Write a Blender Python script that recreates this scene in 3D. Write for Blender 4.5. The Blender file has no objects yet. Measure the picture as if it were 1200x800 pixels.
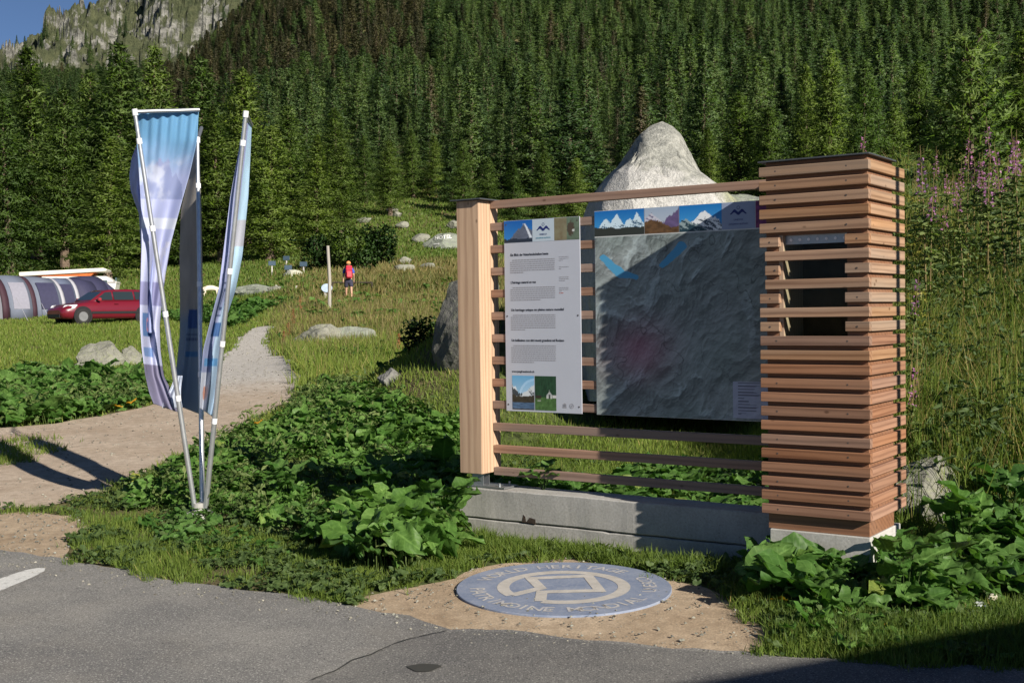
import bpy, bmesh, math, random
import numpy as np
from mathutils import Vector, Matrix
random.seed(7); RS = np.random.RandomState(11)
D = bpy.data
scene = bpy.context.scene
COL = scene.collection
R = math.radians

# ------------------------------------------------------------------ camera
F_PX, PITCH, ROLL, CAMZ = 1419.645, R(1.406), R(0.802), 1.66
_fw = np.array([0, math.cos(PITCH), -math.sin(PITCH)])
_up = np.array([0, math.sin(PITCH), math.cos(PITCH)])
_rt = np.array([1., 0, 0])
RT = math.cos(ROLL) * _rt - math.sin(ROLL) * _up
UP = math.sin(ROLL) * _rt + math.cos(ROLL) * _up
cam = D.objects.new('camera', D.cameras.new('camera')); COL.objects.link(cam)
cam.matrix_world = Matrix(((RT[0], UP[0], -_fw[0], 0), (RT[1], UP[1], -_fw[1], 0), (RT[2], UP[2], -_fw[2], CAMZ), (0, 0, 0, 1)))
cam.data.sensor_width = 36; cam.data.lens = F_PX / 1200 * 36
cam.data.clip_start = 0.05; cam.data.clip_end = 6000
scene.camera = cam

def ray(px, py):
    d = _fw + (px - 600) / F_PX * RT - (py - 400) / F_PX * UP
    return d / d[1]                      # per metre of depth (y)
def at(px, py, y):                       # pixel of the photo at depth y -> point
    d = ray(px, py) * y
    return Vector((d[0], d[1], d[2] + CAMZ))

# ------------------------------------------------------------------ noise
def vnoise(x, y, seed=0):
    x = np.asarray(x, float); y = np.asarray(y, float)
    xi = np.floor(x).astype(np.int64); yi = np.floor(y).astype(np.int64)
    fx = x - xi; fy = y - yi
    fx = fx * fx * (3 - 2 * fx); fy = fy * fy * (3 - 2 * fy)
    def h(a, b):
        n = (a * 374761393 + b * 668265263 + seed * 974634777) & 0x7fffffff
        n = ((n ^ (n >> 13)) * 1274126177) & 0x7fffffff
        return ((n ^ (n >> 16)) & 0xffff) / 65535.
    return (h(xi, yi) * (1 - fx) + h(xi + 1, yi) * fx) * (1 - fy) + (h(xi, yi + 1) * (1 - fx) + h(xi + 1, yi + 1) * fx) * fy
def fbm(x, y, o=4, seed=0, gain=.5):
    s = 0; a = 1; n = 0
    for k in range(o):
        s = s + a * vnoise(x * 2 ** k, y * 2 ** k, seed + k * 17); n += a; a *= gain
    return s / n
def ss(a, b, x):
    t = np.clip((x - a) / (b - a), 0, 1); return t * t * (3 - 2 * t)

# ------------------------------------------------------------------ terrain height
_g = np.concatenate([np.arange(-400, 60, .5), np.arange(60, 2600, 5.)])
def table(kx, kz):
    z = np.interp(_g, kx, kz); out = z.copy()
    for i in range(3):
        out[1:-1] = (out[:-2] + out[1:-1] * 2 + out[2:]) / 4
    return out
TC = table([-400, 0, 10, 20, 35, 56, 70, 85, 95, 110, 150, 200, 300, 400, 600, 900, 2600], [-3, 0, 0, .36, .95, 2.3, 3.8, 5.7, 7.2, 10.8, 18.5, 29, 56, 96, 190, 205, 205])
TL = table([-400, 0, 10, 20, 35, 56, 70, 90, 120, 200, 300, 450, 600, 2600], [-3, 0, 0, .34, .84, 1.55, 2.9, 5.4, 8, 20, 42, 80, 116, 130])
TB = table([-400, 7.6, 9.5, 12, 16, 20, 24, 40, 60, 2600], [0, 0, .24, 1.05, 2.4, 3.5, 3.8, 3.4, 3.4, 3.4])
def H(x, y):
    x = np.asarray(x, float); y = np.asarray(y, float)
    t = x / np.maximum(y, 7.)
    wl = ss(-.13, -.29, t) if False else 1 - ss(-.29, -.13, t)
    z = np.interp(y, _g, TC) * (1 - wl) + np.interp(y, _g, TL) * wl
    wb = ss(.16, .33, t)
    zb = np.interp(y, _g, TB)
    z = z + wb * np.maximum(zb - z, 0)
    z = z + 1.40 * np.exp(-(((x + .25) / 1.6) ** 2 + ((y - 16.6) / 2.4) ** 2))
    z = z + .22 * np.exp(-(((x + 3.6) / 1.6) ** 2 + ((y - 25) / 5) ** 2))
    far = ss(12, 60, y)
    z = z + (fbm(x / 9, y / 9, 3, 5) - .5) * .5 * far * ss(60, 90, y) + (fbm(x / 40, y / 40, 3, 8) - .5) * 9 * ss(110, 260, y)
    z = z + (fbm(x / 1.3, y / 1.3, 2, 3) - .5) * .05 * ss(9, 14, y) * (1 - ss(300, 400, y))
    z = z + (y < 6.5) * (-.0) - .05 * (1 - ss(4, 7.4, y))
    return z
def h1(x, y): return float(H(x, y))
def ground(px, py, dmin=3., dmax=900.):
    d = ray(px, py); ys = np.geomspace(dmin, dmax, 700)
    f = CAMZ + d[2] * ys - H(d[0] * ys, ys)
    i = np.where(f < 0)[0]
    if len(i) == 0: y = dmax
    else:
        j = i[0]; y = ys[j] if j == 0 else ys[j - 1] + (ys[j] - ys[j - 1]) * f[j - 1] / (f[j - 1] - f[j])
    x = d[0] * y
    return Vector((x, y, h1(x, y)))
def gd(px, d):                            # at pixel column px and depth d, on the terrain
    x = (px - 600) / F_PX * d; return Vector((x, d, h1(x, d)))
def ytop(px, d, py):                      # height above ground that reaches pixel row py
    return at(px, py, d).z - h1((px - 600) / F_PX * d, d)

# ------------------------------------------------------------------ materials
def new_mat(name):
    m = D.materials.new(name); m.use_nodes = True
    nt = m.node_tree; nt.nodes.clear(); return m, nt
def nd(nt, typ, **kw):
    n = nt.nodes.new(typ)
    for k, v in kw.items():
        if k.startswith('i_'): n.inputs[k[2:].replace('_', ' ')].default_value = v
        else: setattr(n, k, v)
    return n
def rgba(c): return (c[0], c[1], c[2], 1)
def ramp(nt, fac, stops):
    r = nd(nt, 'ShaderNodeValToRGB'); e = r.color_ramp.elements
    while len(e) < len(stops): e.new(.5)
    for i, (p, c) in enumerate(stops): e[i].position = p; e[i].color = rgba(c)
    nt.links.new(fac, r.inputs[0]); return r.outputs[0]
def mix(nt, fac, a, b, typ='MIX'):
    m = nd(nt, 'ShaderNodeMix', data_type='RGBA', blend_type=typ)
    if isinstance(fac, (int, float)): m.inputs[0].default_value = fac
    else: nt.links.new(fac, m.inputs[0])
    for s, v in ((6, a), (7, b)):
        if isinstance(v, (tuple, list)): m.inputs[s].default_value = rgba(v)
        else: nt.links.new(v, m.inputs[s])
    return m.outputs[2]
def coords(nt, scale=(1, 1, 1), kind='Object'):
    tc = nd(nt, 'ShaderNodeTexCoord'); mp = nd(nt, 'ShaderNodeMapping'); mp.inputs['Scale'].default_value = scale
    nt.links.new(tc.outputs[kind], mp.inputs[0]); return mp.outputs[0]
def noise(nt, vec, scale, detail=4, rough=.55, out='Fac'):
    n = nd(nt, 'ShaderNodeTexNoise'); n.inputs['Scale'].default_value = scale; n.inputs['Detail'].default_value = detail; n.inputs['Roughness'].default_value = rough
    if vec is not None: nt.links.new(vec, n.inputs['Vector'])
    return n.outputs[out]
def finish(nt, color, rough=.8, bump=None, bstr=.3, bdist=.01, metal=0, spec=.3, extra=None):
    p = nd(nt, 'ShaderNodeBsdfPrincipled'); o = nd(nt, 'ShaderNodeOutputMaterial')
    if isinstance(color, (tuple, list)): p.inputs['Base Color'].default_value = rgba(color)
    else: nt.links.new(color, p.inputs['Base Color'])
    p.inputs['Roughness'].default_value = rough; p.inputs['Metallic'].default_value = metal
    p.inputs['Specular IOR Level'].default_value = spec
    if bump is not None:
        b = nd(nt, 'ShaderNodeBump'); b.inputs['Strength'].default_value = bstr; b.inputs['Distance'].default_value = bdist
        nt.links.new(bump, b.inputs['Height']); nt.links.new(b.outputs[0], p.inputs['Normal'])
    nt.links.new(p.outputs[0], o.inputs[0]); return p
def plain(name, c, rough=.6, metal=0, var=.15, scale=8, spec=.3):
    m, nt = new_mat(name); v = coords(nt)
    n = noise(nt, v, scale, 5)
    col = ramp(nt, n, [(.25, [x * (1 - var) for x in c]), (.75, [min(1, x * (1 + var)) for x in c])])
    finish(nt, col, rough, metal=metal, spec=spec); return m
def leaf_mat(name, a, b, transl=.3, rough=.55, spec=.25, hue=.0, c3=None, veins=False):
    """attribute 'tint' (0..1) mixes a -> b; object random varies brightness."""
    m, nt = new_mat(name)
    at_ = nd(nt, 'ShaderNodeAttribute', attribute_name='tint')
    col = ramp(nt, at_.outputs['Fac'], [(0, a), (1, b)] if c3 is None else [(0, a), (.8, b), (1, c3)])
    oi = nd(nt, 'ShaderNodeObjectInfo')
    col = mix(nt, 1, col, ramp(nt, oi.outputs['Random'], [(0, (.62, .70, .72)), (1, (1.22, 1.15, 1.02))]), 'MULTIPLY')
    bmp = None
    if veins:
        la = nd(nt, 'ShaderNodeAttribute', attribute_name='luv'); sp = nd(nt, 'ShaderNodeSeparateXYZ'); nt.links.new(la.outputs['Vector'], sp.inputs[0])
        ab_ = nd(nt, 'ShaderNodeMath', operation='ABSOLUTE'); nt.links.new(sp.outputs[1], ab_.inputs[0])
        mid = ramp(nt, ab_.outputs[0], [(.03, (1, 1, 1)), (.10, (0, 0, 0))])
        m1 = nd(nt, 'ShaderNodeMath', operation='MULTIPLY_ADD'); nt.links.new(ab_.outputs[0], m1.inputs[0]); m1.inputs[1].default_value = -.32; nt.links.new(sp.outputs[0], m1.inputs[2])
        m2 = nd(nt, 'ShaderNodeMath', operation='PINGPONG'); nt.links.new(m1.outputs[0], m2.inputs[0]); m2.inputs[1].default_value = .07
        lat = ramp(nt, m2.outputs[0], [(.0, (.6, .6, .6)), (.016, (.0, .0, .0))])
        vn = mix(nt, 1, mid, lat, 'LIGHTEN')
        col = mix(nt, vn, col, mix(nt, 1, col, (1.7, 1.55, 1.8), 'MULTIPLY'))
        nz = noise(nt, coords(nt), 30, 4, .6); col = mix(nt, 1, col, ramp(nt, nz, [(.3, (.72, .78, .7)), (.7, (1.25, 1.2, 1.2))]), 'MULTIPLY')
        bmp = nd(nt, 'ShaderNodeBump'); bmp.inputs['Strength'].default_value = .45; bmp.inputs['Distance'].default_value = .012; nt.links.new(m2.outputs[0], bmp.inputs['Height'])
    p = nd(nt, 'ShaderNodeBsdfPrincipled'); nt.links.new(col, p.inputs['Base Color'])
    if bmp: nt.links.new(bmp.outputs[0], p.inputs['Normal'])
    p.inputs['Roughness'].default_value = rough; p.inputs['Specular IOR Level'].default_value = spec
    t = nd(nt, 'ShaderNodeBsdfTranslucent'); nt.links.new(mix(nt, 1, col, (1.1, 1.25, .6), 'MULTIPLY'), t.inputs[0])
    ms = nd(nt, 'ShaderNodeMixShader'); ms.inputs[0].default_value = transl
    nt.links.new(p.outputs[0], ms.inputs[1]); nt.links.new(t.outputs[0], ms.inputs[2])
    o = nd(nt, 'ShaderNodeOutputMaterial'); nt.links.new(ms.outputs[0], o.inputs[0]); return m

def wood_mat(name, axis, dark, light, weather=(.33, .29, .26), wfac=.35, rough=.7):
    m, nt = new_mat(name)
    sc = [26, 26, 26]; sc[axis] = 1.3
    tc = nd(nt, 'ShaderNodeTexCoord'); oi = nd(nt, 'ShaderNodeObjectInfo')
    ad = nd(nt, 'ShaderNodeVectorMath', operation='MULTIPLY_ADD')
    cr = nd(nt, 'ShaderNodeCombineXYZ')
    for i in range(3): nt.links.new(oi.outputs['Random'], cr.inputs[i])
    nt.links.new(cr.outputs[0], ad.inputs[0]); ad.inputs[1].default_value = (37, 53, 71); nt.links.new(tc.outputs['Object'], ad.inputs[2])
    mp = nd(nt, 'ShaderNodeMapping'); mp.inputs['Scale'].default_value = sc; nt.links.new(ad.outputs[0], mp.inputs[0])
    n1 = noise(nt, mp.outputs[0], 1.0, 7, .68)
    mp2 = nd(nt, 'ShaderNodeMapping'); s2 = [6, 6, 6]; s2[axis] = .35; mp2.inputs['Scale'].default_value = s2; nt.links.new(ad.outputs[0], mp2.inputs[0])
    n2 = noise(nt, mp2.outputs[0], 1.0, 3, .5)
    wv = nd(nt, 'ShaderNodeTexWave', wave_type='RINGS', rings_direction='XYZ'[axis]); wv.inputs['Scale'].default_value = 1.1; wv.inputs['Distortion'].default_value = 3.5; wv.inputs['Detail'].default_value = 2
    mp3 = nd(nt, 'ShaderNodeMapping'); s3 = [9, 9, 9]; s3[axis] = .8; mp3.inputs['Scale'].default_value = s3; nt.links.new(ad.outputs[0], mp3.inputs[0]); nt.links.new(mp3.outputs[0], wv.inputs[0])
    c1 = ramp(nt, n1, [(.3, dark), (.7, light)])
    c2 = mix(nt, .45, c1, ramp(nt, wv.outputs['Fac'], [(.0, dark), (.6, light), (1, light)]))
    c3 = mix(nt, ramp(nt, n2, [(.4, (0, 0, 0)), (.75, (wfac * 2, wfac * 2, wfac * 2))]), c2, weather)
    c4 = mix(nt, 1, c3, ramp(nt, oi.outputs['Random'], [(0, (.86, .84, .82)), (1, (1.12, 1.1, 1.08))]), 'MULTIPLY')
    mk = nd(nt, 'ShaderNodeMapping'); sk = [9, 9, 9]; sk[axis] = 5.5; mk.inputs['Scale'].default_value = sk; nt.links.new(ad.outputs[0], mk.inputs[0])
    vk = nd(nt, 'ShaderNodeTexVoronoi'); vk.inputs['Scale'].default_value = 1; nt.links.new(mk.outputs[0], vk.inputs['Vector'])
    c4 = mix(nt, ramp(nt, vk.outputs['Distance'], [(.05, (.75, .75, .75)), (.11, (0, 0, 0))]), c4, [x * .55 for x in dark])
    hs = nd(nt, 'ShaderNodeHueSaturation'); mr_ = nd(nt, 'ShaderNodeMapRange'); mr_.inputs[3].default_value = .80; mr_.inputs[4].default_value = 1.04
    fr_ = nd(nt, 'ShaderNodeMath', operation='FRACT'); mu_ = nd(nt, 'ShaderNodeMath', operation='MULTIPLY'); mu_.inputs[1].default_value = 7.3; nt.links.new(oi.outputs['Random'], mu_.inputs[0]); nt.links.new(mu_.outputs[0], fr_.inputs[0]); nt.links.new(fr_.outputs[0], mr_.inputs[0]); nt.links.new(mr_.outputs[0], hs.inputs['Saturation']); nt.links.new(c4, hs.inputs['Color'])
    finish(nt, hs.outputs[0], rough, n1, .35, .004); return m

M = {}
M['slat'] = wood_mat('slat wood', 0, (.14, .065, .030), (.36, .205, .112), weather=(.30, .25, .20), wfac=.34)
M['slat_side'] = wood_mat('slat side wood', 1, (.18, .09, .042), (.42, .255, .145), weather=(.33, .28, .22), wfac=.34)
M['slat_low'] = wood_mat('redder slat wood', 0, (.12, .05, .024), (.32, .16, .088), weather=(.26, .19, .15), wfac=.2)
M['slat_side_low'] = wood_mat('redder slat side wood', 1, (.15, .06, .03), (.36, .185, .105), weather=(.30, .21, .16), wfac=.2)
M['rail'] = wood_mat('rail wood', 0, (.16, .085, .055), (.33, .20, .14), weather=(.24, .20, .18))
M['post'] = wood_mat('post wood', 2, (.30, .16, .075), (.56, .36, .20), weather=(.36, .24, .15), wfac=.25)
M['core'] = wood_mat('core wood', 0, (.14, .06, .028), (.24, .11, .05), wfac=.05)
M['inner'] = wood_mat('inner wood', 2, (.30, .2, .13), (.45, .33, .22), wfac=.1)

def concrete(name, base=.40):
    m, nt = new_mat(name); v = coords(nt)
    n1 = noise(nt, v, 2.2, 6, .6); n2 = noise(nt, v, 60, 3, .6)
    vs = coords(nt, (7, 7, .6)); n3 = noise(nt, vs, 1.6, 4, .6)
    b = base
    c = ramp(nt, n1, [(.3, (b * .68, b * .67, b * .62)), (.55, (b * .95, b * .93, b * .88)), (.75, (b * 1.1, b * 1.08, b * 1.04))])
    c = mix(nt, ramp(nt, n3, [(.5, (0, 0, 0)), (.8, (.5, .5, .5))]), c, (b * .55, b * .53, b * .48))
    c = mix(nt, .25, c, ramp(nt, n2, [(.3, (.1, .1, .1)), (.7, (.5, .5, .5))]))
    vo = nd(nt, 'ShaderNodeTexVoronoi'); vo.inputs['Scale'].default_value = 28; nt.links.new(v, vo.inputs['Vector'])
    hole = ramp(nt, vo.outputs['Distance'], [(.06, (0, 0, 0)), (.11, (1, 1, 1))])
    c = mix(nt, 1, c, mix(nt, .55, (1, 1, 1), hole), 'MULTIPLY')
    finish(nt, c, .9, n2, .3, .003); return m
M['concrete'] = concrete('weathered concrete', .40)
M['concrete_light'] = concrete('light concrete', .46)

def metal_mat(name, c, rough=.4, met=.9):
    m, nt = new_mat(name); v = coords(nt); n = noise(nt, v, 14, 5, .6)
    col = ramp(nt, n, [(.3, [x * .8 for x in c]), (.7, c)])
    finish(nt, col, rough, n, .05, .002, metal=met, spec=.5); return m
M['galv'] = metal_mat('galvanised steel', (.42, .44, .46), .45, .85)
M['alu'] = metal_mat('aluminium pole', (.62, .64, .67), .38, .8)
M['cap'] = metal_mat('dark metal sheet', (.10, .11, .12), .5, .5)
M['screw'] = metal_mat('screw head', (.12, .10, .09), .5, .5)
M['white_plastic'] = plain('white plastic', (.75, .76, .78), .4, var=.05)
M['black'] = plain('black plastic', (.015, .015, .017), .5)
M['rubber'] = plain('tyre rubber', (.02, .02, .02), .8)

def rock_mat(name, base=(.30, .29, .26), dark=(.09, .09, .08), lich=(.30, .33, .16), lichf=.5, scale=1.6, bs=.9):
    m, nt = new_mat(name); v = coords(nt)
    n1 = noise(nt, v, scale, 8, .62); n2 = noise(nt, v, scale * 6, 6, .65); n3 = noise(nt, v, scale * 2.1, 5, .6); n4 = noise(nt, v, scale * 30, 3, .6)
    c = ramp(nt, n1, [(.3, dark), (.45, [x * .8 for x in base]), (.62, base), (.8, [min(1, x * 1.25) for x in base])])
    c = mix(nt, ramp(nt, n2, [(.52, (0, 0, 0)), (.62, (lichf, lichf, lichf))]), c, lich)
    c = mix(nt, ramp(nt, n3, [(.58, (0, 0, 0)), (.7, (.65, .65, .65))]), c, [x * .5 for x in dark])
    c = mix(nt, .35, c, ramp(nt, n4, [(.3, (.1, .1, .1)), (.7, [min(1, x * 1.5) for x in base])]))
    mb = nd(nt, 'ShaderNodeMath', operation='ADD'); nt.links.new(n1, mb.inputs[0]); nt.links.new(n2, mb.inputs[1])
    finish(nt, c, .92, mb.outputs[0], bs, .05); return m
M['rock'] = rock_mat('lichened gneiss rock', (.25, .25, .21), (.06, .06, .05), (.24, .27, .13), .7, 2.6)
M['rock_dark'] = rock_mat('dark gneiss rock', (.19, .19, .18), (.05, .05, .05), (.22, .24, .14))
M['rock_green'] = rock_mat('green lichened rock', (.24, .26, .22), (.1, .1, .09), (.27, .33, .2), .8)

# ------------------------------------------------------------------ object helpers
def link(name, me, mats=(), parent=None):
    o = D.objects.new(name, me); COL.objects.link(o)
    for m in (mats if isinstance(mats, (list, tuple)) else [mats]): me.materials.append(m)
    if parent: o.parent = parent
    return o
def tag(o, label=None, cat=None, group=None, kind=None):
    if label: o['label'] = label
    if cat: o['category'] = cat
    if group: o['group'] = group
    if kind: o['kind'] = kind
    return o
def empty(name, loc, rz=0, label=None, cat=None, group=None, sc=1):
    o = D.objects.new(name, None); COL.objects.link(o); o.empty_display_size = .1
    o.location = loc; o.rotation_euler = (0, 0, rz); o.scale = (sc, sc, sc)
    return tag(o, label, cat, group)
def copy_tree(o, parent=None, depth=0):
    c = o.copy(); COL.objects.link(c)
    if parent: c.parent = parent
    for ch in list(CH.get(o.name, [])) or [x for x in o.children]:
        copy_tree(ch, c, depth + 1)
    return c
CH = {}
def npmesh(name, V, Fa, tint=None, mi=None, smooth=False, col=None, luv=None, vn=None):
    V = np.asarray(V, np.float32); Fa = np.asarray(Fa, np.int32); k = Fa.shape[1]
    me = D.meshes.new(name)
    me.vertices.add(len(V)); me.vertices.foreach_set('co', V.ravel())
    me.loops.add(Fa.size); me.loops.foreach_set('vertex_index', Fa.ravel())
    me.polygons.add(len(Fa)); me.polygons.foreach_set('loop_start', np.arange(0, Fa.size, k, dtype=np.int32))
    me.polygons.foreach_set('loop_total', np.full(len(Fa), k, np.int32))
    if mi is not None: me.polygons.foreach_set('material_index', np.asarray(mi, np.int32))
    me.polygons.foreach_set('use_smooth', np.full(len(Fa), smooth, bool))
    me.update(calc_edges=True)
    if tint is not None:
        a = me.attributes.new('tint', 'FLOAT', 'POINT'); a.data.foreach_set('value', np.asarray(tint, np.float32))
    if vn is not None:
        me.polygons.foreach_set('use_smooth', np.ones(len(me.polygons), bool)); me.normals_split_custom_set_from_vertices(np.asarray(vn, np.float32))
    if luv is not None:
        a = me.attributes.new('luv', 'FLOAT_VECTOR', 'POINT'); a.data.foreach_set('vector', np.asarray(luv, np.float32).ravel())
    if col is not None:
        a = me.attributes.new('col', 'FLOAT_COLOR', 'POINT')
        c4 = np.ones((len(V), 4), np.float32); c4[:, :3] = col; a.data.foreach_set('color', c4.ravel())
    return me
class MB:                                  # mesh builder with boxes, tubes, polygons
    def __init__(s): s.v = []; s.f = []; s.m = []; s.sm = []
    def add(s, vs, fs, mi=0, sm=False):
        b = len(s.v); s.v += [tuple(v) for v in vs]; s.f += [tuple(i + b for i in f) for f in fs]; s.m += [mi] * len(fs); s.sm += [sm] * len(fs)
    def box(s, lo, hi, mi=0):
        (x0, y0, z0), (x1, y1, z1) = lo, hi
        s.add([(x0, y0, z0), (x1, y0, z0), (x1, y1, z0), (x0, y1, z0), (x0, y0, z1), (x1, y0, z1), (x1, y1, z1), (x0, y1, z1)],
              [(0, 3, 2, 1), (4, 5, 6, 7), (0, 1, 5, 4), (1, 2, 6, 5), (2, 3, 7, 6), (3, 0, 4, 7)], mi)
    def tube(s, pts, rad, n=10, mi=0, caps=True, sm=True):
        pts = [Vector(p) for p in pts]; rad = rad if isinstance(rad, (list, tuple)) else [rad] * len(pts)
        vs = []
        for i, p in enumerate(pts):
            d = (pts[min(i + 1, len(pts) - 1)] - pts[max(i - 1, 0)]).normalized()
            a = d.orthogonal().normalized() if i == 0 else (a - d * a.dot(d)).normalized()
            b = d.cross(a)
            for k in range(n):
                t = 2 * math.pi * k / n; vs.append(p + (a * math.cos(t) + b * math.sin(t)) * rad[i])
        fs = [(i * n + k, i * n + (k + 1) % n, (i + 1) * n + (k + 1) % n, (i + 1) * n + k) for i in range(len(pts) - 1) for k in range(n)]
        s.add(vs, fs, mi, sm)
        if caps: s.add(vs[:n], [tuple(range(n))[::-1]], mi); s.add(vs[-n:], [tuple(range(n))], mi)
    def prism(s, poly, y0, y1, mi=0, axis='y'):
        n = len(poly)
        if axis == 'y': A = [(p[0], y0, p[1]) for p in poly]; B = [(p[0], y1, p[1]) for p in poly]
        elif axis == 'z': A = [(p[0], p[1], y0) for p in poly]; B = [(p[0], p[1], y1) for p in poly]
        else: A = [(y0, p[0], p[1]) for p in poly]; B = [(y1, p[0], p[1]) for p in poly]
        s.add(A + B, [tuple(range(n)), tuple(range(2 * n - 1, n - 1, -1))] + [(i, i + n, (i + 1) % n + n, (i + 1) % n) for i in range(n)], mi)
    def build(s, name, mats, parent=None, bevel=0, seg=1):
        me = D.meshes.new(name); me.from_pydata(s.v, [], s.f)
        me.polygons.foreach_set('material_index', s.m); me.polygons.foreach_set('use_smooth', s.sm)
        bm = bmesh.new(); bm.from_mesh(me)
        bmesh.ops.recalc_face_normals(bm, faces=bm.faces)
        if bevel: 
            es = [e for e in bm.edges if len(e.link_faces) == 2 and e.calc_face_angle(0) > .6]
            bmesh.ops.bevel(bm, geom=es, offset=bevel, segments=seg, affect='EDGES', profile=.5, clamp_overlap=True)
        bm.to_mesh(me); bm.free()
        return link(name, me, mats, parent)
def bbox(name, lo, hi, mat, parent=None, bevel=.003):
    b = MB(); b.box(lo, hi); return b.build(name, mat, parent, bevel)
def text_mesh(s, size, ext=.0004, align='LEFT', bold=False):
    c = D.curves.new('t', 'FONT'); c.body = s; c.size = size; c.extrude = ext; c.align_x = align; c.resolution_u = 2
    if bold: c.offset = size * .012
    o = D.objects.new('t', c); COL.objects.link(o)
    bpy.context.view_layer.update()
    me = D.meshes.new_from_object(o.evaluated_get(bpy.context.evaluated_depsgraph_get()))
    v = np.empty(len(me.vertices) * 3, np.float32); me.vertices.foreach_get('co', v)
    fs = [tuple(p.vertices) for p in me.polygons]
    D.objects.remove(o); D.curves.remove(c); D.meshes.remove(me)
    return v.reshape(-1, 3), fs
# ------------------------------------------------------------------ sun direction (light travels along LD)
LDH = np.array([-.607, .795]); SUN_EL = R(26.3)
LD = Vector((LDH[0] * math.cos(SUN_EL), LDH[1] * math.cos(SUN_EL), -math.sin(SUN_EL)))
w = D.worlds.new('World'); scene.world = w; w.use_nodes = True
nt = w.node_tree; nt.nodes.clear()
sky = nd(nt, 'ShaderNodeTexSky', sky_type='NISHITA'); sky.sun_disc = False
sky.sun_elevation = SUN_EL; sky.sun_rotation = math.atan2(-LDH[0], -LDH[1]); sky.altitude = 3500; sky.air_density = .75; sky.dust_density = .0; sky.ozone_density = 3
bg = nd(nt, 'ShaderNodeBackground'); bg.inputs[1].default_value = .05
wo = nd(nt, 'ShaderNodeOutputWorld'); nt.links.new(sky.outputs[0], bg.inputs[0]); nt.links.new(bg.outputs[0], wo.inputs[0])
sl = D.lights.new('sun', 'SUN'); sl.energy = 5.0; sl.angle = R(.53); sl.color = (1, .92, .80)
so = D.objects.new('sun', sl); COL.objects.link(so); so.rotation_euler = LD.to_track_quat('-Z', 'Y').to_euler()
scene.view_settings.view_transform = 'Standard'; scene.view_settings.look = 'None'
scene.view_settings.exposure = 0.70; scene.view_settings.gamma = 1
scene.view_settings.use_curve_mapping = False
scene.cycles.max_bounces = 5; scene.cycles.diffuse_bounces = 3; scene.cycles.transmission_bounces = 3; scene.cycles.transparent_max_bounces = 6
try: scene.cycles.use_denoising = True
except Exception: pass

# ------------------------------------------------------------------ plan polygons on the ground (world xy)
def wpoly(pts): return np.array([tuple(ground(*p))[:2] for p in pts])
def jitter(poly, step, amp, seed, closed=True):
    out = []; n = len(poly)
    for i in range(n):
        a = poly[i]; b = poly[(i + 1) % n]; L = np.linalg.norm(b - a); k = max(1, int(L / step))
        for j in range(k):
            p = a + (b - a) * j / k
            out.append(p)
    out = np.array(out)
    q = out.copy()
    for it in range(3): q = (np.roll(q, 1, 0) + 2 * q + np.roll(q, -1, 0)) / 4
    dx = fbm(q[:, 0] * 3.1, q[:, 1] * 3.1, 4, seed) - .5; dy = fbm(q[:, 0] * 3.1 + 50, q[:, 1] * 3.1, 4, seed + 3) - .5
    return q + np.stack([dx, dy], 1) * amp * 2
def inside(poly, x, y):
    x = np.asarray(x); y = np.asarray(y); r = np.zeros(x.shape, bool); n = len(poly)
    for i in range(n):
        x1, y1 = poly[i]; x2, y2 = poly[(i + 1) % n]
        c = ((y1 > y) != (y2 > y)) & (x < (x2 - x1) * (y - y1) / (y2 - y1 + 1e-12) + x1); r ^= c
    return r
edge = wpoly([(-220, 640), (-60, 644), (0, 647), (60, 655), (110, 663), (160, 673), (230, 688), (330, 700), (420, 709), (480, 722), (530, 736), (640, 745), (760, 757), (900, 769), (1000, 776), (1200, 790), (1290, 796)])
edge = np.concatenate([[(-14, edge[0][1] + 1.0)], edge, [(6.5, edge[-1][1] - .4), (30, edge[-1][1] - 3)]])
e2 = []
for a_, b_ in zip(edge[:-1], edge[1:]):
    k_ = max(1, int(np.linalg.norm(b_ - a_) / .10))
    for j_ in range(k_): e2.append(a_ + (b_ - a_) * j_ / k_)
e2 = np.array(e2); e2[:, 1] += (fbm(e2[:, 0] * 2.5, e2[:, 0] * 0, 5, 4, .65) - .5) * .30
road_poly = np.concatenate([[(-40, e2[0][1])], e2, [(30, e2[-1][1]), (40, -30), (-40, -30)]])
dirt_poly = jitter(wpoly([(400, 716), (425, 697), (480, 689), (535, 676), (560, 664), (640, 655), (700, 657), (800, 680), (845, 694), (885, 716), (905, 738), (885, 772), (760, 765), (530, 745), (430, 722)]), .1, .10, 9)
dirt2_poly = jitter(wpoly([(-120, 596), (0, 604), (40, 598), (75, 604), (112, 622), (70, 640), (100, 664), (0, 655), (-120, 650)]), .12, .14, 19)
path_poly = jitter(wpoly([(-140, 590), (-60, 598), (20, 604), (90, 586), (150, 566), (205, 538), (275, 505), (325, 480), (352, 455), (346, 432), (328, 415), (312, 402), (318, 390), (326, 383), (316, 381), (300, 383), (280, 396), (263, 416), (240, 440), (205, 465), (175, 478), (120, 488), (60, 497), (0, 503), (-60, 507), (-140, 512)]), .3, .22, 29)
strip_poly = jitter(wpoly([(-60, 520), (0, 516), (50, 512), (90, 516), (60, 530), (20, 546), (-60, 552)]), .15, .2, 33)
tower_yaw = R(34.634)
U = np.array([math.cos(tower_yaw), -math.sin(tower_yaw)]); VV = np.array([math.sin(tower_yaw), math.cos(tower_yaw)])
OX, OY, OZ = 2.07, 7.0, CAMZ - 1.249
def ab(a, b): return OX + a * U[0] + b * VV[0], OY + a * U[1] + b * VV[1]
def to_ab(x, y):
    dx = x - OX; dy = y - OY; return dx * U[0] + dy * U[1], dx * VV[0] + dy * VV[1]

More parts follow.
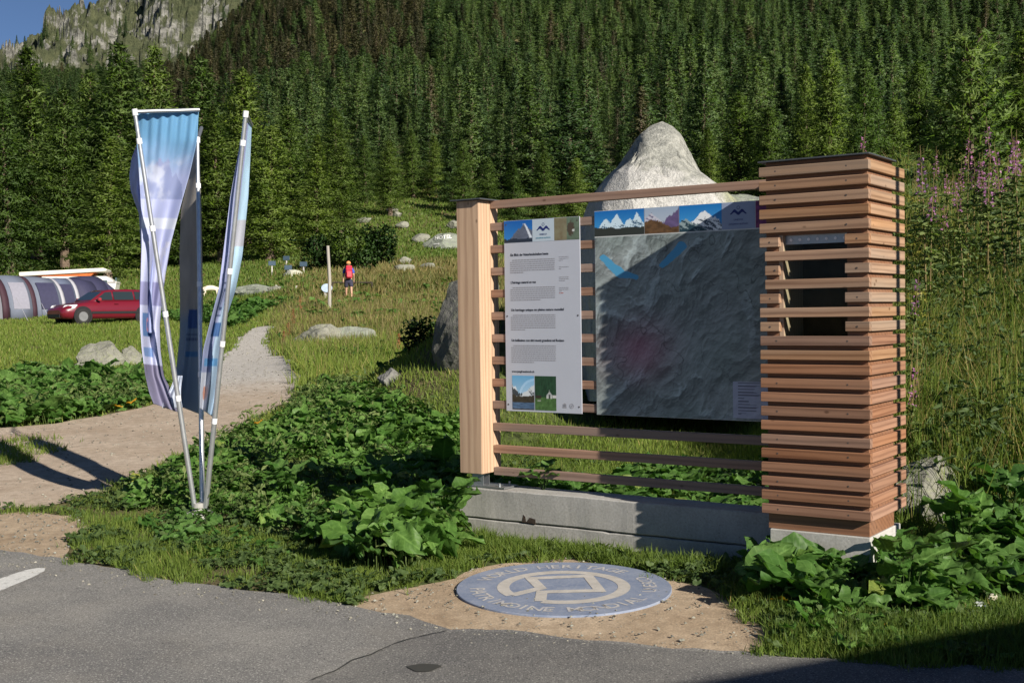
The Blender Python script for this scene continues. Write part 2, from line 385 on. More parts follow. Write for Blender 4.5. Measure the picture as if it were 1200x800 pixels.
# ------------------------------------------------------------------ ground sheet (polar grid round the camera)
def ang_grid():
    f = np.linspace(-R(33), R(33), 460); s = np.linspace(R(33), 2 * math.pi - R(33), 60)[1:-1]
    return np.concatenate([f, s])
TH = ang_grid(); RR = np.concatenate([np.linspace(.6, 4, 8), np.geomspace(4.2, 60, 300), np.geomspace(61, 700, 150), np.geomspace(720, 2400, 20)])
tt, rr = np.meshgrid(TH, RR); X = (np.sin(tt) * rr); Y = (np.cos(tt) * rr)
Z = H(X, Y)
drop = np.zeros_like(Z)
near = rr < 70
for P in (road_poly, dirt_poly, dirt2_poly, path_poly):
    drop[near] = np.maximum(drop[near], inside(P, X[near], Y[near]) * 1.)
k = drop.copy()
for sh, ax in ((1, 0), (-1, 0), (1, 1), (-1, 1)): k = np.minimum(k, np.roll(drop, sh, ax))
Zg = Z - .035 * k
n_t = len(TH); n_r = len(RR)
V = np.stack([X, Y, Zg], -1).reshape(-1, 3); V = np.concatenate([V, [[0, 0, h1(0, 0)]]])
i = np.arange(n_r - 1)[:, None]; j = np.arange(n_t)[None, :]; j2 = (j + 1) % n_t
Q = np.stack([i * n_t + j, i * n_t + j2, (i + 1) * n_t + j2, (i + 1) * n_t + j], -1).reshape(-1, 4)[:, ::-1]
x, y = V[:, 0], V[:, 1]
n1 = fbm(x / 2.5, y / 2.5, 4, 40); n2 = fbm(x / .5, y / .5, 3, 41)
green = np.array([.075, .10, .03]); soil = np.array([.13, .10, .06]); dry = np.array([.19, .15, .07]); scree = np.array([.13, .12, .085])
wdry = np.clip(ss(.4, .65, n1) * .8, 0, 1)
col = green[None] * (1 - wdry[:, None]) + soil[None] * wdry[:, None]
mead = ss(45, 58, y) * (1 - ss(72, 84, y)) * ss(-.20, -.13, x / np.maximum(y, 1)) * .8
col = col * (1 - mead[:, None]) + dry * mead[:, None]
farf = ss(95, 130, y) * ss(.55, .70, fbm(x / 14, y / 14, 4, 44))
col = col * (1 - farf[:, None]) + scree * farf[:, None]
col *= (.8 + .4 * n2)[:, None]
g_me = npmesh('ground', V, Q, smooth=True, col=col)
m, nt = new_mat('meadow soil'); a_ = nd(nt, 'ShaderNodeAttribute', attribute_name='col'); v = coords(nt)
nA = noise(nt, v, 3, 8, .7); nB = noise(nt, v, 22, 6, .7)
c = mix(nt, 1, a_.outputs['Color'], ramp(nt, nA, [(.25, (.55, .6, .5)), (.75, (1.5, 1.4, 1.3))]), 'MULTIPLY')
c = mix(nt, 1, c, ramp(nt, nB, [(.3, (.6, .6, .6)), (.7, (1.35, 1.35, 1.3))]), 'MULTIPLY')
finish(nt, c, .95, nB, .6, .03); M['ground'] = m
gobj = link('ground', g_me, M['ground']); tag(gobj, kind='structure')

def sheet(name, poly, cell, lift, mat, clip=None):
    """a jagged-edged sheet that follows the terrain"""
    bm = bmesh.new()
    vs = [bm.verts.new((p[0], p[1], 0)) for p in poly]
    bm.faces.new(vs)
    bmesh.ops.triangulate(bm, faces=bm.faces[:])
    lo = poly.min(0); hi = poly.max(0)
    for ax in (0, 1):
        lims = (lo[ax], hi[ax]) if clip is None else (max(lo[ax], clip[ax][0]), min(hi[ax], clip[ax][1]))
        q = lims[0] + cell
        while q < lims[1]:
            no = (1, 0, 0) if ax == 0 else (0, 1, 0); co = (q, 0, 0) if ax == 0 else (0, q, 0)
            bmesh.ops.bisect_plane(bm, geom=bm.verts[:] + bm.edges[:] + bm.faces[:], plane_co=co, plane_no=no, dist=1e-5)
            q += cell * (1 if ax == 0 else 1)
    bmesh.ops.recalc_face_normals(bm, faces=bm.faces)
    me = D.meshes.new(name); bm.to_mesh(me); bm.free()
    co = np.empty(len(me.vertices) * 3, np.float32); me.vertices.foreach_get('co', co); co = co.reshape(-1, 3)
    co[:, 2] = H(co[:, 0], co[:, 1]) + lift; me.vertices.foreach_set('co', co.ravel())
    if me.polygons[0].normal.z < 0: me.flip_normals()
    me.polygons.foreach_set('use_smooth', np.ones(len(me.polygons), bool)); me.update()
    o = link(name, me, mat); tag(o, kind='structure'); return o

def asphalt(name, b, blotch=(.23, .21, .18)):
    m, nt = new_mat(name); v = coords(nt)
    n1 = noise(nt, v, 1.1, 6, .6); n2 = noise(nt, v, 130, 3, .7); n3 = noise(nt, v, 420, 2, .7); n4 = noise(nt, v, .9, 5, .62)
    c = ramp(nt, n2, [(.32, (b * .45, b * .45, b * .45)), (.5, (b, b, b * .99)), (.68, (b * 2.0, b * 1.97, b * 1.9))])
    c = mix(nt, .35, c, ramp(nt, n3, [(.35, (b * .4, b * .4, b * .4)), (.7, (b * 2.4, b * 2.35, b * 2.2))]))
    c = mix(nt, ramp(nt, n1, [(.5, (0, 0, 0)), (.75, (.45, .45, .45))]), c, blotch)
    c = mix(nt, 1, c, ramp(nt, n4, [(.38, (.74, .74, .76)), (.62, (1.14, 1.12, 1.09))]), 'MULTIPLY')
    for sc_, lo_, hi_, colr in ((38, .16, .22, (b * 2.4, b * 2.35, b * 2.2)), (31, .13, .19, (b * .3, b * .3, b * .3)), (75, .22, .30, (b * 2.2, b * 2.15, b * 2.0))):
        vo = nd(nt, 'ShaderNodeTexVoronoi'); vo.inputs['Scale'].default_value = sc_; nt.links.new(v, vo.inputs['Vector'])
        c = mix(nt, ramp(nt, vo.outputs['Distance'], [(lo_, (.8, .8, .8)), (hi_, (0, 0, 0))]), c, colr)
    bm_ = nd(nt, 'ShaderNodeMath', operation='ADD'); nt.links.new(n2, bm_.inputs[0]); nt.links.new(n3, bm_.inputs[1])
    finish(nt, c, .9, bm_.outputs[0], .7, .006); return m
M['asphalt'] = asphalt('old asphalt', .185, (.27, .25, .215)); M['asphalt2'] = asphalt('newer asphalt patch', .145, (.19, .18, .17))
def dirt_mat(name, a, b, stones=True, grey=None):
    m, nt = new_mat(name); v = coords(nt)
    n1 = noise(nt, v, 1.2, 6, .65); n2 = noise(nt, v, 9, 6, .7); n3 = noise(nt, v, 90, 4, .7)
    c = ramp(nt, n1, [(.3, a), (.7, b)])
    if grey:
        sx = nd(nt, 'ShaderNodeSeparateXYZ'); nt.links.new(v, sx.inputs[0])
        ad = nd(nt, 'ShaderNodeMath', operation='MULTIPLY_ADD'); nt.links.new(n2, ad.inputs[0]); ad.inputs[1].default_value = 5; nt.links.new(sx.outputs[1], ad.inputs[2])
        mr = nd(nt, 'ShaderNodeMapRange'); mr.inputs[1].default_value = 21.5; mr.inputs[2].default_value = 24.5; nt.links.new(ad.outputs[0], mr.inputs[0])
        c = mix(nt, mr.outputs[0], c, grey)
    c = mix(nt, 1, c, ramp(nt, n2, [(.3, (.72, .70, .68)), (.7, (1.2, 1.2, 1.2))]), 'MULTIPLY')
    vo = nd(nt, 'ShaderNodeTexVoronoi'); vo.inputs['Scale'].default_value = 55; nt.links.new(v, vo.inputs['Vector'])
    st = ramp(nt, vo.outputs['Distance'], [(.1, (1.35, 1.33, 1.3)), (.4, (.9, .9, .9))])
    c = mix(nt, .6, c, mix(nt, 1, c, st, 'MULTIPLY'))
    c = mix(nt, 1, c, ramp(nt, n3, [(.3, (.75, .75, .75)), (.7, (1.2, 1.2, 1.2))]), 'MULTIPLY')
    finish(nt, c, .95, n3, .7, .01); return m
M['dirt'] = dirt_mat('bare earth', (.36, .27, .18), (.50, .40, .29)); M['path'] = dirt_mat('trodden path', (.38, .30, .225), (.50, .42, .34), grey=(.50, .48, .45))
sheet('dirt', dirt_poly, .35, .004, M['dirt'])
sheet('dirt', dirt2_poly, .5, .006, M['dirt'])
sheet('path', path_poly, .8, .010, M['path'], clip=((-12, 2), (7, 60)))
sheet('road', road_poly, .6, .012, M['asphalt'], clip=((-9, 6), (2, 12)))
pp = wpoly([(368, 800), (430, 772), (480, 752), (528, 740), (640, 750), (760, 762), (900, 774), (1000, 781), (1200, 795)])
pp = np.concatenate([[(pp[0][0] - 1.3, 3.0)], pp, [(pp[-1][0] + 3, pp[-1][1] - .5), (8, 3.)]])
patch_poly = jitter(pp, .1, .02, 61)
sheet('road_patch', patch_poly, .6, .018, M['asphalt2'])
# tar seam between the old asphalt and the patch
seam = patch_poly[:int(len(patch_poly))]
sp = [p for p in patch_poly if ab and p[0] < ground(530, 738).x + .02 and p[1] > 3.4 and abs(p[1] - 3.0) > .3]
sp = sorted(sp, key=lambda p: p[1])
# painted line at the left
lm, nt = new_mat('worn road paint'); v = coords(nt); nn = noise(nt, v, 18, 6, .7); n2_ = noise(nt, v, 90, 3, .7)
c = mix(nt, ramp(nt, nn, [(.3, (.8, .8, .8)), (.46, (0, 0, 0))]), (.62, .62, .60), (.17, .17, .17))
c = mix(nt, 1, c, ramp(nt, n2_, [(.3, (.75, .75, .75)), (.6, (1.05, 1.05, 1.05))]), 'MULTIPLY')
finish(nt, c, .8, nn, .3, .003)
lp = wpoly([(44, 664), (70, 665.5), (57, 671), (-60, 722), (-90, 722), (-20, 688)])
sheet('road_marking', jitter(lp, .15, .006, 71), .3, .017, lm)
stain = ground(497, 787)
sm_, nt = new_mat('oil stain'); finish(nt, (.05, .05, .045), .6)
a_ = np.linspace(0, 2 * math.pi, 24)[:-1]
sheet('road_stain', np.stack([stain.x + .075 * np.cos(a_) * (1 + .2 * np.sin(3 * a_)), stain.y + .06 * np.sin(a_)], 1), .5, .022, sm_)

# ------------------------------------------------------------------ far rocky mountain
mt, mr_ = np.meshgrid(np.linspace(-.60, .05, 620), np.linspace(640, 1300, 260))
mx = mt * mr_ * 1.0; my = mr_
lead = ss(640, 930, my)
crest = 930 * (.190 + (mt + .42) * .66)
mz = 60 + (crest - 60) * lead ** 1.15 + (fbm(mx / 90, my / 90, 6, 90, .6) - .5) * 60 * (.3 + lead) 
rid = 1 - np.abs(2 * fbm(mx / 45, my / 45, 4, 95) - 1); mz += (rid - .7) * 55 * lead
ter = fbm(mx / 14, my / 22, 5, 97, .68); mz += (ter - .5) * 20; led = np.abs(fbm(mx / 30 + mz / 40, my / 60 + mz / 14, 4, 99, .6) - .5); mz += np.clip(led, 0, .12) * 70
mz -= ss(980, 1400, my) * 120
V = np.stack([mx, my, mz], -1).reshape(-1, 3)
nr_, nc_ = mx.shape; i = np.arange(nr_ - 1)[:, None]; j = np.arange(nc_ - 1)[None, :]
Q = np.stack([i * nc_ + j, i * nc_ + j + 1, (i + 1) * nc_ + j + 1, (i + 1) * nc_ + j], -1).reshape(-1, 4)
m, nt = new_mat('mountain rock'); v = coords(nt)
nA = noise(nt, v, .035, 10, .72); nB = noise(nt, v, .16, 9, .75)
geo = nd(nt, 'ShaderNodeNewGeometry'); sx = nd(nt, 'ShaderNodeSeparateXYZ'); nt.links.new(geo.outputs['Normal'], sx.inputs[0])
rock = ramp(nt, nB, [(.38, (.08, .08, .07)), (.47, (.21, .21, .19)), (.62, (.40, .395, .36))])
veg = ramp(nt, nB, [(.35, (.05, .065, .03)), (.7, (.13, .14, .07))])
f_ = nd(nt, 'ShaderNodeMath', operation='MULTIPLY_ADD'); nt.links.new(sx.outputs[2], f_.inputs[0]); f_.inputs[1].default_value = .6; nt.links.new(nA, f_.inputs[2])
c = mix(nt, ramp(nt, f_.outputs[0], [(.60, (0, 0, 0)), (.68, (1, 1, 1))]), rock, veg)
finish(nt, c, .95, nB, 1, 6); M['mountain'] = m
o = link('mountain', npmesh('mountain', V, Q, smooth=False), m); tag(o, kind='structure')
# ------------------------------------------------------------------ the timber information stand
root = empty('information_stand', (OX, OY, 0), -tower_yaw, 'larch timber information stand with slatted tower, rails, white text panel and large relief map', 'information stand')
W_, D_ = .677, .68
P0, SH, TH_ = .0851, .0575, .038          # slat pitch, height, thickness
def C(c): return c + OZ
for k in range(25):
    z0 = C(P0 * k); z1 = z0 + SH
    n = 24 - k                             # 0 = top slat
    jx = random.uniform(-.0015, .0015)
    ms_, mss_ = (M['slat'], M['slat_side']) if n < 12 + (k % 2) * 2 else (M['slat_low'], M['slat_side_low'])
    def screws(par, xs, zc):
        for q in xs:
            s = MB(); s.tube([(q, .004, zc), (q, -.0012, zc)], .0055, 8); s.build('screw', M['screw'], par)
    left = -W_ + (.034 if n in (6, 7, 8) else 0)
    if n in (5, 7, 9, 11):
        a = bbox('slat', (left, jx, z0), (left + (.125 if n in (5, 9, 11) else .09), TH_, z1), ms_, root); screws(a, [left + .065], (z0 + z1) / 2)
        b = bbox('slat', (-.148, jx, z0), (-.0015, TH_, z1), ms_, root); screws(b, [-.075], (z0 + z1) / 2)
    else:
        a = bbox('slat', (left, jx, z0), (-.0015, TH_, z1), ms_, root)
        if n not in (6, 8, 10): screws(a, [-W_ + .105, -.135], (z0 + z1) / 2)
    bbox('side_slat', (-TH_, TH_ + .002 + jx, z0), (0, D_, z1), mss_, root)
    bbox('side_slat', (-W_ + .036, TH_ + .002, z0), (-W_ + .036 + TH_, .45, z1), M['slat_side'], root)
# core box of the tower with the window opening
zb, zt = C(-.095), C(24 * P0 + SH + .028)
wz0, wz1 = C(P0 * 12 + .0), C(P0 * 20 - .016)   # opening
cx0, cx1, cy0, cy1 = -W_ + .03, -.024, .040, .505
wl, wr = -W_ + .125, -.148
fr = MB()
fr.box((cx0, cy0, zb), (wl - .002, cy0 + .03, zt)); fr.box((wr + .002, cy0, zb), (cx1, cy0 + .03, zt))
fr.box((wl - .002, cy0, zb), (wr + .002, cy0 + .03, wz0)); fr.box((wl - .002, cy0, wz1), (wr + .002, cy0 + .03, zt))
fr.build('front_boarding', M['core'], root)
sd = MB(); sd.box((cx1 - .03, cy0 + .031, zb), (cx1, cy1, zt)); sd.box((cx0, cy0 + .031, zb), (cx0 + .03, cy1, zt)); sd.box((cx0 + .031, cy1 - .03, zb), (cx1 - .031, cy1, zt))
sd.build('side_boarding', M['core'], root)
win = MB(); win.box((wl - .014, cy0 - .001, wz0), (wl + .012, .36, wz1)); w_ = win.build('window_jamb', M['inner'], root)
bk = MB(); bk.box((wl, .385, wz0), (wr + .05, .40, wz1)); bk.box((wl, cy0 + .031, wz0 - .012), (wr + .05, .385, wz0 - .001)); bk.build('display_back', plain('dark display back', (.075, .042, .022), .8, var=.6), root)
s_ = bbox('shelf', (wl + .013, .10, C(P0 * 16 + .015)), (wr + .04, .37, C(P0 * 16 + .04)), M['inner'], root)
b_ = bbox('paper_leaflet', (wl + .07, .16, C(P0 * 16 + .041)), (wl + .20, .30, C(P0 * 16 + .046)), plain('cream paper', (.6, .55, .42), .8), root)
st = MB(); st.box((wl + .013, cy0 + .034, wz1 - .055), (wr, cy0 + .038, wz1)); pstr = st.build('vent_strip', M['galv'], root)
hl = MB()
for q in range(7):
    xx = wl + .05 + q * .055; hl.tube([(xx, cy0 + .0335, wz1 - .028), (xx, cy0 + .030, wz1 - .028)], .009, 10)
hl.build('vent_holes', M['white_plastic'], pstr)
gm, nt = new_mat('window glass'); g1_ = nd(nt, 'ShaderNodeBsdfTransparent'); g1_.inputs[0].default_value = (.86, .9, .88, 1); g2_ = nd(nt, 'ShaderNodeBsdfGlossy'); g2_.inputs['Roughness'].default_value = .04; g = nd(nt, 'ShaderNodeMixShader'); g.inputs[0].default_value = .006; nt.links.new(g1_.outputs[0], g.inputs[1]); nt.links.new(g2_.outputs[0], g.inputs[2])
o_ = nd(nt, 'ShaderNodeOutputMaterial'); nt.links.new(g.outputs[0], o_.inputs[0]); M['glass'] = gm
bbox('window_pane', (wl + .014, cy0 + .012, wz0), (wr + .001, cy0 + .016, wz1 - .056), gm, root, 0)
bbox('tower_cap', (-W_ - .004, -.006, zt + .001), (.004, cy1 + .012, zt + .010), M['cap'], root, .001)
pl = concrete('tower plinth concrete', .50)
bbox('plinth', (-W_ + .045, .020, -.25), (-.014, .60, zb - .002), pl, root, .004)

# rails and post
RV, RH = .465, .059
for k in range(13):
    zc = C(.024 + RH / 2 + k * .1664)
    a = bbox('rail', (-3.020, RV, zc - RH / 2), (-W_ - .0 + .034, RV + .045, zc + RH / 2), M['rail'], root)
px0, px1 = -3.223, -3.022
post = bbox('post', (px0, .315, C(.045)), (px1, .565, C(2.077)), M['post'], root, .003)
bbox('post_cap', (px0 - .035, .280, C(2.079)), (px1 + .045, .60, C(2.088)), M['cap'], post, .001)
br = MB(); br.box((px0 + .05, .40, C(-.050)), (px1 - .05, .406, C(.044))); br.box((px0 + .05, .475, C(-.050)), (px1 - .05, .481, C(.044)))
br.box((px0 + .0, .37, C(-.063)), (px1 + .16, .56, C(-.051)))
for q in ((px0 + .04, .40), (px1 + .1, .40), (px1 + .1, .53), (px0 + .04, .53)): br.tube([(q[0], q[1], C(-.051)), (q[0], q[1], C(-.026))], .009, 6)
br.build('steel_base', M['galv'], post)

# ---- printed panels: colour grids computed in numpy
M['print'], nt = new_mat('printed panel'); a_ = nd(nt, 'ShaderNodeAttribute', attribute_name='col'); finish(nt, a_.outputs['Color'], .45, spec=.3)
def print_grid(name, x0, x1, z0, z1, y, nx, nz, fn, parent):
    """fn(u right, v up, both 0..1) -> rgb; a flat printed picture on the panel face"""
    u, v = np.meshgrid(np.linspace(0, 1, nx), np.linspace(0, 1, nz))
    c = fn(u, v)
    V = np.stack([x0 + (x1 - x0) * u, np.full_like(u, y), z0 + (z1 - z0) * v], -1).reshape(-1, 3)
    i = np.arange(nz - 1)[:, None]; j = np.arange(nx - 1)[None, :]
    Q = np.stack([i * nx + j, i * nx + j + 1, (i + 1) * nx + j + 1, (i + 1) * nx + j], -1).reshape(-1, 4)
    return link(name, npmesh(name, V, Q, col=np.clip(c.reshape(-1, 3), 0, 1)), M['print'], parent)
def L(*c): return np.array(c, float)
def sel(mask, a, b):
    return np.where(mask[..., None], a, b)
def sky_c(v, top=(.02, .13, .42), bot=(.10, .32, .62)): return L(*top)[None, None] * v[..., None] + L(*bot)[None, None] * (1 - v[..., None])
def peak(u, v, cx, base, h, wl_, wr_, seed, snow=.5, rock=(.10, .12, .17), sn=(.75, .80, .88), rough=.24):
    hh = base + h * np.where(u < cx, 1 - (cx - u) / wl_, 1 - (u - cx) / wr_) + (fbm(u * 14 + seed, v * 0 + seed, 4, seed) - .5) * rough
    m_ = v < hh
    n_ = fbm(u * 9 + (v * 5), v * 13 + u * 7, 5, seed + 3, .65)
    s = (n_ + (v - base) / max(h, .01) * .25) > snow
    return m_, sel(s, L(*sn), L(*rock) * (.6 + .9 * n_[..., None]))
def head_matter(u, v):
    c = sky_c(v, (.01, .10, .38), (.03, .20, .52))
    m_, pc = peak(u, v, .74, .12, .72, .6, .5, 5, .95); c = sel(m_, pc, c)
    ridge = np.abs(u - (.74 + (.84 - v) * .32)) < .03 + (.8 - v) * .03
    c = sel(m_ & ridge & (v > .2), L(.6, .66, .74), c)
    c = sel(v < .12 + .1 * fbm(u * 9, v * 0, 3, 8), L(.02, .03, .05), c); return c
def head_fauna(u, v):
    n_ = fbm(u * 7, v * 5, 5, 21); c = L(.10, .14, .10)[None, None] * (.6 + n_[..., None] * .9)
    c = c + L(.08, .02, .0)[None, None] * (u[..., None] < .5)
    an = ((u - .66) / .13) ** 2 + ((v - .5) / .33) ** 2 + (fbm(u * 13, v * 13, 3, 5) - .5) * 1.2 < 1
    c = sel(an, L(.07, .055, .04), c)
    c = sel(((u - .76) / .05) ** 2 + ((v - .42) / .06) ** 2 < 1, L(.5, .52, .5), c); return c
def head_alps(u, v):
    c = sky_c(v, (.01, .13, .42), (.05, .30, .62))
    for i_, (cx, h) in enumerate(((.22, .62), (.45, .70), (.72, .55), (.85, .74))):
        m_, pc = peak(u, v, cx, .12, h, .22, .25, 31 + i_, .52, (.06, .13, .22), (.55, .70, .80)); c = sel(m_, pc, c)
    c = sel(v < .22 + .15 * fbm(u * 6, v * 0, 3, 9), L(.03, .035, .03), c); return c
def head_valley(u, v):
    c = sky_c(v, (.30, .38, .50), (.45, .50, .58))
    m_, pc = peak(u, v, .2, .3, .5, .5, .5, 41, .6, (.16, .15, .25), (.5, .5, .58)); c = sel(m_, pc, c)
    m_, pc = peak(u, v, 1.0, .2, .75, .6, .5, 43, .9, (.11, .08, .18)); c = sel(m_, pc, c)
    n_ = fbm(u * 12, v * 12, 4, 44)
    c = sel(v < .3 + .25 * np.sin(u * 5 + .5) * .6 + .15 * n_, L(.10, .055, .025)[None, None] * (.3 + 1.5 * n_[..., None]), c); return c
def head_bietsch(u, v):
    c = sky_c(v, (.01, .15, .45), (.06, .32, .66))
    m_, pc = peak(u, v, .62, .1, .72, .5, .45, 51, .5, (.07, .10, .14), (.70, .74, .78)); c = sel(m_, pc, c)
    m_, pc = peak(u, v, .15, .05, .4, .5, .5, 53, .62, (.02, .05, .07), (.25, .33, .35)); c = sel(m_, pc, c); return c
def head_flower(u, v):
    n_ = fbm(u * 8, v * 8, 4, 61); return L(.16, .03, .12)[None, None] * (.3 + 1.4 * n_[..., None])
def photo_rainbow(u, v):
    c = sky_c(v, (.12, .34, .58), (.40, .55, .68))
    r_ = np.hypot((u - 1.05) / 1.0, (v - .35) / .75); c = sel(np.abs(r_ - .72) < .045, c + .13, c); c = sel((r_ < .68), c + .06, c)
    m_, pc = peak(u, v, -.1, .35, .40, .7, .75, 71, .62, (.05, .06, .07), (.62, .68, .74)); c = sel(m_, pc, c)
    m_, pc = peak(u, v, 1.1, .35, .50, .8, .6, 73, .5, (.10, .12, .14), (.55, .60, .64)); c = sel(m_, pc, c)
    c = sel(v < .42 - .25 * u * (1 - u) + .05 * fbm(u * 9, v * 0, 3, 7), L(.035, .03, .02)[None, None] * (.6 + 1.2 * fbm(u * 10, v * 14, 3, 75)[..., None]), c)
    c = sel((v < .22) & (v > .02), L(.05, .09, .16)[None, None] * (.5 + 1.5 * fbm(u * 7, v * 30, 3, 77)[..., None]), c); return c
def photo_chapel(u, v):
    n_ = fbm(u * 22, v * 9, 4, 81); c = L(.015, .045, .022)[None, None] * (.5 + 1.3 * n_[..., None])
    c = sel(v < .38, L(.06, .13, .04)[None, None] * (.4 + 1.2 * fbm(u * 14, v * 14, 4, 83)[..., None]), c)
    c = sel((np.abs(u - .68) < .13) & (v > .34) & (v < .44), L(.45, .47, .46), c)
    c = sel((np.abs(u - .68) < .14 * (.56 - v) / .12) & (v >= .43) & (v < .56), L(.35, .37, .38), c)
    c = sel((np.abs(u - .68) < .045) & (v > .35) & (v < .46), L(.05, .06, .06), c)
    c = sel((np.abs(u - .67) < .012) & (v >= .55) & (v < .61), L(.3, .3, .3), c)
    c = sel((np.abs(u - .92) < .1) & (v > .36) & (v < .45), L(.5, .5, .5), c)
    c = sel((np.abs(u - .16) < .13) & (v > .34) & (v < .44), L(.035, .025, .02), c)
    c = sel((np.abs(u - .2) < .08) & (v > .27) & (v < .30), L(.3, .3, .28), c); return c
def relief(u, v):
    U_, V_ = u * 1.38, v * 1.22
    wx = fbm(U_ * 2.2, V_ * 2.2, 2, 5) * .22; wy = fbm(U_ * 2.2 + 9, V_ * 2.2, 2, 6) * .22
    a = (U_ * .8 - V_ * .75 + wx) ; b = (U_ * .6 + V_ * .8 + wy)
    def hf(du, dv):
        A = a + du; B = b + dv
        h = 0; am = 1
        for o in range(6):
            f = 2.6 * 2 ** o; n_ = fbm(A * f * 1.0 + o * 3.7, B * f * .8 + .35 * A * f, 2, 100 + o); h = h + am * (1 - np.abs(2 * n_ - 1)) ** 1.15; am *= .46
        return h
    e = .004
    hx = (hf(e, 0) - hf(-e, 0)) / (2 * e); hy = (hf(0, e) - hf(0, -e)) / (2 * e)
    sh = np.clip(.50 + .052 * hx - .036 * hy, .14, .95)
    h = hf(0, 0)
    tone = fbm(U_ * 3, V_ * 3, 3, 130)
    c = L(.18, .23, .22)[None, None] * (1 - tone[..., None]) + L(.28, .31, .32)[None, None] * tone[..., None]
    c = c * (.35 + 1.0 * sh[..., None])
    c = sel(h > 1.55, c * .55 + L(.30, .36, .38) * sh[..., None] * .8, c)
    red = np.exp(-(((u - .25) / .17) ** 2 + ((v - .36) / .15) ** 2)); c = c * (1 - .55 * red[..., None] * L(0, .5, .35))  + L(.11, .0, .03) * red[..., None]
    def lake(x0, y0, x1, y1, w0, w1):
        dx, dy = x1 - x0, y1 - y0; q = np.clip(((u - x0) * dx + (v - y0) * dy) / (dx * dx + dy * dy), 0, 1)
        d_ = np.hypot(u - x0 - q * dx, (v - y0 - q * dy) * 1.15) + (fbm(u * 25, v * 25, 3, 140) - .5) * .018
        return d_ < w0 + (w1 - w0) * q
    lk = lake(.05, .885, .14, .80, .018, .03) | lake(.15, .79, .24, .77, .026, .012) | lake(.39, .83, .50, .93, .018, .03)
    c = sel(lk, L(.07, .29, .50), c)
    # legend box
    lg = (u > .765) & (v < .205) & (v > .012) & (u < .985); c = sel(lg, c * .35 + L(.30, .31, .42), c)
    tl = lg & (u > .79) & (u < .79 + .16 * fbm(v * 90, v * 0, 1, 9)) & ((v * 62) % 1 < .4) & (v > .03); c = sel(tl, L(.14, .15, .2), c)
    # rivers and paths: thin dark lines
    ln = np.abs(fbm(U_ * 2.6, V_ * 2.6, 4, 150) - .5) < .0028; c = sel(ln & ~lg & ~lk, c * .55, c)
    return c
def logo(par, cx, cz, s, y):
    """the stand's emblem: a dark blue double wave like spread wings, a small ring above, small lettering below"""
    g = MB(); top = []; bot = []
    for q in range(25):
        u_ = q / 24; x_ = (u_ - .5) * s
        cr = .16 * math.cos((u_ - .5) * 4 * math.pi) * (1 - .2 * abs(u_ - .5)) * s
        th = s * (.055 + .075 * math.sin(u_ * math.pi) ** 2 + .04 * abs(math.sin(u_ * 2 * math.pi)))
        top.append((cx + x_, cz - cr * .5 + th)); bot.append((cx + x_, cz - cr * .5 - th * .35))
    n_ = len(top); vs = [(p[0], y, p[1]) for p in top] + [(p[0], y, p[1]) for p in bot]
    g.add(vs, [(k, k + 1, n_ + k + 1, n_ + k) for k in range(n_ - 1)])
    rv = []; 
    for q in range(20):
        a = q / 20 * 2 * math.pi
        for r_ in (s * .10, s * .075): rv.append((cx + r_ * math.cos(a), y, cz + s * .30 + r_ * math.sin(a)))
    g.add(rv, [(2 * q, 2 * q + 1, (2 * q + 3) % 40, (2 * q + 2) % 40) for q in range(20)])
    g.build('emblem', navy, par)
navy = plain('navy print', (.015, .025, .14), .5, var=.05); ink = plain('black print', (.02, .02, .025), .6, var=.05); ink2 = plain('grey small print', (.27, .27, .30), .6, var=.05)
teal = plain('teal print', (.05, .22, .32), .5, var=.05)
def put_text(par, s, x, z, size, y, mat, name='lettering', align='LEFT', bold=False, width=None):
    v, f = text_mesh(s, size, .0002, align, bold)
    if width: v[:, 0] *= width / max(1e-6, v[:, 0].max() - (v[:, 0].min() if align != 'LEFT' else 0))
    g = MB(); g.add([(x + p[0], y - p[2], z + p[1]) for p in v], f); return g.build(name, mat, par)
def smallprint(par, x0, x1, z, n, lh, y, mat, rr_, indent=.02, wt=.42, name='small_print'):
    g = MB()
    for k in range(n):
        zz = z - k * lh; x = x0 + (indent if k == 0 else 0); end = x1 if k < n - 1 else x0 + (x1 - x0) * rr_.uniform(.25, .7)
        while x < end:
            wd = rr_.uniform(.006, .026); e = min(x + wd, end)
            hh = lh * wt
            g.add([(x, y, zz - hh / 2), (e, y, zz - hh / 2), (e, y, zz + hh / 2), (x, y, zz + hh / 2)], [(0, 1, 2, 3)])
            x = e + .0042
    return g.build(name, mat, par)

PY = .457
white = plain('white panel face', (.42, .445, .515), .35, var=.02)
# white text panel
ax0, ax1, az0, az1 = -2.890, -2.232, C(.512), C(1.921)
pw, ph = ax1 - ax0, az1 - az0
tp = bbox('text_panel', (ax0, PY, az0), (ax1, RV - .001, az1), white, root, .0008)
tag(tp, 'white panel of small text with photos')
hz = az1 - .163
def PX(s): return ax0 + s * pw
def PZ(t): return az1 - t * ph
print_grid('header_photo', ax0 + .002, PX(.385), hz, az1 - .002, PY - .001, 60, 30, head_matter, tp)
lb = bbox('header_field', (PX(.386), PY - .001, hz), (PX(.672), PY + .001, az1 - .002), plain('pale blue print', (.42, .50, .58), .4, var=.04), tp, 0)
logo(lb, PX(.53), hz + .088, pw * .17, PY - .002)
put_text(lb, 'UNESCO', PX(.53), hz + .045, .016, PY - .002, navy, align='CENTER'); put_text(lb, 'JUNGFRAU-ALETSCH', PX(.53), hz + .020, .0135, PY - .002, teal, align='CENTER')
print_grid('header_photo', PX(.673), ax1 - .002, hz, az1 - .002, PY - .001, 50, 30, head_fauna, tp)
rr_ = random.Random(5)
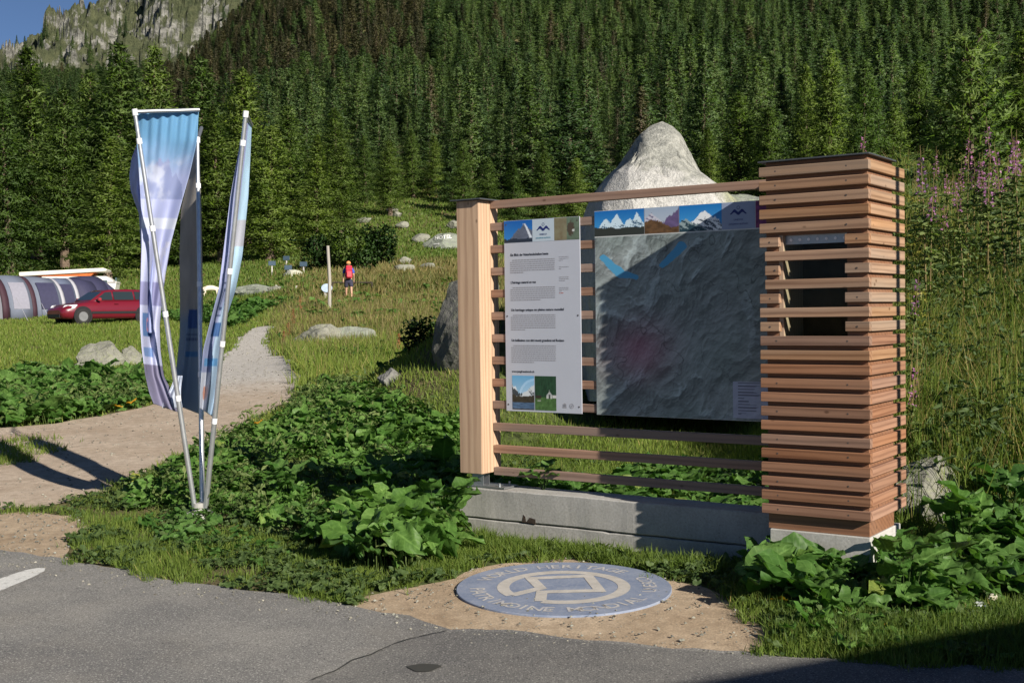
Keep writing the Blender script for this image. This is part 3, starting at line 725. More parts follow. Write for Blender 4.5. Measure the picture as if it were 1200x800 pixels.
heads = [(.178, 'Ein Blick der Naturlandschaften heute', .62), (.322, 'L\u2019héritage naturel en vue', .46), (.466, 'Un heritage unique en pleine nature mondial', .80), (.625, 'Un bellissimo con altri monti grandiosi sul Rodano', .80)]
for hi_, (t, s, e) in enumerate(heads):
    put_text(tp, s, PX(.085), PZ(t + .008), .026, PY - .0012, ink, 'heading', bold=True, width=pw * (e - .14) * 1.06)
    smallprint(tp, PX(.08), PX(.675), PZ(t + .03), (7, 7, 8, 9)[hi_], .0152, PY - .0012, ink2, rr_)
z_ = .2
for n_, g_ in ((3, .0), (2, .052), (3, .104), (3, .158)): smallprint(tp, PX(.73), PX(.855), PZ(.2 + g_), n_, .0125, PY - .0012, ink2, rr_, 0, .3)
smallprint(tp, PX(.73), PX(.85), PZ(.385), 1, .012, PY - .0012, plain('red print', (.4, .12, .1), .6), rr_, 0, .4)
put_text(tp, 'www.jungfraualetsch.ch', PX(.085), PZ(.795), .021, PY - .0012, ink, 'web_address', bold=True, width=pw * .30)
print_grid('photo', PX(.085), PX(.382), PZ(.990), PZ(.812), PY - .001, 50, 60, photo_rainbow, tp)
print_grid('photo', PX(.392), PX(.672), PZ(.990), PZ(.812), PY - .001, 50, 60, photo_chapel, tp)
g = MB(); x_ = PX(.78); zq = PZ(.962); g.add([(x_ - .017, PY - .0012, zq - .015), (x_ + .017, PY - .0012, zq - .015), (x_ + .017, PY - .0012, zq - .007), (x_ - .017, PY - .0012, zq - .007)], [(0, 1, 2, 3)])
for q in range(5): g.add([(x_ - .015 + q * .0065, PY - .0012, zq - .006), (x_ - .012 + q * .0065, PY - .0012, zq - .006), (x_ - .012 + q * .0065, PY - .0012, zq + .008), (x_ - .015 + q * .0065, PY - .0012, zq + .008)], [(0, 1, 2, 3)])
g.add([(x_ - .018, PY - .0012, zq + .009), (x_ + .018, PY - .0012, zq + .009), (x_, PY - .0012, zq + .02)], [(0, 1, 2)])
x2 = PX(.87); vs = []
for q in range(20):
    a = q / 20 * 2 * math.pi
    for r_ in (.018, .0135): vs.append((x2 + r_ * math.cos(a), PY - .0012, zq + r_ * math.sin(a)))
g.add(vs, [(2 * q, 2 * q + 1, (2 * q + 3) % 40, (2 * q + 2) % 40) for q in range(20)])
g.add([(x2 - .008, PY - .0012, zq), (x2, PY - .0012, zq - .008), (x2 + .008, PY - .0012, zq), (x2, PY - .0012, zq + .008)], [(0, 1, 2, 3)])
g.build('emblem', ink2, tp)
for sx_, sz_ in ((.03, .02), (.97, .02), (.03, .5), (.965, .5), (.03, .965), (.965, .965)):
    s = MB(); s.tube([(PX(sx_), PY + .001, PZ(sz_)), (PX(sx_), PY - .002, PZ(sz_))], .006, 10); s.build('screw', M['screw'], tp)
# map panel
bx0, bx1, bz0, bz1 = -2.110, -.745, C(.512), C(1.948)
mp = bbox('map_panel', (bx0, PY, bz0), (bx1, RV - .001, bz1), plain('map panel edge', (.5, .52, .52), .4), root, .0008); tag(mp, 'large relief map panel with photo strip on top')
mh = bz1 - .178
print_grid('relief_map', bx0 + .003, bx1, bz0 + .003, mh - .008, PY - .001, 420, 400, relief, mp)
mw = bx1 - bx0 + .03
def MX(s): return bx0 + s * mw
for s0, s1, fn in ((.0, .285, head_alps), (.286, .475, head_valley), (.476, .70, head_bietsch), (.87, .99, head_flower)):
    print_grid('header_photo', MX(s0) + .002, min(MX(s1), bx1), mh, bz1 - .002, PY - .001, int(260 * (s1 - s0)), 36, fn, mp)
lb = bbox('header_field', (MX(.701), PY - .001, mh), (MX(.869), PY + .001, bz1 - .002), plain('blue grey print', (.26, .31, .44), .4, var=.04), mp, 0)
logo(lb, MX(.785), mh + .105, mw * .082, PY - .002)
put_text(lb, 'UNESCO', MX(.785), mh + .055, .017, PY - .002, navy, align='CENTER'); put_text(lb, 'JUNGFRAU-ALETSCH', MX(.785), mh + .028, .0145, PY - .002, navy, align='CENTER')

# ------------------------------------------------------------------ low concrete wall of two stacked beams
wr_ = empty('concrete_wall', (OX, OY, 0), -tower_yaw, 'low wall of two stacked weathered concrete beams under the timber post and rails', 'wall')
wa0, wa1, wb0, wb1 = -3.265, -.655, .35, .615
def beam(name, z0, z1, chips, dy=0):
    bm = bmesh.new(); bmesh.ops.create_cube(bm, size=1)
    for v in bm.verts: v.co = Vector((wa0 + dy if v.co.x < 0 else wa1, wb0 + dy if v.co.y < 0 else wb1, z0 if v.co.z < 0 else z1))
    bmesh.ops.bevel(bm, geom=bm.edges[:], offset=.008, segments=1, affect='EDGES')
    for q in np.arange(wa0 + .05, wa1, .05): bmesh.ops.bisect_plane(bm, geom=bm.verts[:] + bm.edges[:] + bm.faces[:], plane_co=(q, 0, 0), plane_no=(1, 0, 0))
    for v in bm.verts:
        v.co.y += (vnoise(v.co.x * 9, v.co.z * 9, 3) - .5) * .006; v.co.z += (vnoise(v.co.x * 11, v.co.y * 40, 4) - .5) * .006
        for cx, amt in chips:
            if abs(v.co.x - cx) < .035 and v.co.y < wb0 + .03: v.co.z += amt
    me = D.meshes.new(name); bm.to_mesh(me); bm.free(); return link(name, me, M['concrete'], wr_)
beam('upper_beam', C(-.288), C(-.066), [])
beam('lower_beam', -.3, C(-.296), [(-1.98, -.006)], .004)
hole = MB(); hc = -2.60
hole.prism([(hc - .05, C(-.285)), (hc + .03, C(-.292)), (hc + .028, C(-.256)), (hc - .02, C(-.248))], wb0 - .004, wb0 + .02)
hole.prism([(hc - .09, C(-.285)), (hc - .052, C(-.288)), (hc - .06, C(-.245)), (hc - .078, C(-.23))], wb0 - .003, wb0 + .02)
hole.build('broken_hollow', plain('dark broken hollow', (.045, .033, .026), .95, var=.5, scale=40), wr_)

# ------------------------------------------------------------------ blue emblem disc on the ground
dc = ground(660.5, 691); pe = ground(787, 690)
DR = .5 * (253 / F_PX) * dc.y * 1.0
disc = empty('emblem_disc', (dc.x, dc.y, h1(dc.x, dc.y) + .004), 0, 'round blue stone disc with a beige ring and square emblem lying on bare earth', 'ground disc')
disc.rotation_euler = (R(-.0) + R(1.2), 0, R(-2))
bl, nt = new_mat('weathered blue disc'); v = coords(nt); nA = noise(nt, v, 5, 7, .65); nB = noise(nt, v, 45, 4, .7)
c = ramp(nt, nA, [(.3, (.135, .175, .27)), (.7, (.25, .285, .37))]); c = mix(nt, ramp(nt, nB, [(.5, (0, 0, 0)), (.75, (.5, .5, .5))]), c, (.36, .37, .40))
finish(nt, c, .6, nB, .3, .002)
be, nt = new_mat('beige emblem inlay'); v = coords(nt); nA = noise(nt, v, 12, 6, .65); nB = noise(nt, v, 70, 4, .7)
c = ramp(nt, nA, [(.3, (.36, .34, .31)), (.7, (.50, .475, .44))]); c = mix(nt, ramp(nt, nB, [(.56, (0, 0, 0)), (.75, (.5, .5, .5))]), c, (.22, .27, .42))
finish(nt, c, .75, nB, .3, .002)
be2, nt = new_mat('worn lettering'); v = coords(nt); nA = noise(nt, v, 9, 6, .65)
c = mix(nt, ramp(nt, nA, [(.30, (.45, .45, .45)), (.50, (.9, .9, .9))]), (.13, .18, .33), (.46, .44, .41)); finish(nt, c, .75)
g = MB(); n = 96
top = [(DR * math.cos(2 * math.pi * k / n), DR * math.sin(2 * math.pi * k / n)) for k in range(n)]
g.prism(top, -.03, .017, axis='z'); plate = g.build('plate', [bl], disc, .003)
def annulus(g, r0, r1, a0, a1, z, n=90):
    vs = []; 
    for k in range(n + 1):
        a = a0 + (a1 - a0) * k / n
        vs += [(r0 * math.cos(a), r0 * math.sin(a), z), (r1 * math.cos(a), r1 * math.sin(a), z)]
    g.add(vs, [(2 * k, 2 * k + 1, 2 * k + 3, 2 * k + 2) for k in range(n)])
def strokes(g, pts, w_, z):
    pts = [Vector((p[0], p[1])) for p in pts]; L_ = []; R_ = []
    for i, p in enumerate(pts):
        d0 = (p - pts[i - 1]).normalized() if i else (pts[1] - p).normalized()
        d1 = (pts[i + 1] - p).normalized() if i < len(pts) - 1 else d0
        n0 = Vector((-d0.y, d0.x)); n1_ = Vector((-d1.y, d1.x)); mm = (n0 + n1_).normalized(); k = w_ / max(.35, mm.dot(n0))
        L_.append(p + mm * k); R_.append(p - mm * k)
    for i in range(len(pts) - 1): g.add([(*L_[i], z), (*L_[i + 1], z), (*R_[i + 1], z), (*R_[i], z)], [(0, 3, 2, 1)])
g = MB(); zt_ = .0185
A0 = R(215); A1 = R(215) + 2 * math.pi - R(-12)
annulus(g, DR * .505, DR * .62, R(250), R(250) + R(323), zt_)
rm = .5625
sq = [(rm * math.cos(R(213)), rm * math.sin(R(213))), (-.21, -.06), (-.31, .32), (.24, .40), (.33, -.16), (-.20, -.20), (rm * math.cos(R(248)), rm * math.sin(R(248)))]
strokes(g, [(p[0] * DR, p[1] * DR) for p in sq], .052 * DR, zt_ + .0006)
g.build('emblem', be, disc)
def arc_text(s, r, mid, span, flip, size):
    g = MB(); n = len(s)
    for i, ch in enumerate(s):
        if ch == ' ': continue
        v, f = text_mesh(ch, size, 0, 'CENTER', True)
        a = mid + (i / (n - 1) - .5) * span * (1 if flip else -1)
        rot = a + math.pi / 2 if flip else a - math.pi / 2
        ca, sa = math.cos(rot), math.sin(rot); y0 = -size * .35
        g.add([(r * math.cos(a) + p[0] * ca - (p[1] + y0) * sa, r * math.sin(a) + p[0] * sa + (p[1] + y0) * ca, zt_) for p in v], f)
    return g.build('lettering', be2, disc)
arc_text('PATRIMOINE MONDIAL', DR * .80, R(256), R(140), True, .130)
arc_text('WORLD HERITAGE', DR * .80, R(100), R(110), False, .125)
arc_text('UNESCO', DR * .80, R(4), R(32), True, .115)
# ------------------------------------------------------------------ three banners on leaning poles
fb = ground(233, 606); FY = fb.y
fstand = empty('banner_stand', fb, 0, 'three leaning aluminium poles spread upward like a fan from one ground socket', 'banner stand')
def loc(p): return Vector(p) - fb
s = MB(); s.tube([(0, 0, -.05), (0, 0, .05)], [.17, .15], 14); s.tube([(0, 0, .05), (0, 0, .12)], [.05, .045], 12); s.build('ground_socket', M['concrete'], fstand)
TL_, TM_, TR_ = at(158, 131, FY - .35), at(231.5, 164, FY + .75), at(288, 133, FY - .42)
def base_at(px): return at(px, 604, FY)
poles = [(base_at(229.5), TL_), (base_at(235.5) + Vector((0, .05, 0)), TM_), (base_at(240), TR_)]
for (b_, t_), rings, bar in zip(poles, [(.07, .28, .49, .70), (.13, .40, .64), (.07, .38, .56, .755)], [at(233.5, 129, FY - .12), at(236, 150, FY + 1.15), at(294.5, 147, FY + .10)]):
    s = MB(); s.tube([loc(b_), loc(t_)], [.022, .016], 12); p = s.build('pole', M['alu'], fstand)
    rg = MB()
    for q in rings:
        c_ = loc(t_).lerp(loc(b_), q); dd = (loc(b_) - loc(t_)).normalized() * .022
        rg.tube([c_ - dd, c_ + dd], [.0225, .0225], 12)
    rg.tube([loc(t_) - (loc(b_) - loc(t_)).normalized() * .02, loc(t_) + (loc(b_) - loc(t_)).normalized() * .03], [.022, .022], 10)
    rg.build('clamp_ring', M['white_plastic'], p)
    s = MB(); s.tube([loc(t_), loc(bar)], .017, 10); s.build('cross_bar', M['galv'], p)
m, nt = new_mat('printed banner cloth'); a_ = nd(nt, 'ShaderNodeAttribute', attribute_name='col')
n_ = noise(nt, coords(nt, (900, 900, 900)), 1, 2)
p = nd(nt, 'ShaderNodeBsdfPrincipled'); nt.links.new(a_.outputs['Color'], p.inputs['Base Color']); p.inputs['Roughness'].default_value = .55; p.inputs['Specular IOR Level'].default_value = .3
t = nd(nt, 'ShaderNodeBsdfTranslucent'); nt.links.new(a_.outputs['Color'], t.inputs[0])
ms = nd(nt, 'ShaderNodeMixShader'); ms.inputs[0].default_value = .45; nt.links.new(p.outputs[0], ms.inputs[1]); nt.links.new(t.outputs[0], ms.inputs[2])
o_ = nd(nt, 'ShaderNodeOutputMaterial'); nt.links.new(ms.outputs[0], o_.inputs[0]); M['cloth'] = m
def banner(name, rows, colfn, label, fold, nu=56, nv=190, group=None):
    """rows: (py, left px, right px, depth left, depth right); cloth with ripples of real depth"""
    ky = [r[0] for r in rows]; vv = np.linspace(ky[0], ky[-1], nv); V = []
    A = [np.interp(vv, ky, [r[k] for r in rows]) for k in range(1, 5)]
    for k in range(4):
        for it in range(5): A[k][1:-1] = (A[k][:-2] + 2 * A[k][1:-1] + A[k][2:]) / 4
    for i, y in enumerate(vv):
        for j in range(nu):
            u = j / (nu - 1); yy = y + (rows_end(rows, u) if False else 0)
            d = A[2][i] * (1 - u) + A[3][i] * u + fold(u, i / (nv - 1))
            px = A[0][i] * (1 - u) + A[1][i] * u
            V.append(tuple(at(px, y + SL(name, u, i / (nv - 1)), d)))
    V = np.array(V); uu, ww = np.meshgrid(np.linspace(0, 1, nu), np.linspace(0, 1, nv))
    c = colfn(uu, ww).reshape(-1, 3)
    i = np.arange(nv - 1)[:, None]; j = np.arange(nu - 1)[None, :]
    Q = np.stack([i * nu + j, i * nu + j + 1, (i + 1) * nu + j + 1, (i + 1) * nu + j], -1).reshape(-1, 4)
    org = V.mean(0); me = npmesh(name, V - org, Q, smooth=True, col=np.clip(c, 0, 1)); o = link(name, me, M['cloth']); o.location = org
    sol = o.modifiers.new('thickness', 'SOLIDIFY'); sol.thickness = .0015
    return tag(o, label, 'banner')
BEND = {}
def SL(name, u, w_): return BEND.get(BK[0], lambda u, w_: 0)(u, w_)
BK = ['']
def cloth1(u, w_):
    n1 = fbm(u * 3 + 3, w_ * 9, 5, 201); n2 = fbm(u * 9, w_ * 16, 4, 205)
    c = L(.20, .45, .70)[None, None] * (.85 + .3 * n1[..., None])
    k = ss(.06, .30, w_ + (n1 - .5) * .12)[..., None]; c = c * (1 - k) + L(.55, .60, .84) * k
    mtn = (w_ > .16 + .22 * np.abs(u - .45) + (n2 - .5) * .1) & (w_ < .3); c = sel(mtn, L(.38, .44, .68), c)
    cl = (ss(.50, .66, fbm(u * 3 + w_ * 4, w_ * 14, 5, 207)) * ss(.14, .2, w_) * (1 - ss(.40, .46, w_)) * .75)[..., None]; c = c * (1 - cl) + L(.72, .76, .88) * cl
    k = (ss(.33, .40, w_) * .75)[..., None]; c = c * (1 - k) + L(.58, .62, .84) * k
    wh = (w_ > .36) & (w_ < .40); c = sel(wh, L(.74, .78, .88), c)
    c = sel((w_ > .44) & (n2 > .58) & (w_ < .60), L(.68, .70, .82), c)
    c = sel((w_ > .58) & (w_ < .66), L(.34, .35, .58), c)
    c = sel((w_ > .66) & (w_ < .86), L(.62, .65, .84), c)
    c = sel((w_ > .685) & (w_ < .765) & (u > .12) & (u < .58), L(.16, .30, .58), c)
    c = sel((np.hypot((u - .35) / .6, (w_ - .725) * 2.6) < .06) & ~(np.hypot((u - .35) / .6, (w_ - .725) * 2.6) < .035), L(.75, .35, .40), c)
    c = sel((w_ > .80) & (w_ < .835) & (u > .1) & (u < .6), L(.25, .38, .66), c)
    c = sel(w_ > .86, L(.26, .25, .38)[None, None] * (.7 + .6 * n2[..., None]), c)
    return c
BK[0] = 'b1'; BEND['b1'] = lambda u, w_: (u - .5) * 3 * w_ + 8 * max(0, w_ - .93) / .07 * (u - .2)
FD = FY - .20
banner('banner', [(130, 159.5, 233, FD - .1, FD + .1), (165, 160, 231, FD, FD + .1), (205, 163, 222, FD + .05, FD + .2), (240, 165, 212, FD + .03, FD + .26), (285, 166, 200, FD + .0, FD + .33), (320, 165, 194, FD + .0, FD + .36), (350, 164, 190, FD + .0, FD + .38), (380, 164, 187, FD + .0, FD + .38), (410, 166, 188, FD + .02, FD + .36), (440, 170, 192, FD + .05, FD + .34), (463, 175, 205, FD + .1, FD + .3), (476, 180, 212, FD + .12, FD + .25)],
       cloth1, 'light blue banner with clouds hanging from the cross bar of the left leaning pole', lambda u, w_: .05 * math.sin(u * 9 + w_ * 5) * min(1, w_ * 3) + .10 * math.sin(u * 3.14) * w_ * (1 - w_) * 2.5 + .012 * math.sin(u * 40 + w_ * 10) * max(0, .25 - w_) * 4)
def cloth1b(u, w_):
    n2 = fbm(u * 6, w_ * 12, 4, 215); return L(.48, .54, .80)[None, None] * (.75 + .5 * n2[..., None])
BK[0] = 'b1b'; BEND['b1b'] = lambda u, w_: 0
# the cloth's rear fold, blown out behind the pole: same banner, second length of cloth
fold = banner('rear_fold', [(170, 160, 172, FD + .25, FD + .15), (186, 154, 170, FD + .32, FD + .15), (205, 151.5, 168, FD + .34, FD + .18), (222, 153, 167, FD + .32, FD + .2), (237, 158, 170, FD + .28, FD + .2), (250, 163, 174, FD + .2, FD + .2), (300, 166, 180, FD + .2, FD + .25), (350, 163, 178, FD + .18, FD + .25), (390, 166, 180, FD + .18, FD + .25)],
       cloth1b, None, lambda u, w_: .04 * math.sin(u * 7 + w_ * 6))
if 'category' in fold: del fold['category']
b1 = [o for o in D.objects if o.name == 'banner'][0]
fold.location = Vector(fold.location) - Vector(b1.location); fold.parent = b1
tail = banner('lower_tail', [(440, 205, 214, FD + .3, FD + .35), (455, 200, 212, FD + .25, FD + .35), (466, 192, 212, FD + .22, FD + .3), (478, 190, 214, FD + .2, FD + .3)], lambda u, w_: L(.6, .66, .78)[None, None] + np.zeros(u.shape + (3,)), None, lambda u, w_: .05 * math.sin(u * 9), nu=14, nv=20)
if 'category' in tail: del tail['category']
tail.location = Vector(tail.location) - Vector(b1.location); tail.parent = b1
def cloth2(u, w_):
    n1 = fbm(u * 4, w_ * 10, 4, 221); c = L(.46, .43, .40)[None, None] * (.75 + .5 * n1[..., None])
    c = c + L(.0, .06, .14) * ss(.1, .0, w_)[..., None]
    k = (ss(.62, .7, w_) * .8)[..., None]; c = c * (1 - k) + L(.22, .34, .50) * k
    c = sel((w_ > .64) & (w_ < .71) & (u > .35) & (u < .88) & ((u - .35) / .5 + (w_ - .64) / .07 * .2 > .1), L(.08, .16, .38), c)
    for q in (.735, .755): c = sel((np.abs(w_ - q) < .004) & (u > .3) & (u < .85) & ((u * 40) % 1 < .75), L(.10, .14, .26), c)
    c = sel((w_ > .80) & (w_ < .825) & (u > .3) & (u < .9), L(.10, .26, .50), c)
    return c
BK[0] = 'b2'; BEND['b2'] = lambda u, w_: 16 * max(0, w_ - .9) / .1 * u
BD = FY + .75
banner('banner', [(172, 229, 233.5, BD + .3, BD + .1), (210, 221, 234.5, BD + .3, BD + .1), (245, 212, 236, BD + .3, BD), (300, 210.5, 237, BD + .25, BD), (350, 211, 238, BD + .15, BD - .05), (390, 211, 237, BD + .05, BD - .15), (430, 207, 238, BD, BD - .25), (471, 198, 239, BD - .15, BD - .3)],
       cloth2, 'dark blue grey banner in shade behind the upright middle pole', lambda u, w_: .06 * math.sin(u * 8 + w_ * 4) * w_)
def cloth3(u, w_):
    n1 = fbm(u * 5, w_ * 12, 4, 231)
    c = L(.46, .50, .72)[None, None] * (.95 + .4 * n1[..., None])
    rt_ = (u > .58 - .1 * w_)[..., None]; c = np.where(rt_, c * 0 + L(.60, .80, .95) * (.85 + .3 * n1[..., None]), c)
    c = sel((w_ > .33) & (w_ < .42) & (u > .5), L(.60, .62, .70), c)
    c = c * (1 - (ss(.5, .6, w_) * .45)[..., None]) + L(.20, .26, .42) * (ss(.5, .6, w_) * .45)[..., None]
    for r_ in (.055, .032):
        q = np.abs(np.maximum(np.abs(u - .42) / 2.6, np.abs(w_ - .60)) - r_) < .004; c = sel(q, L(.08, .12, .26), c)
    c = sel((w_ > .68) & (w_ < .73) & (u > .2) & (u < .7), L(.07, .16, .38), c)
    c = sel((w_ > .80) & (w_ < .83) & (u > .1) & (u < .8), L(.16, .38, .66), c)
    c = sel((w_ > .85) & (u < .55), L(.62, .66, .76), c)
    c = sel((np.hypot((u - .22) / 2.6, w_ - .925) < .030), L(.60, .34, .28), c)
    return c
BK[0] = 'b3'; BEND['b3'] = lambda u, w_: -10 * max(0, w_ - .9) / .1 * (1 - u) + 0
CD = FY - .25
banner('banner', [(144, 286, 295, CD - .12, CD + .36), (180, 279, 293.5, CD - .1, CD + .36), (230, 270, 291, CD - .05, CD + .36), (300, 261, 284, CD, CD + .38), (340, 256, 276, CD + .05, CD + .42), (370, 248, 266, CD + .1, CD + .45), (410, 238, 260, CD + .12, CD + .45), (450, 235, 256, CD + .15, CD + .45), (488, 234, 249, CD + .2, CD + .45)],
       cloth3, 'narrow pale blue banner seen edge on at the right leaning pole', lambda u, w_: .05 * math.sin(u * 10 + w_ * 6) * w_)

# ------------------------------------------------------------------ rocks
def rock(name, loc_, size, seed, mat, label, cat='rock', group=None, rz=0, cuts=14, rough=.16, sub=4, sink=.3, shape=None, tilt=(0, 0)):
    bm = bmesh.new(); bmesh.ops.create_icosphere(bm, subdivisions=sub, radius=1)
    r = random.Random(seed)
    pl_ = []
    for k in range(cuts):
        n_ = Vector((r.uniform(-1, 1), r.uniform(-1, 1), r.uniform(-.5, 1))).normalized(); pl_.append((n_, r.uniform(.55, .88)))
    for v in bm.verts:
        p = v.co.copy()
        for n_, d_ in pl_:
            q = p.dot(n_)
            if q > d_: p -= n_ * (q - d_)
        a = p.normalized()
        nz = float(fbm(a.x * 2.2 + seed, a.y * 2.2 + a.z * 3.1, 4, seed)) - .5; nz2 = float(fbm(a.x * 7 + a.z * 5, a.y * 7 - a.z * 6, 3, seed + 9)) - .5
        p *= 1 + nz * rough * 2 + nz2 * rough * .7
        if shape: p = shape(p)
        v.co = Vector((p.x * size[0], p.y * size[1], p.z * size[2]))
    me = D.meshes.new(name); bm.to_mesh(me); bm.free()
    o = link(name, me, mat); o.location = (loc_[0], loc_[1], loc_[2] + size[2] * (1 - sink * 2) * .5 - size[2] * .2); o.rotation_euler = (tilt[0], tilt[1], rz)
    return tag(o, label, cat, group)
M['rock_dk2'] = rock_mat('very dark gneiss', (.12, .12, .11), (.03, .03, .03), (.15, .17, .10), .7, 2.5)
# the big pale boulder behind the stand: traced outline with real faces
def big_boulder():
    d0 = 14.5; base = gd(775, d0)
    def P(px, py, d): return at(px, py, d) - base
    rings = []
    # horizontal rings from the top: (py, left, right, front depth, back depth, ridge px)
    spec = [(144, 769, 784, 14.4, 14.6), (148, 760, 790, 14.25, 14.85), (157, 748, 799, 14.0, 15.2), (170, 741, 805, 13.8, 15.6), (185, 731, 813, 13.6, 16.0), (200, 717, 824, 13.45, 16.4), (215, 704, 842, 13.3, 16.8), (235, 697, 862, 13.2, 17.2), (262, 690, 880, 13.1, 17.6), (310, 680, 900, 13.0, 18), (370, 682, 915, 13.0, 18.3), (470, 684, 925, 13.0, 18.6)]
    n = 56; V_ = []
    for i, (py, l, r, f, b) in enumerate(spec):
        cx = (l + r) / 2
        for k in range(n):
            a = 2 * math.pi * k / n
            # squarish outline: flat lit front, left flank turned away
            ca, sa = math.cos(a), math.sin(a); e = .55
            e = .95 - .55 * min(1, i / 6); ux = math.copysign(abs(ca) ** e, ca); uy = math.copysign(abs(sa) ** max(.42, e), sa)
            d = (f + b) / 2 + uy * (b - f) / 2
            if ux < -.93 and i > 2: d += (-ux - .93) * 6
            px = cx + ux * (r - l) / 2
            p = P(px, py, min(d, 14.5)); p.y += d - min(d, 14.5); V_.append(p)
    bm = bmesh.new(); vs = [bm.verts.new(p) for p in V_]; top_ = bm.verts.new(P(776, 142, 14.5))
    for k in range(n): bm.faces.new((vs[k], vs[(k + 1) % n], top_))
    for i in range(len(spec) - 1):
        for k in range(n): bm.faces.new((vs[i * n + k], vs[(i + 1) * n + k], vs[(i + 1) * n + (k + 1) % n], vs[i * n + (k + 1) % n]))
    bmesh.ops.subdivide_edges(bm, edges=bm.edges[:], cuts=2, use_grid_fill=True)
    bmesh.ops.recalc_face_normals(bm, faces=bm.faces[:]); bm.normal_update()
    mv = []
    for v in bm.verts:
        c_ = v.co; a = .6 * float(fbm(c_.x * .8 + 9, c_.z * 1.1 + c_.y * .8, 5, 301, .6)) - .5; b = float(fbm(c_.x * 5, c_.z * 5 + c_.y * 3, 4, 305)) - .5
        rg_ = abs(float(fbm(c_.x * 1.6 + c_.z * .6, c_.y + c_.z * 1.3, 3, 309)) - .5)
        cr_ = abs(float(fbm(c_.x * .9 + c_.z * .35 + 3, c_.z * .8 - c_.x * .2 + c_.y * .5, 3, 313, .45)) - .5); cr2 = abs(float(fbm(c_.x * 2.4 - c_.z, c_.z * 2.2 + c_.x + c_.y, 2, 317)) - .5); k_ = .25 + .75 * min(1, max(0, (V_[0].z - c_.z) / 1.2)); mv.append(v.normal * k_ * (a * .08 + b * .05 + (min(cr_, .16) - .09) * .40 + (min(cr2, .1) - .06) * .26 - (.05 if rg_ < .012 else 0)))
    for v, d_ in zip(bm.verts, mv): v.co += d_
    rq = random.Random(21); mid_ = sum((v.co for v in bm.verts), Vector()) / len(bm.verts)
    for q_ in range(46):
        n_ = Vector((rq.uniform(-.9, .9), rq.uniform(-1, .25), rq.uniform(-.05, .75))).normalized(); dm = sorted(v.co.dot(n_) for v in bm.verts)[-1 - int(len(bm.verts) * rq.uniform(.002, .02))]
        for v in bm.verts:
            e_ = v.co.dot(n_) - dm
            if e_ > 0: v.co -= n_ * e_ * .88
    for f in bm.faces: f.smooth = False
    me = D.meshes.new('boulder'); bm.to_mesh(me); bm.free()
    m, nt = new_mat('pale granite boulder'); v = coords(nt)
    n1 = noise(nt, v, 1.1, 7, .6); n2 = noise(nt, v, 8, 6, .7); n3 = noise(nt, v, 40, 4, .7)
    c = ramp(nt, n2, [(.30, (.20, .20, .19)), (.44, (.40, .395, .375)), (.62, (.52, .51, .49))])
    sp_ = nd(nt, 'ShaderNodeSeparateXYZ'); nt.links.new(v, sp_.inputs[0])
    f_ = nd(nt, 'ShaderNodeMath', operation='MULTIPLY_ADD'); nt.links.new(n1, f_.inputs[0]); f_.inputs[1].default_value = 2.0; nt.links.new(sp_.outputs[2], f_.inputs[2])
    zt_ = V_[0].z
    mr = nd(nt, 'ShaderNodeMapRange'); mr.inputs[1].default_value = zt_ + .30; mr.inputs[2].default_value = zt_ + .42; nt.links.new(f_.outputs[0], mr.inputs[0])
    li = ramp(nt, n2, [(.35, (.09, .095, .08)), (.5, (.21, .215, .18)), (.65, (.40, .40, .35))])
    c = mix(nt, mr.outputs[0], c, li)
    yl = nd(nt, 'ShaderNodeMath', operation='MULTIPLY_ADD'); nt.links.new(n1, yl.inputs[0]); yl.inputs[1].default_value = .9; nt.links.new(sp_.outputs[0], yl.inputs[2])
    mr2 = nd(nt, 'ShaderNodeMapRange'); mr2.inputs[1].default_value = .98; mr2.inputs[2].default_value = 1.15; nt.links.new(yl.outputs[0], mr2.inputs[0])
    c = mix(nt, mr2.outputs[0], c, ramp(nt, n2, [(.35, (.14, .15, .09)), (.6, (.36, .38, .18))]))
    c = mix(nt, .3, c, ramp(nt, n3, [(.35, (.2, .2, .2)), (.65, (.7, .7, .68))]))
    ad = nd(nt, 'ShaderNodeMath', operation='ADD'); nt.links.new(n2, ad.inputs[0]); nt.links.new(n3, ad.inputs[1])
    finish(nt, c, .92, ad.outputs[0], .8, .04)
    o = link('boulder', me, m); o.location = base
    return tag(o, 'huge pale pointed granite boulder with lichened peak rising behind the map panel', 'boulder')
big_boulder()
g_ = ground(125, 430); rock('boulder', g_, (.80, .5, .62), 3, M['rock'], 'grey green layered boulder at the leafy patch behind the banners', 'boulder', rz=.3)
g_ = ground(157, 428); rock('boulder', g_, (.42, .4, .46), 5, M['rock'], 'smaller grey stone just right of the layered boulder behind the banners', 'boulder', rz=.9)
g_ = ground(76, 430); rock('rock', g_, (.2, .2, .10), 6, M['rock'], 'low flat grey stone at the left foot of the layered boulder')
g_ = gd(522, 15.2); rock('boulder', (g_.x + .20, g_.y, g_.z + .60), (.36, .6, .80), 12, M['rock_dk2'], 'dark grey boulder leaning on the grassy mound left of the timber post', 'boulder', rz=.5, tilt=(0, .25))
g_ = gd(458, 15.5); rock('rock', g_, (.22, .2, .17), 14, M['rock_dark'], 'small dark rock low on the slope left of the timber post')
g_ = ground(374, 406); g_.z += .12; rock('rock', g_, (.85, .7, .55), 17, M['rock'], 'grey rock beside the path, left one of the pair in the long grass', rz=.5, tilt=(.1, -.15))
g_ = ground(411, 404); g_.z += .12; rock('rock', g_, (.75, .6, .42), 19, M['rock_green'], 'lower flat rock beside the path, right one of the pair in the long grass', rz=-.2)
g_ = ground(310, 345); rock('rock', g_, (1.9, 1.0, .55), 23, M['rock_green'], 'long flat pale rock in the meadow right of the banners', rz=.1)
g_ = ground(325, 343); rock('rock', g_, (.6, .6, .42), 24, M['rock'], 'rounded grey rock at the right end of the long flat meadow rock')
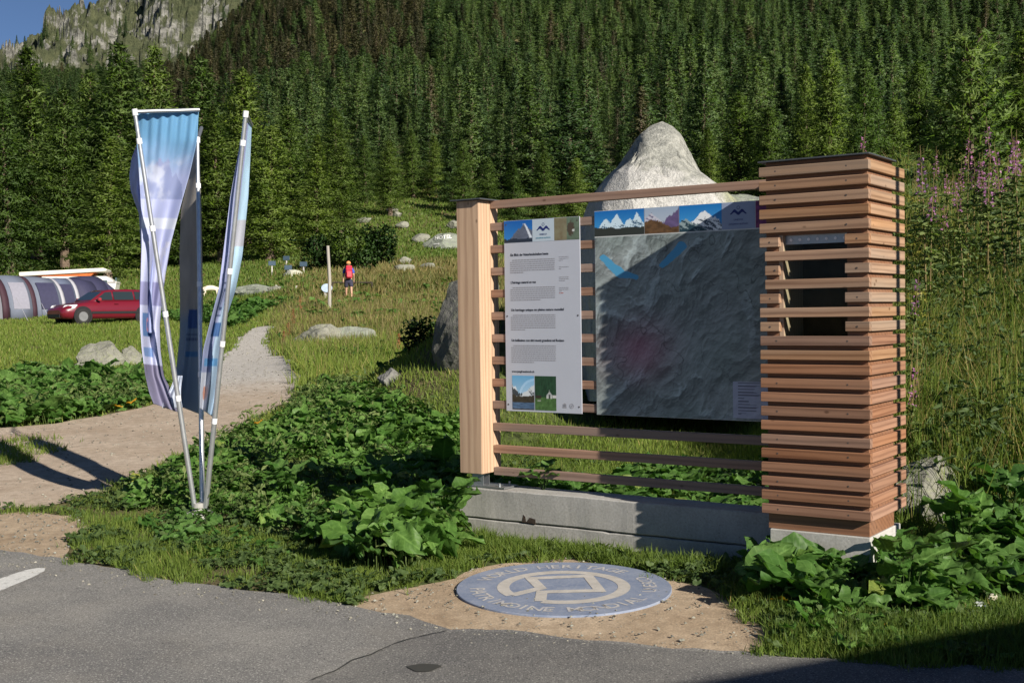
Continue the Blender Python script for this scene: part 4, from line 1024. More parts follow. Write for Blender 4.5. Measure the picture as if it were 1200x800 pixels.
g_ = gd(1092, 8.9); rock('boulder', (g_.x, g_.y, g_.z + .02), (.42, .38, .50), 27, M['rock'], 'rounded streaked grey boulder right beside the tower foot', 'boulder', rz=.3)
g_ = gd(878, 15.5); g_.z = at(878, 235, 15.5).z; rock('boulder', (g_.x, g_.y, g_.z - .35), (.75, .9, .55), 29, M['rock_green'], 'lichened boulder between the pale peak boulder and the tower', 'boulder')
hz_ = ground(519, 291); hot = rock('boulder', hz_, (1.9, 1.4, 1.15), 31, M['rock_green'], 'boulder on the hillside with HOTEL and an arrow painted in white', 'boulder', rz=-.2, rough=.10, cuts=10)
# white painted lettering, shrink-wrapped on the boulder's front
def painted(o, s_, px, py, size, lab):
    v, f = text_mesh(s_, size, 0, 'CENTER', True) if s_ else (np.array([(-.55, -.05, 0), (.3, -.05, 0), (.3, .05, 0), (-.55, .05, 0), (.3, -.16, 0), (.6, 0, 0), (.3, .16, 0)]) * size, [(0, 1, 2, 3), (4, 5, 6)])
    bpy.context.view_layer.update()
    mi_ = o.matrix_world.inverted(); c0 = at(px, py, hz_.y); out = []
    bm = bmesh.new(); vs = [bm.verts.new((p[0], p[1], 0)) for p in v]
    for ff in f:
        try: bm.faces.new([vs[i] for i in ff])
        except ValueError: pass
    for v_ in bm.verts:
        wp = Vector((c0.x + v_.co.x, c0.y - 6, c0.z + v_.co.y + v_.co.x * .08))
        ok, h_, n_, i_ = o.ray_cast(mi_ @ wp, (mi_.to_3x3() @ Vector((0, 1, 0))).normalized())
        v_.co = h_ + n_ * .02 if ok else mi_ @ (wp + Vector((0, 5, 0)))
    me = D.meshes.new('painted_lettering'); bm.to_mesh(me); bm.free()
    return link('painted_lettering', me, plain('white rock paint', (.8, .8, .78), .7), o)
painted(hot, 'HOTEL', 520, 281, .40, ''); painted(hot, '', 513, 287, .42, '')
rng = random.Random(77)
for i_, (px, py, sz, lab) in enumerate([(472, 268, .5, 'pale stone in the slope grass right of the dark bush'), (466, 255, .4, 'small pale stone beside the upper tree foot on the hillside'), (474, 312, .55, 'white stone in the meadow edge below the hillside'), (474, 321, .5, 'grey stone below the white stone at the meadow edge'), (500, 318, .5, 'flat pale stone right of the white meadow stone'), (531, 268, .6, 'pale stone just above the painted boulder'), (540 - 46, 284, .6, 'small brownish rock touching the left of the painted boulder'), (515, 320, .3, 'pale stone near the post at the meadow edge'), (300, 283, .8, 'pale rock under the trees right of the banners'), (310, 288, .5, 'small light rock under the trees near the signs'), (460, 249, .5, 'brown rock at the foot of the upper hillside tree'), (427, 262, .5, 'pale rock above the dark bush'), (112, 268, .7, 'small rock among the trees above the camping ground')]):
    g_ = ground(px, py, 25); g_.z += .15 + sz * .25; rock('rock', g_, (sz * rng.uniform(1.0, 1.5), sz, sz * .7), 40 + i_, M['rock'], lab, sub=3)
g_ = ground(346, 325); rock('rock', g_, (1.05, .6, .5), 66, plain('pale stone trough', (.42, .42, .34), .9), 'long pale stone block between the small signs in the meadow', rough=.08)

M['dkwood'] = plain('dark weathered wood', (.05, .04, .033), .85)
# ------------------------------------------------------------------ pole, small signs, rail in the meadow
g_ = ground(386, 366); h_ = ytop(385, g_.y, 288)
s = MB(); s.tube([(0, 0, -.1), (.03, 0, h_ * .5), (-.02, 0, h_)], [.075, .07, .062], 9)
o = s.build('wooden_pole', wood_mat('grey weathered wood', 2, (.16, .15, .13), (.38, .36, .32)), None); o.location = g_; tag(o, 'tall bare grey wooden pole standing in the long grass left of the hiker', 'pole')
sgn = wood_mat('sign post wood', 2, (.4, .4, .38), (.6, .6, .58))
for px, py, tp_, lab in [(319, 323, 309, 'small blue sign on a white post, leftmost of the meadow signs'), (336, 312, 303, 'small blue sign on a short post, farther back than the other meadow signs'), (338, 326, 314, 'small blue sign at the left end of the pale stone block'), (356, 324, 310, 'small blue sign at the right end of the pale stone block')]:
    g_ = ground(px, py, 30); h_ = ytop(px, g_.y, tp_)
    e = empty('small_sign', g_, rng.uniform(-.2, .2), lab, 'sign')
    s = MB(); s.box((-.04, -.03, -.1), (.04, .03, h_)); s.build('post', sgn, e)
    s = MB(); s.box((-.22, -.08, h_ - .12), (.22, -.045, h_ + .16)); s.build('board', plain('blue grey board', (.045, .075, .11), .5), e, .01)
g_ = ground(379, 352, 30); h_ = ytop(379, g_.y, 338); e = empty('round_sign', g_, 0, 'pale blue rounded sign on a short white post beside the tall wooden pole', 'sign')
s = MB(); s.box((.05, -.05, -.1), (.15, .05, h_)); s.build('post', sgn, e)
s = MB(); s.prism([(-.22 + .27 * math.cos(a) * .95, h_ + .02 + .20 * math.sin(a)) for a in np.linspace(0, math.pi * 2, 20)[:-1]], -.10, -.05); o = s.build('board', plain('pale blue board', (.42, .52, .66), .4), e); o.location.x = .4
g_ = ground(389, 341, 30)
for q, lab in ((0, 'low dark wooden rail behind the hiker in the meadow'),):
    g1, g2 = ground(390, 341, 30), ground(436, 341, 30)
    e = empty('low_rail', g1, 0, lab, 'rail'); wd = g2 - g1
    s = MB(); s.tube([(0, 0, .42), (wd.x, wd.y, wd.z + .42)], .035, 7); s.build('rail', M['dkwood'], e)
    for k in (0, .33, .66, 1): s = MB(); s.tube([(wd.x * k, wd.y * k, wd.z * k - .1), (wd.x * k, wd.y * k, wd.z * k + .45)], .04, 7); s.build('post', M['dkwood'], e)
for px, py, tp_, lab in ((324, 340, 334, 'short white stake at the right end of the long flat rock'), (348, 341, 335, 'short white stake in the meadow below the pale stone block')):
    g_ = ground(px, py, 30); s = MB(); s.box((-.05, -.05, -.1), (.05, .05, ytop(px, g_.y, tp_))); o = s.build('marker_stake', sgn); o.location = g_; tag(o, lab, 'stake')
for x_, y_, r_, k_ in (): pass
# green low fence rail under the trees
g1, g2 = ground(310, 292, 60), ground(372, 290, 60); e = empty('green_rail', g1, 0, 'thin green rail under the trees above the small signs', 'rail'); wd = g2 - g1
s = MB(); s.tube([(0, 0, .6), (wd.x, wd.y, wd.z + .6)], .06, 6); s.build('rail', plain('green paint', (.08, .22, .16), .5), e)
for k in (0, .5, 1): s = MB(); s.tube([(wd.x * k, wd.y * k, wd.z * k - .1), (wd.x * k, wd.y * k, wd.z * k + .62)], .04, 6); s.build('post', M['core'], e)

# ------------------------------------------------------------------ off-frame casters: slim mast, unseen shed added to cast the lower right shadow
tp0 = Vector((*ab(0, .535), 0)); Ls = 3.1; mp_ = (tp0.x - LDH[0] * Ls, tp0.y - LDH[1] * Ls)
s = MB(); s.tube([(0, 0, -.1), (0, 0, 5.2)], .036, 12); s.tube([(0, 0, 5.2), (0, 0, 5.24)], .04, 12); o = s.build('steel_mast', M['galv']); o.location = (mp_[0], mp_[1], h1(*mp_)); tag(o, 'slim plain steel mast standing right of the tower', 'mast')
G1, G2 = ground(850, 798), ground(1200, 730); hh = 3.4; k = hh / math.tan(SUN_EL)
E1 = Vector((G1.x - LDH[0] * k, G1.y - LDH[1] * k, 0)); E2 = Vector((G2.x - LDH[0] * k, G2.y - LDH[1] * k, 0))
dr = (E2 - E1).normalized(); E0 = E1 - dr * 1.2; Ln = 9.0; sr = math.atan2(dr.y, dr.x)
shed = empty('shadow_caster_shed', E0, sr, 'unseen timber shed with flat roof, added to cast the shadow on the car park edge', 'shed')
s = MB(); s.box((.2, -4.0, -.2), (Ln - .2, -.25, hh - .15)); s.build('wall', wood_mat('shed boards', 2, (.15, .11, .08), (.3, .24, .18)), shed)
s = MB(); s.box((0, -4.2, hh - .148), (Ln, 0, hh)); s.build('roof', M['cap'], shed)
s = MB(); s.box((1.2, -.248, -.0), (2.1, -.2, 2.0)); dd_ = s.build('door', M['core'], shed); s = MB(); s.tube([(1.95, -.2, 1), (1.95, -.13, 1)], .02, 8); s.build('handle', M['galv'], dd_)

# ------------------------------------------------------------------ vehicles and tents
def loft(st, n_ring, mat, name, parent, caps=True, smooth=True, bev=0):
    """st: list of rings of equal length"""
    g = MB(); vs = [p for r_ in st for p in r_]; n = n_ring
    fs = [(i * n + k, i * n + (k + 1) % n, (i + 1) * n + (k + 1) % n, (i + 1) * n + k) for i in range(len(st) - 1) for k in range(n)]
    g.add(vs, fs, 0, smooth)
    if caps: g.add(st[0], [tuple(range(n))], 0); g.add(st[-1], [tuple(range(n))[::-1]], 0)
    return g.build(name, mat, parent)
def car():
    g_ = gd(116, 51.5); 
    e = empty('parked_car', (g_.x + .25, g_.y, g_.z - .0), R(180 + 46), 'dark red estate car parked beside the grey tunnel tent', 'car')
    paint, nt = new_mat('dark red car paint'); pp_ = finish(nt, (.13, .008, .018), .28, spec=.5); pp_.inputs['Coat Weight'].default_value = .6
    glass, nt = new_mat('car glass'); finish(nt, (.02, .03, .035), .06, spec=.6)
    st = []
    for x, w_, zt_, zb_ in [(2.22, .60, .58, .35), (2.16, .76, .66, .25), (1.95, .84, .76, .22), (1.5, .87, .86, .2), (1.0, .88, .93, .2), (.7, .88, .95, .2), (0, .88, .96, .2), (-1.2, .88, .97, .2), (-1.9, .86, .96, .22), (-2.2, .80, .92, .28), (-2.28, .7, .8, .4)]:
        st.append([(x, -w_ * .86, zb_), (x, -w_, zb_ + .14), (x, -w_ * 1.0, .6 if zt_ > .62 else .5), (x, -w_ * .95, zt_ - .06), (x, -w_ * .80, zt_), (x, w_ * .80, zt_), (x, w_ * .95, zt_ - .06), (x, w_, .6 if zt_ > .62 else .5), (x, w_, zb_ + .14), (x, w_ * .86, zb_)])
    loft(st, 10, paint, 'body', e)
    st = []
    for x, wb_, wt_, zb_, zt_ in [(1.02, .74, .70, .90, .94), (.35, .80, .60, .92, 1.36), (.1, .80, .60, .92, 1.42), (-.8, .80, .60, .92, 1.45), (-1.7, .80, .58, .92, 1.41), (-2.15, .74, .60, .90, 1.0)]:
        st.append([(x, -wb_, zb_), (x, -wt_, zt_ - .03), (x, -wt_ * .9, zt_), (x, wt_ * .9, zt_), (x, wt_, zt_ - .03), (x, wb_, zb_)])
    loft(st, 6, paint, 'cabin', e)
    def quadp(pts, mat, name, par=e, th=.012):
        g = MB(); n_ = len(pts); c_ = (Vector(pts[1]) - Vector(pts[0])).cross(Vector(pts[2]) - Vector(pts[0])).normalized() * th
        g.add([Vector(p) + c_ for p in pts] + [Vector(p) - c_ for p in pts], [tuple(range(n_)), tuple(range(2 * n_ - 1, n_ - 1, -1))] + [(i, i + n_, (i + 1) % n_ + n_, (i + 1) % n_) for i in range(n_)]); return g.build(name, mat, par)
    quadp([(.94, -.66, .985), (.94, .66, .985), (.40, .545, 1.335), (.40, -.545, 1.335)], glass, 'windscreen')
    for s_ in (-1, 1):
        f_ = lambda x, z: (x, s_ * (.80 - (z - .92) / .5 * .20 + .008), z)
        quadp([f_(.78, .99), f_(.02, .99), f_(.02, 1.33), f_(.30, 1.31)], glass, 'front_side_window')
        quadp([f_(-.06, .99), f_(-.95, .99), f_(-.95, 1.34), f_(-.06, 1.34)], glass, 'rear_side_window')
        quadp([f_(-1.03, .99), f_(-1.85, 1.02), f_(-1.6, 1.32), f_(-1.03, 1.34)], glass, 'rear_quarter_window')
        m_ = MB(); m_.box((.62, s_ * .86 if s_ > 0 else -1.03, .95), (.76, 1.03 if s_ > 0 else s_ * .86, 1.08)); m_.build('door_mirror', plain('red mirror shell', (.30, .03, .04), .3), e, .03)
        h = MB(); h.add([(2.05, s_ * .82, .58), (2.17, s_ * .52, .58), (2.0, s_ * .56, .765), (1.62, s_ * .87, .79), (1.75, s_ * .885, .66)], [(0, 1, 2, 3, 4)])
        hl_, nt = new_mat('headlight glass'); finish(nt, (.65, .67, .70), .12, spec=.8); o = h.build('headlight', hl_, e); md = o.modifiers.new('t', 'SOLIDIFY'); md.thickness = .05; md.offset = 0
        m_ = MB(); m_.box((-1.7, s_ * .89 - .015, .42), (1.0, s_ * .89 + .015, .52)); m_.build('side_moulding', M['black'], e, .005)
        for s2 in (0,): m_ = MB(); m_.box((-.2, s_ * .885 - .015, .82), (-.02, s_ * .885 + .02, .85)); m_.build('door_handle', paint, e)
        for x in (1.38, -1.35):
            wh = empty('wheel_hub', (x, s_ * .80, .31), 0); wh.parent = e
            D.objects.remove(wh)
            t_ = MB(); t_.tube([(x, s_ * .62, .31), (x, s_ * .885, .31), (x, s_ * .90, .31)], [.33, .33, .28], 22); w_ = t_.build('wheel', M['rubber'], e)
            r_ = MB(); r_.tube([(x, s_ * .895, .31), (x, s_ * .915, .31)], [.21, .19], 14); r_.build('rim', plain('wheel rim grey', (.16, .165, .17), .4), w_)
            a_ = MB(); a_.tube([(x, s_ * .60, .34), (x, s_ * .888, .34)], [.40, .40], 24); a_.build('wheel_arch', M['black'], e)
    quadp([(2.19, -.42, .50), (2.19, .42, .50), (2.13, .42, .64), (2.13, -.42, .64)], M['black'], 'grille')
    quadp([(2.23, -.55, .28), (2.23, .55, .28), (2.235, .55, .42), (2.235, -.55, .42)], M['black'], 'bumper_inset')
    return e
car()
def caravan():
    d = 65.; g_ = gd(92, d); e = empty('caravan', g_, R(12), 'white caravan with raised orange pop up roof behind the tents', 'caravan')
    wht = plain('caravan white', (.74, .73, .68), .4, var=.04); glass, nt = new_mat('caravan window'); finish(nt, (.06, .09, .10), .1, spec=.6)
    z1 = ytop(92, d, 324.5)
    st = []
    for y, k in [(-1.0, 0), (1.0, 0)]:
        prof = [(-2.0, .5), (-2.1, 1.0), (-1.98, z1 - .35), (-1.6, z1), (1.6, z1), (1.98, z1 - .3), (2.12, 1.1), (2.0, .5)]
        st.append([(p[0], y, p[1]) for p in prof])
    loft(st, 8, wht, 'body', e, smooth=False)
    z2 = ytop(92, d, 317.5)
    s = MB(); s.prism([(-2.4, z1 + .02), (.8, z1 + .02), (1.1, z2 - .02), (-2.4, z2 - .15)], -.9, .9); s.build('pop_up_canvas', plain('orange canvas', (.45, .12, .03), .8), e)
    s = MB(); s.prism([(-2.75, z2 - .30), (-2.75, z2 - .08), (1.45, z2 + .12), (1.65, z2 + .05), (1.6, z2 - .06), (1.3, z2 - .08)], -1.02, 1.02); s.build('pop_up_roof', plain('cream roof', (.78, .74, .64), .45, var=.03), e, .03)
    s = MB(); s.box((.75, -1.03, 1.15), (1.65, -1.002, z1 - .35)); s.build('side_window', glass, e, .01)
    s = MB(); s.box((2.02, -.7, 1.3), (2.1, .7, z1 - .4)); s.build('end_window', glass, e, .01)
    s = MB(); s.box((-2.08, -1.012, .98), (2.08, -1.001, 1.08)); s.build('trim_stripe', plain('grey trim', (.3, .3, .3), .5), e)
    for y in (-.95, .72):
        s = MB(); s.tube([(0, y, .32), (0, y + .2, .32)], .32, 18); s.build('wheel', M['rubber'], e)
    for x in (-1.7, 1.7): s = MB(); s.tube([(x, 0, 0), (x, 0, .55)], .03, 6); s.build('support_leg', M['galv'], e)
caravan()
def tunnel(name, pxl, pxr, pyt, d, depth, rz, bands, label, cat='tent', door=None):
    xl = (pxl - 600) / F_PX * d; xr = (pxr - 600) / F_PX * d; cx = (xl + xr) / 2; w_ = (xr - xl) / 2
    gz = h1(cx, d); hgt = at((pxl + pxr) / 2, pyt, d).z - gz
    e = empty(name, (cx, d, gz), rz, label, cat); n = 16
    for (y0, y1, mat, nm, k0, k1) in bands:
        st = []
        for y, k in ((y0, k0), ((y0 + y1) / 2, (k0 + k1) / 2 + .01), (y1, k1)):
            st.append([(math.cos(a) * w_ * k, y, abs(math.sin(a)) ** .85 * hgt * k - .02) for a in np.linspace(0, math.pi, n)])
        g = MB(); vs = [p for r_ in st for p in r_]
        g.add(vs, [(i * n + q, i * n + q + 1, (i + 1) * n + q + 1, (i + 1) * n + q) for i in range(2) for q in range(n - 1)], 0, True)
        o = g.build(nm, mat, e); md = o.modifiers.new('t', 'SOLIDIFY'); md.thickness = .02
    return e, w_, hgt
grey = plain('grey tent fabric', (.13, .15, .20), .7, var=.06); maroon = plain('maroon tent fabric', (.045, .02, .03), .7, var=.1); navy_t = plain('navy tent fabric', (.035, .035, .075), .7, var=.12); pale = plain('pale tent trim', (.34, .34, .38), .6, var=.04); clear = plain('clear tent window', (.24, .24, .29), .35, var=.08)
grey2 = plain('blue grey tent fabric', (.10, .12, .18), .7, var=.08)
dT = 57.
e, w_, hg = tunnel('tunnel_tent', -52, 22, 322, dT, 4, R(-38), [(0, .35, maroon, 'front_band', 1, 1), (.35, 1.5, grey, 'roof_panel', 1, 1), (1.5, 1.75, maroon, 'middle_band', 1, .99), (1.75, 3.1, grey, 'rear_roof_panel', .99, .96), (3.1, 3.3, pale, 'pale_band', .965, .95)], 'grey tunnel tent with dark bands and pale front arch at the left edge')
g = MB(); n = 16; arcv = []
for a in np.linspace(0, math.pi, n): arcv += [(math.cos(a) * w_ * .98, -.01, abs(math.sin(a)) ** .85 * hg * .98), (math.cos(a) * w_ * .84, -.06, abs(math.sin(a)) ** .85 * hg * .86)]
g.add(arcv, [(2 * k, 2 * k + 1, 2 * k + 3, 2 * k + 2) for k in range(n - 1)]); g.build('front_arch', pale, e)
g = MB(); g.add([(0, .05, 0)] + [(math.cos(a) * w_ * .86, .05, abs(math.sin(a)) ** .85 * hg * .88) for a in np.linspace(0, math.pi, n)], [(0, k, k + 1) for k in range(1, n)]); g.build('dark_doorway', navy_t, e)
g = MB(); g.prism([(-.25, 0), (.1, 0), (.16, hg * .86), (-.12, hg * .88)], -.02, .02); g.build('door_flap', pale, e)
for y0, y1, nm in ((.55, 1.35, 'side_window'), (1.95, 2.9, 'side_window')):
    g = MB(); vs = []
    for a in np.linspace(R(10), R(52), 6):
        vs += [(math.cos(a) * w_ * 1.012, y0, math.sin(a) ** .85 * hg * 1.012), (math.cos(a) * w_ * 1.012, y1, math.sin(a) ** .85 * hg * 1.012)]
    g.add(vs, [(2 * k, 2 * k + 1, 2 * k + 3, 2 * k + 2) for k in range(5)]); g.build(nm, clear if y0 < 1 else navy_t, e)
e, w_, hg = tunnel('tunnel_tent', 26, 74, 325, 59.5, 3, R(-34), [(0, .25, pale, 'front_band', 1, 1), (.25, 1.3, grey2, 'roof_panel', 1, 1), (1.3, 1.5, pale, 'middle_band', 1, 1), (1.5, 2.7, navy_t, 'rear_roof_panel', 1, .94)], 'smaller blue grey tunnel tent with pale ribs, beside the navy dome tent')
g = MB(); vs = []
for a in np.linspace(R(8), R(50), 6): vs += [(math.cos(a) * w_ * 1.012, .45, math.sin(a) ** .85 * hg * 1.012), (math.cos(a) * w_ * 1.012, 1.2, math.sin(a) ** .85 * hg * 1.012)]
g.add(vs, [(2 * k, 2 * k + 1, 2 * k + 3, 2 * k + 2) for k in range(5)]); g.build('side_window', navy_t, e)
g = MB(); g.add([(0, .05, 0)] + [(math.cos(a) * w_ * .93, .05, abs(math.sin(a)) ** .85 * hg * .93) for a in np.linspace(0, math.pi, 16)], [(0, k, k + 1) for k in range(1, 16)]); g.build('doorway', grey2, e)
for tx, ty, tz in ((0, 0, 0),):
    for q, (px_, d_) in enumerate(((-14, 55.2), (20, 55.6), (44, 58.2))):
        pa = gd(px_, d_); pb = gd(px_ + 14, d_ - 1.3); s = MB(); s.tube([(0, 0, 1.1), (pb.x - pa.x, pb.y - pa.y, pb.z - pa.z + .02)], .012, 5); o = s.build('guy_rope', pale); o.location = pa; tag(o, ('guy rope at the pale front arch of the first tent', 'guy rope at the middle of the first tent', 'guy rope of the smaller blue grey tent')[q], 'rope')
e, w_, hg = tunnel('dome_tent', 50, 116, 322, 61.5, 3, R(-30), [(-.6, .2, navy_t, 'front_panel', .75, .95), (.2, 1.4, navy_t, 'roof_panel', .95, 1), (1.4, 2.6, navy_t, 'rear_panel', 1, .6)], 'dark navy dome tent in front of the white caravan')

# ------------------------------------------------------------------ the hiker
def skin_obj(name, verts, edges, rads, mat, parent, sub=2, rootv=0):
    me = D.meshes.new(name); me.from_pydata(verts, edges, []); o = D.objects.new(name, me); COL.objects.link(o)
    md = o.modifiers.new('s', 'SKIN'); md.use_smooth_shade = True
    for i, r_ in enumerate(rads):
        rr2 = r_ if isinstance(r_, tuple) else (r_, r_); me.skin_vertices[0].data[i].radius = rr2; me.skin_vertices[0].data[i].use_root = (i == rootv)
    sb = o.modifiers.new('u', 'SUBSURF'); sb.levels = sub; sb.render_levels = sub
    bpy.context.view_layer.update()
    nm = D.meshes.new_from_object(o.evaluated_get(bpy.context.evaluated_depsgraph_get()))
    D.objects.remove(o); D.meshes.remove(me)
    return link(name, nm, mat, parent)
g_ = ground(409, 351, 30); 
pe = empty('person', (g_.x, g_.y, g_.z), R(12), 'person walking away through the meadow in blue t-shirt, dark shorts and orange cap', 'person')
skn = plain('skin', (.48, .28, .19), .6, var=.05)
Vb = [(0, 0, .95), (0, 0, 1.12), (0, .01, 1.32), (0, .02, 1.46), (0, .01, 1.53), (0, 0, 1.62), (0, -.005, 1.70)]
rb = [(.15, .11), (.13, .10), (.15, .11), (.09, .08), (.055, .055), (.085, .095), (.07, .08)]
Eb = [(i, i + 1) for i in range(6)]
def limb(frm, pts, rs):
    p = frm
    for q, r_ in zip(pts, rs): Vb.append(q); rb.append(r_); Eb.append((p, len(Vb) - 1)); p = len(Vb) - 1
    return p
for s_, fw_ in ((-1, .16), (1, -.14)):
    k = limb(0, [(s_ * .10, 0, .86), (s_ * .11, fw_ * .6, .50), (s_ * .11, fw_ * 1.0 - (.08 if fw_ < 0 else -.02), .10), (s_ * .115, fw_ * 1.0 - (.05 if fw_ < 0 else -.02), .045), (s_ * .12, fw_ + .12, .03)], [.088, .058, .038, .042, .035])
for s_, sw in ((-1, -.10), (1, .12)):
    k = limb(3, [(s_ * .17, .01, 1.42), (s_ * .235, -sw * .3, 1.16), (s_ * .25, sw, .93), (s_ * .252, sw * 1.15, .87)], [.05, .042, .028, .026])
    for f_ in range(4): limb(k, [(s_ * .25, sw * 1.15 + (f_ - 1.5) * .02, .81), (s_ * .243, sw * 1.15 + (f_ - 1.5) * .022 + .01, .765 + abs(f_ - 1.4) * .006)], [.009, .008])
    limb(k, [(s_ * .235, sw * 1.15 + .045, .84), (s_ * .228, sw * 1.15 + .058, .81)], [.010, .008])
limb(5, [(0, .105, 1.60)], [.016]); limb(5, [(-.095, 0, 1.61)], [.014]); limb(5, [(.095, 0, 1.61)], [.014])
body = skin_obj('body', Vb, Eb, rb, skn, pe)
skin_obj('t_shirt', [(0, 0, .98), (0, 0, 1.15), (0, .01, 1.33), (0, .02, 1.45), (-.17, .01, 1.41), (-.24, .03, 1.20), (.17, .01, 1.41), (.24, -.04, 1.20)], [(0, 1), (1, 2), (2, 3), (3, 4), (4, 5), (3, 6), (6, 7)], [(.175, .135), (.16, .125), (.175, .13), (.11, .095), .075, .068, .075, .068], plain('blue t-shirt', (.04, .08, .42), .8), pe)
skin_obj('shorts', [(0, 0, 1.0), (0, 0, .90), (-.10, .02, .80), (-.115, .07, .56), (.10, -.01, .80), (.115, -.07, .56)], [(0, 1), (1, 2), (2, 3), (1, 4), (4, 5)], [(.16, .12), (.17, .13), .115, .10, .115, .10], plain('dark shorts', (.035, .035, .06), .8), pe)
for s_, fw_ in ((-1, .17), (1, -.19)):
    s = MB(); s.box((s_ * .118 - .05, fw_ - .08, -.0), (s_ * .118 + .05, fw_ + .20, .10)); s.build('boot', M['core'], pe, .03)
s = MB(); s.tube([(0, -.01, 1.66), (0, -.01, 1.71), (0, -.005, 1.755), (0, 0, 1.785)], [.108, .108, .085, .03], 14); s.box((-.07, .08, 1.665), (.07, .19, 1.68)); s.build('cap', plain('orange cap', (.62, .27, .10), .8), pe, .004)
s = MB(); s.tube([(0, -.035, 1.555), (0, -.03, 1.66)], [.075, .10], 12); s.build('hair', plain('brown hair', (.16, .09, .05), .8), pe)
for s_ in (-1, 1):
    s = MB(); s.tube([(s_ * .033, .088, 1.635), (s_ * .033, .098, 1.635)], .011, 8); s.build('eye', M['black'], pe)
bp = empty('backpack', (g_.x, g_.y, g_.z), R(12), 'red hiking backpack with black straps on the back of the walking person', 'backpack')
red = plain('red backpack cloth', (.55, .02, .05), .6)
s = MB(); s.box((-.15, -.34, .98), (.15, -.13, 1.50)); s.build('bag', red, bp, .06, 3)
s = MB(); s.box((-.14, -.35, 1.44), (.14, -.12, 1.57)); s.build('lid', red, bp, .05, 3)
s = MB(); s.box((-.105, -.40, 1.03), (.105, -.33, 1.30)); s.build('front_pocket', plain('light red pocket', (.68, .08, .10), .6), bp, .03, 2)
s = MB(); s.box((-.153, -.345, 1.33), (.153, -.14, 1.36)); s.build('strap', M['black'], bp, .004)
for s_ in (-1, 1): s = MB(); s.tube([(s_ * .11, -.13, 1.45), (s_ * .12, 0, 1.53), (s_ * .13, .14, 1.35), (s_ * .15, .05, 1.1), (s_ * .14, -.14, 1.05)], .022, 8); s.build('shoulder_strap', M['black'], bp)

# ------------------------------------------------------------------ pale goat grazing behind the banners, hindquarters towards us
g_ = ground(247, 349, 30); gh = (at(247, 334, g_.y).z - g_.z) / .80
go_ = empty('goat', (g_.x, g_.y, g_.z), R(28), 'pale cream goat grazing in the meadow, seen between the banners', 'goat', sc=gh)
Vb = [(-.34, 0, .62), (-.1, 0, .63), (.18, 0, .62), (.36, 0, .64), (.52, 0, .58), (.66, 0, .34), (.74, 0, .20), (.80, 0, .12)]
rb = [(.13, .15), (.16, .18), (.15, .17), (.12, .14), (.07, .08), (.06, .07), (.055, .06), (.03, .035)]; Eb = [(i, i + 1) for i in range(7)]
for s_ in (-1, 1):
    limb(0, [(-.40, s_ * .09, .44), (-.33, s_ * .10, .38), (-.44, s_ * .10, .24), (-.42, s_ * .10, .06), (-.40, s_ * .10, .0)], [.075, .055, .028, .024, .03])
    limb(3, [(.36, s_ * .08, .40), (.37, s_ * .085, .22), (.36, s_ * .085, .05), (.38, s_ * .085, .0)], [.05, .03, .022, .028])
    limb(6, [(.66, s_ * .09, .24)], [.018])
limb(0, [(-.46, 0, .62), (-.50, 0, .52)], [.03, .02])
skin_obj('body', Vb, Eb, rb, plain('cream coat', (.62, .56, .45), .85, var=.08), go_, rootv=1)
for s_ in (-1, 1):
    q = MB(); q.tube([(.66, s_ * .03, .27), (.58, s_ * .05, .34), (.52, s_ * .07, .36)], [.014, .010, .004], 6); q.build('horn', plain('grey horn', (.2, .18, .15), .6), go_)
# ================================================================== vegetation
bark = plain('larch bark', (.13, .095, .07), .9, var=.4, scale=6)
M['larch'] = leaf_mat('larch needles', (.075, .135, .030), (.215, .30, .080), .5)
M['larch_far'] = leaf_mat('slope conifer needles', (.060, .118, .046), (.180, .265, .100), .45)
M['spruce'] = leaf_mat('brown tinged needles', (.05, .058, .03), (.14, .135, .07), .3)
M['young'] = leaf_mat('young larch needles', (.17, .26, .06), (.38, .46, .13), .5)
M['bush'] = leaf_mat('dark shrub leaves', (.018, .045, .010), (.06, .12, .025), .3)
M['grass'] = leaf_mat('grass blades', (.060, .115, .018), (.19, .26, .055), .4, c3=(.36, .30, .13))
M['dry'] = leaf_mat('dry meadow grass', (.13, .15, .04), (.32, .25, .11), .4, c3=(.46, .34, .18))
M['herb'] = leaf_mat('herb leaves', (.065, .11, .032), (.19, .25, .085), .4)
M['dock'] = leaf_mat('dock leaves', (.055, .140, .026), (.125, .235, .062), .4, rough=.5, spec=.3, c3=(.24, .27, .06), veins=True)
M['stem'] = plain('herb stem', (.16, .12, .05), .8, var=.3)
M['pink'] = leaf_mat('willowherb petals', (.34, .12, .34), (.52, .24, .50), .35)
M['yellow'] = leaf_mat('yellow blossom', (.55, .38, .04), (.7, .6, .15), .3)
M['rust'] = leaf_mat('rust seeds', (.16, .06, .025), (.30, .13, .06), .2)
M['whitef'] = leaf_mat('white blossom', (.6, .58, .55), (.75, .74, .72), .3)

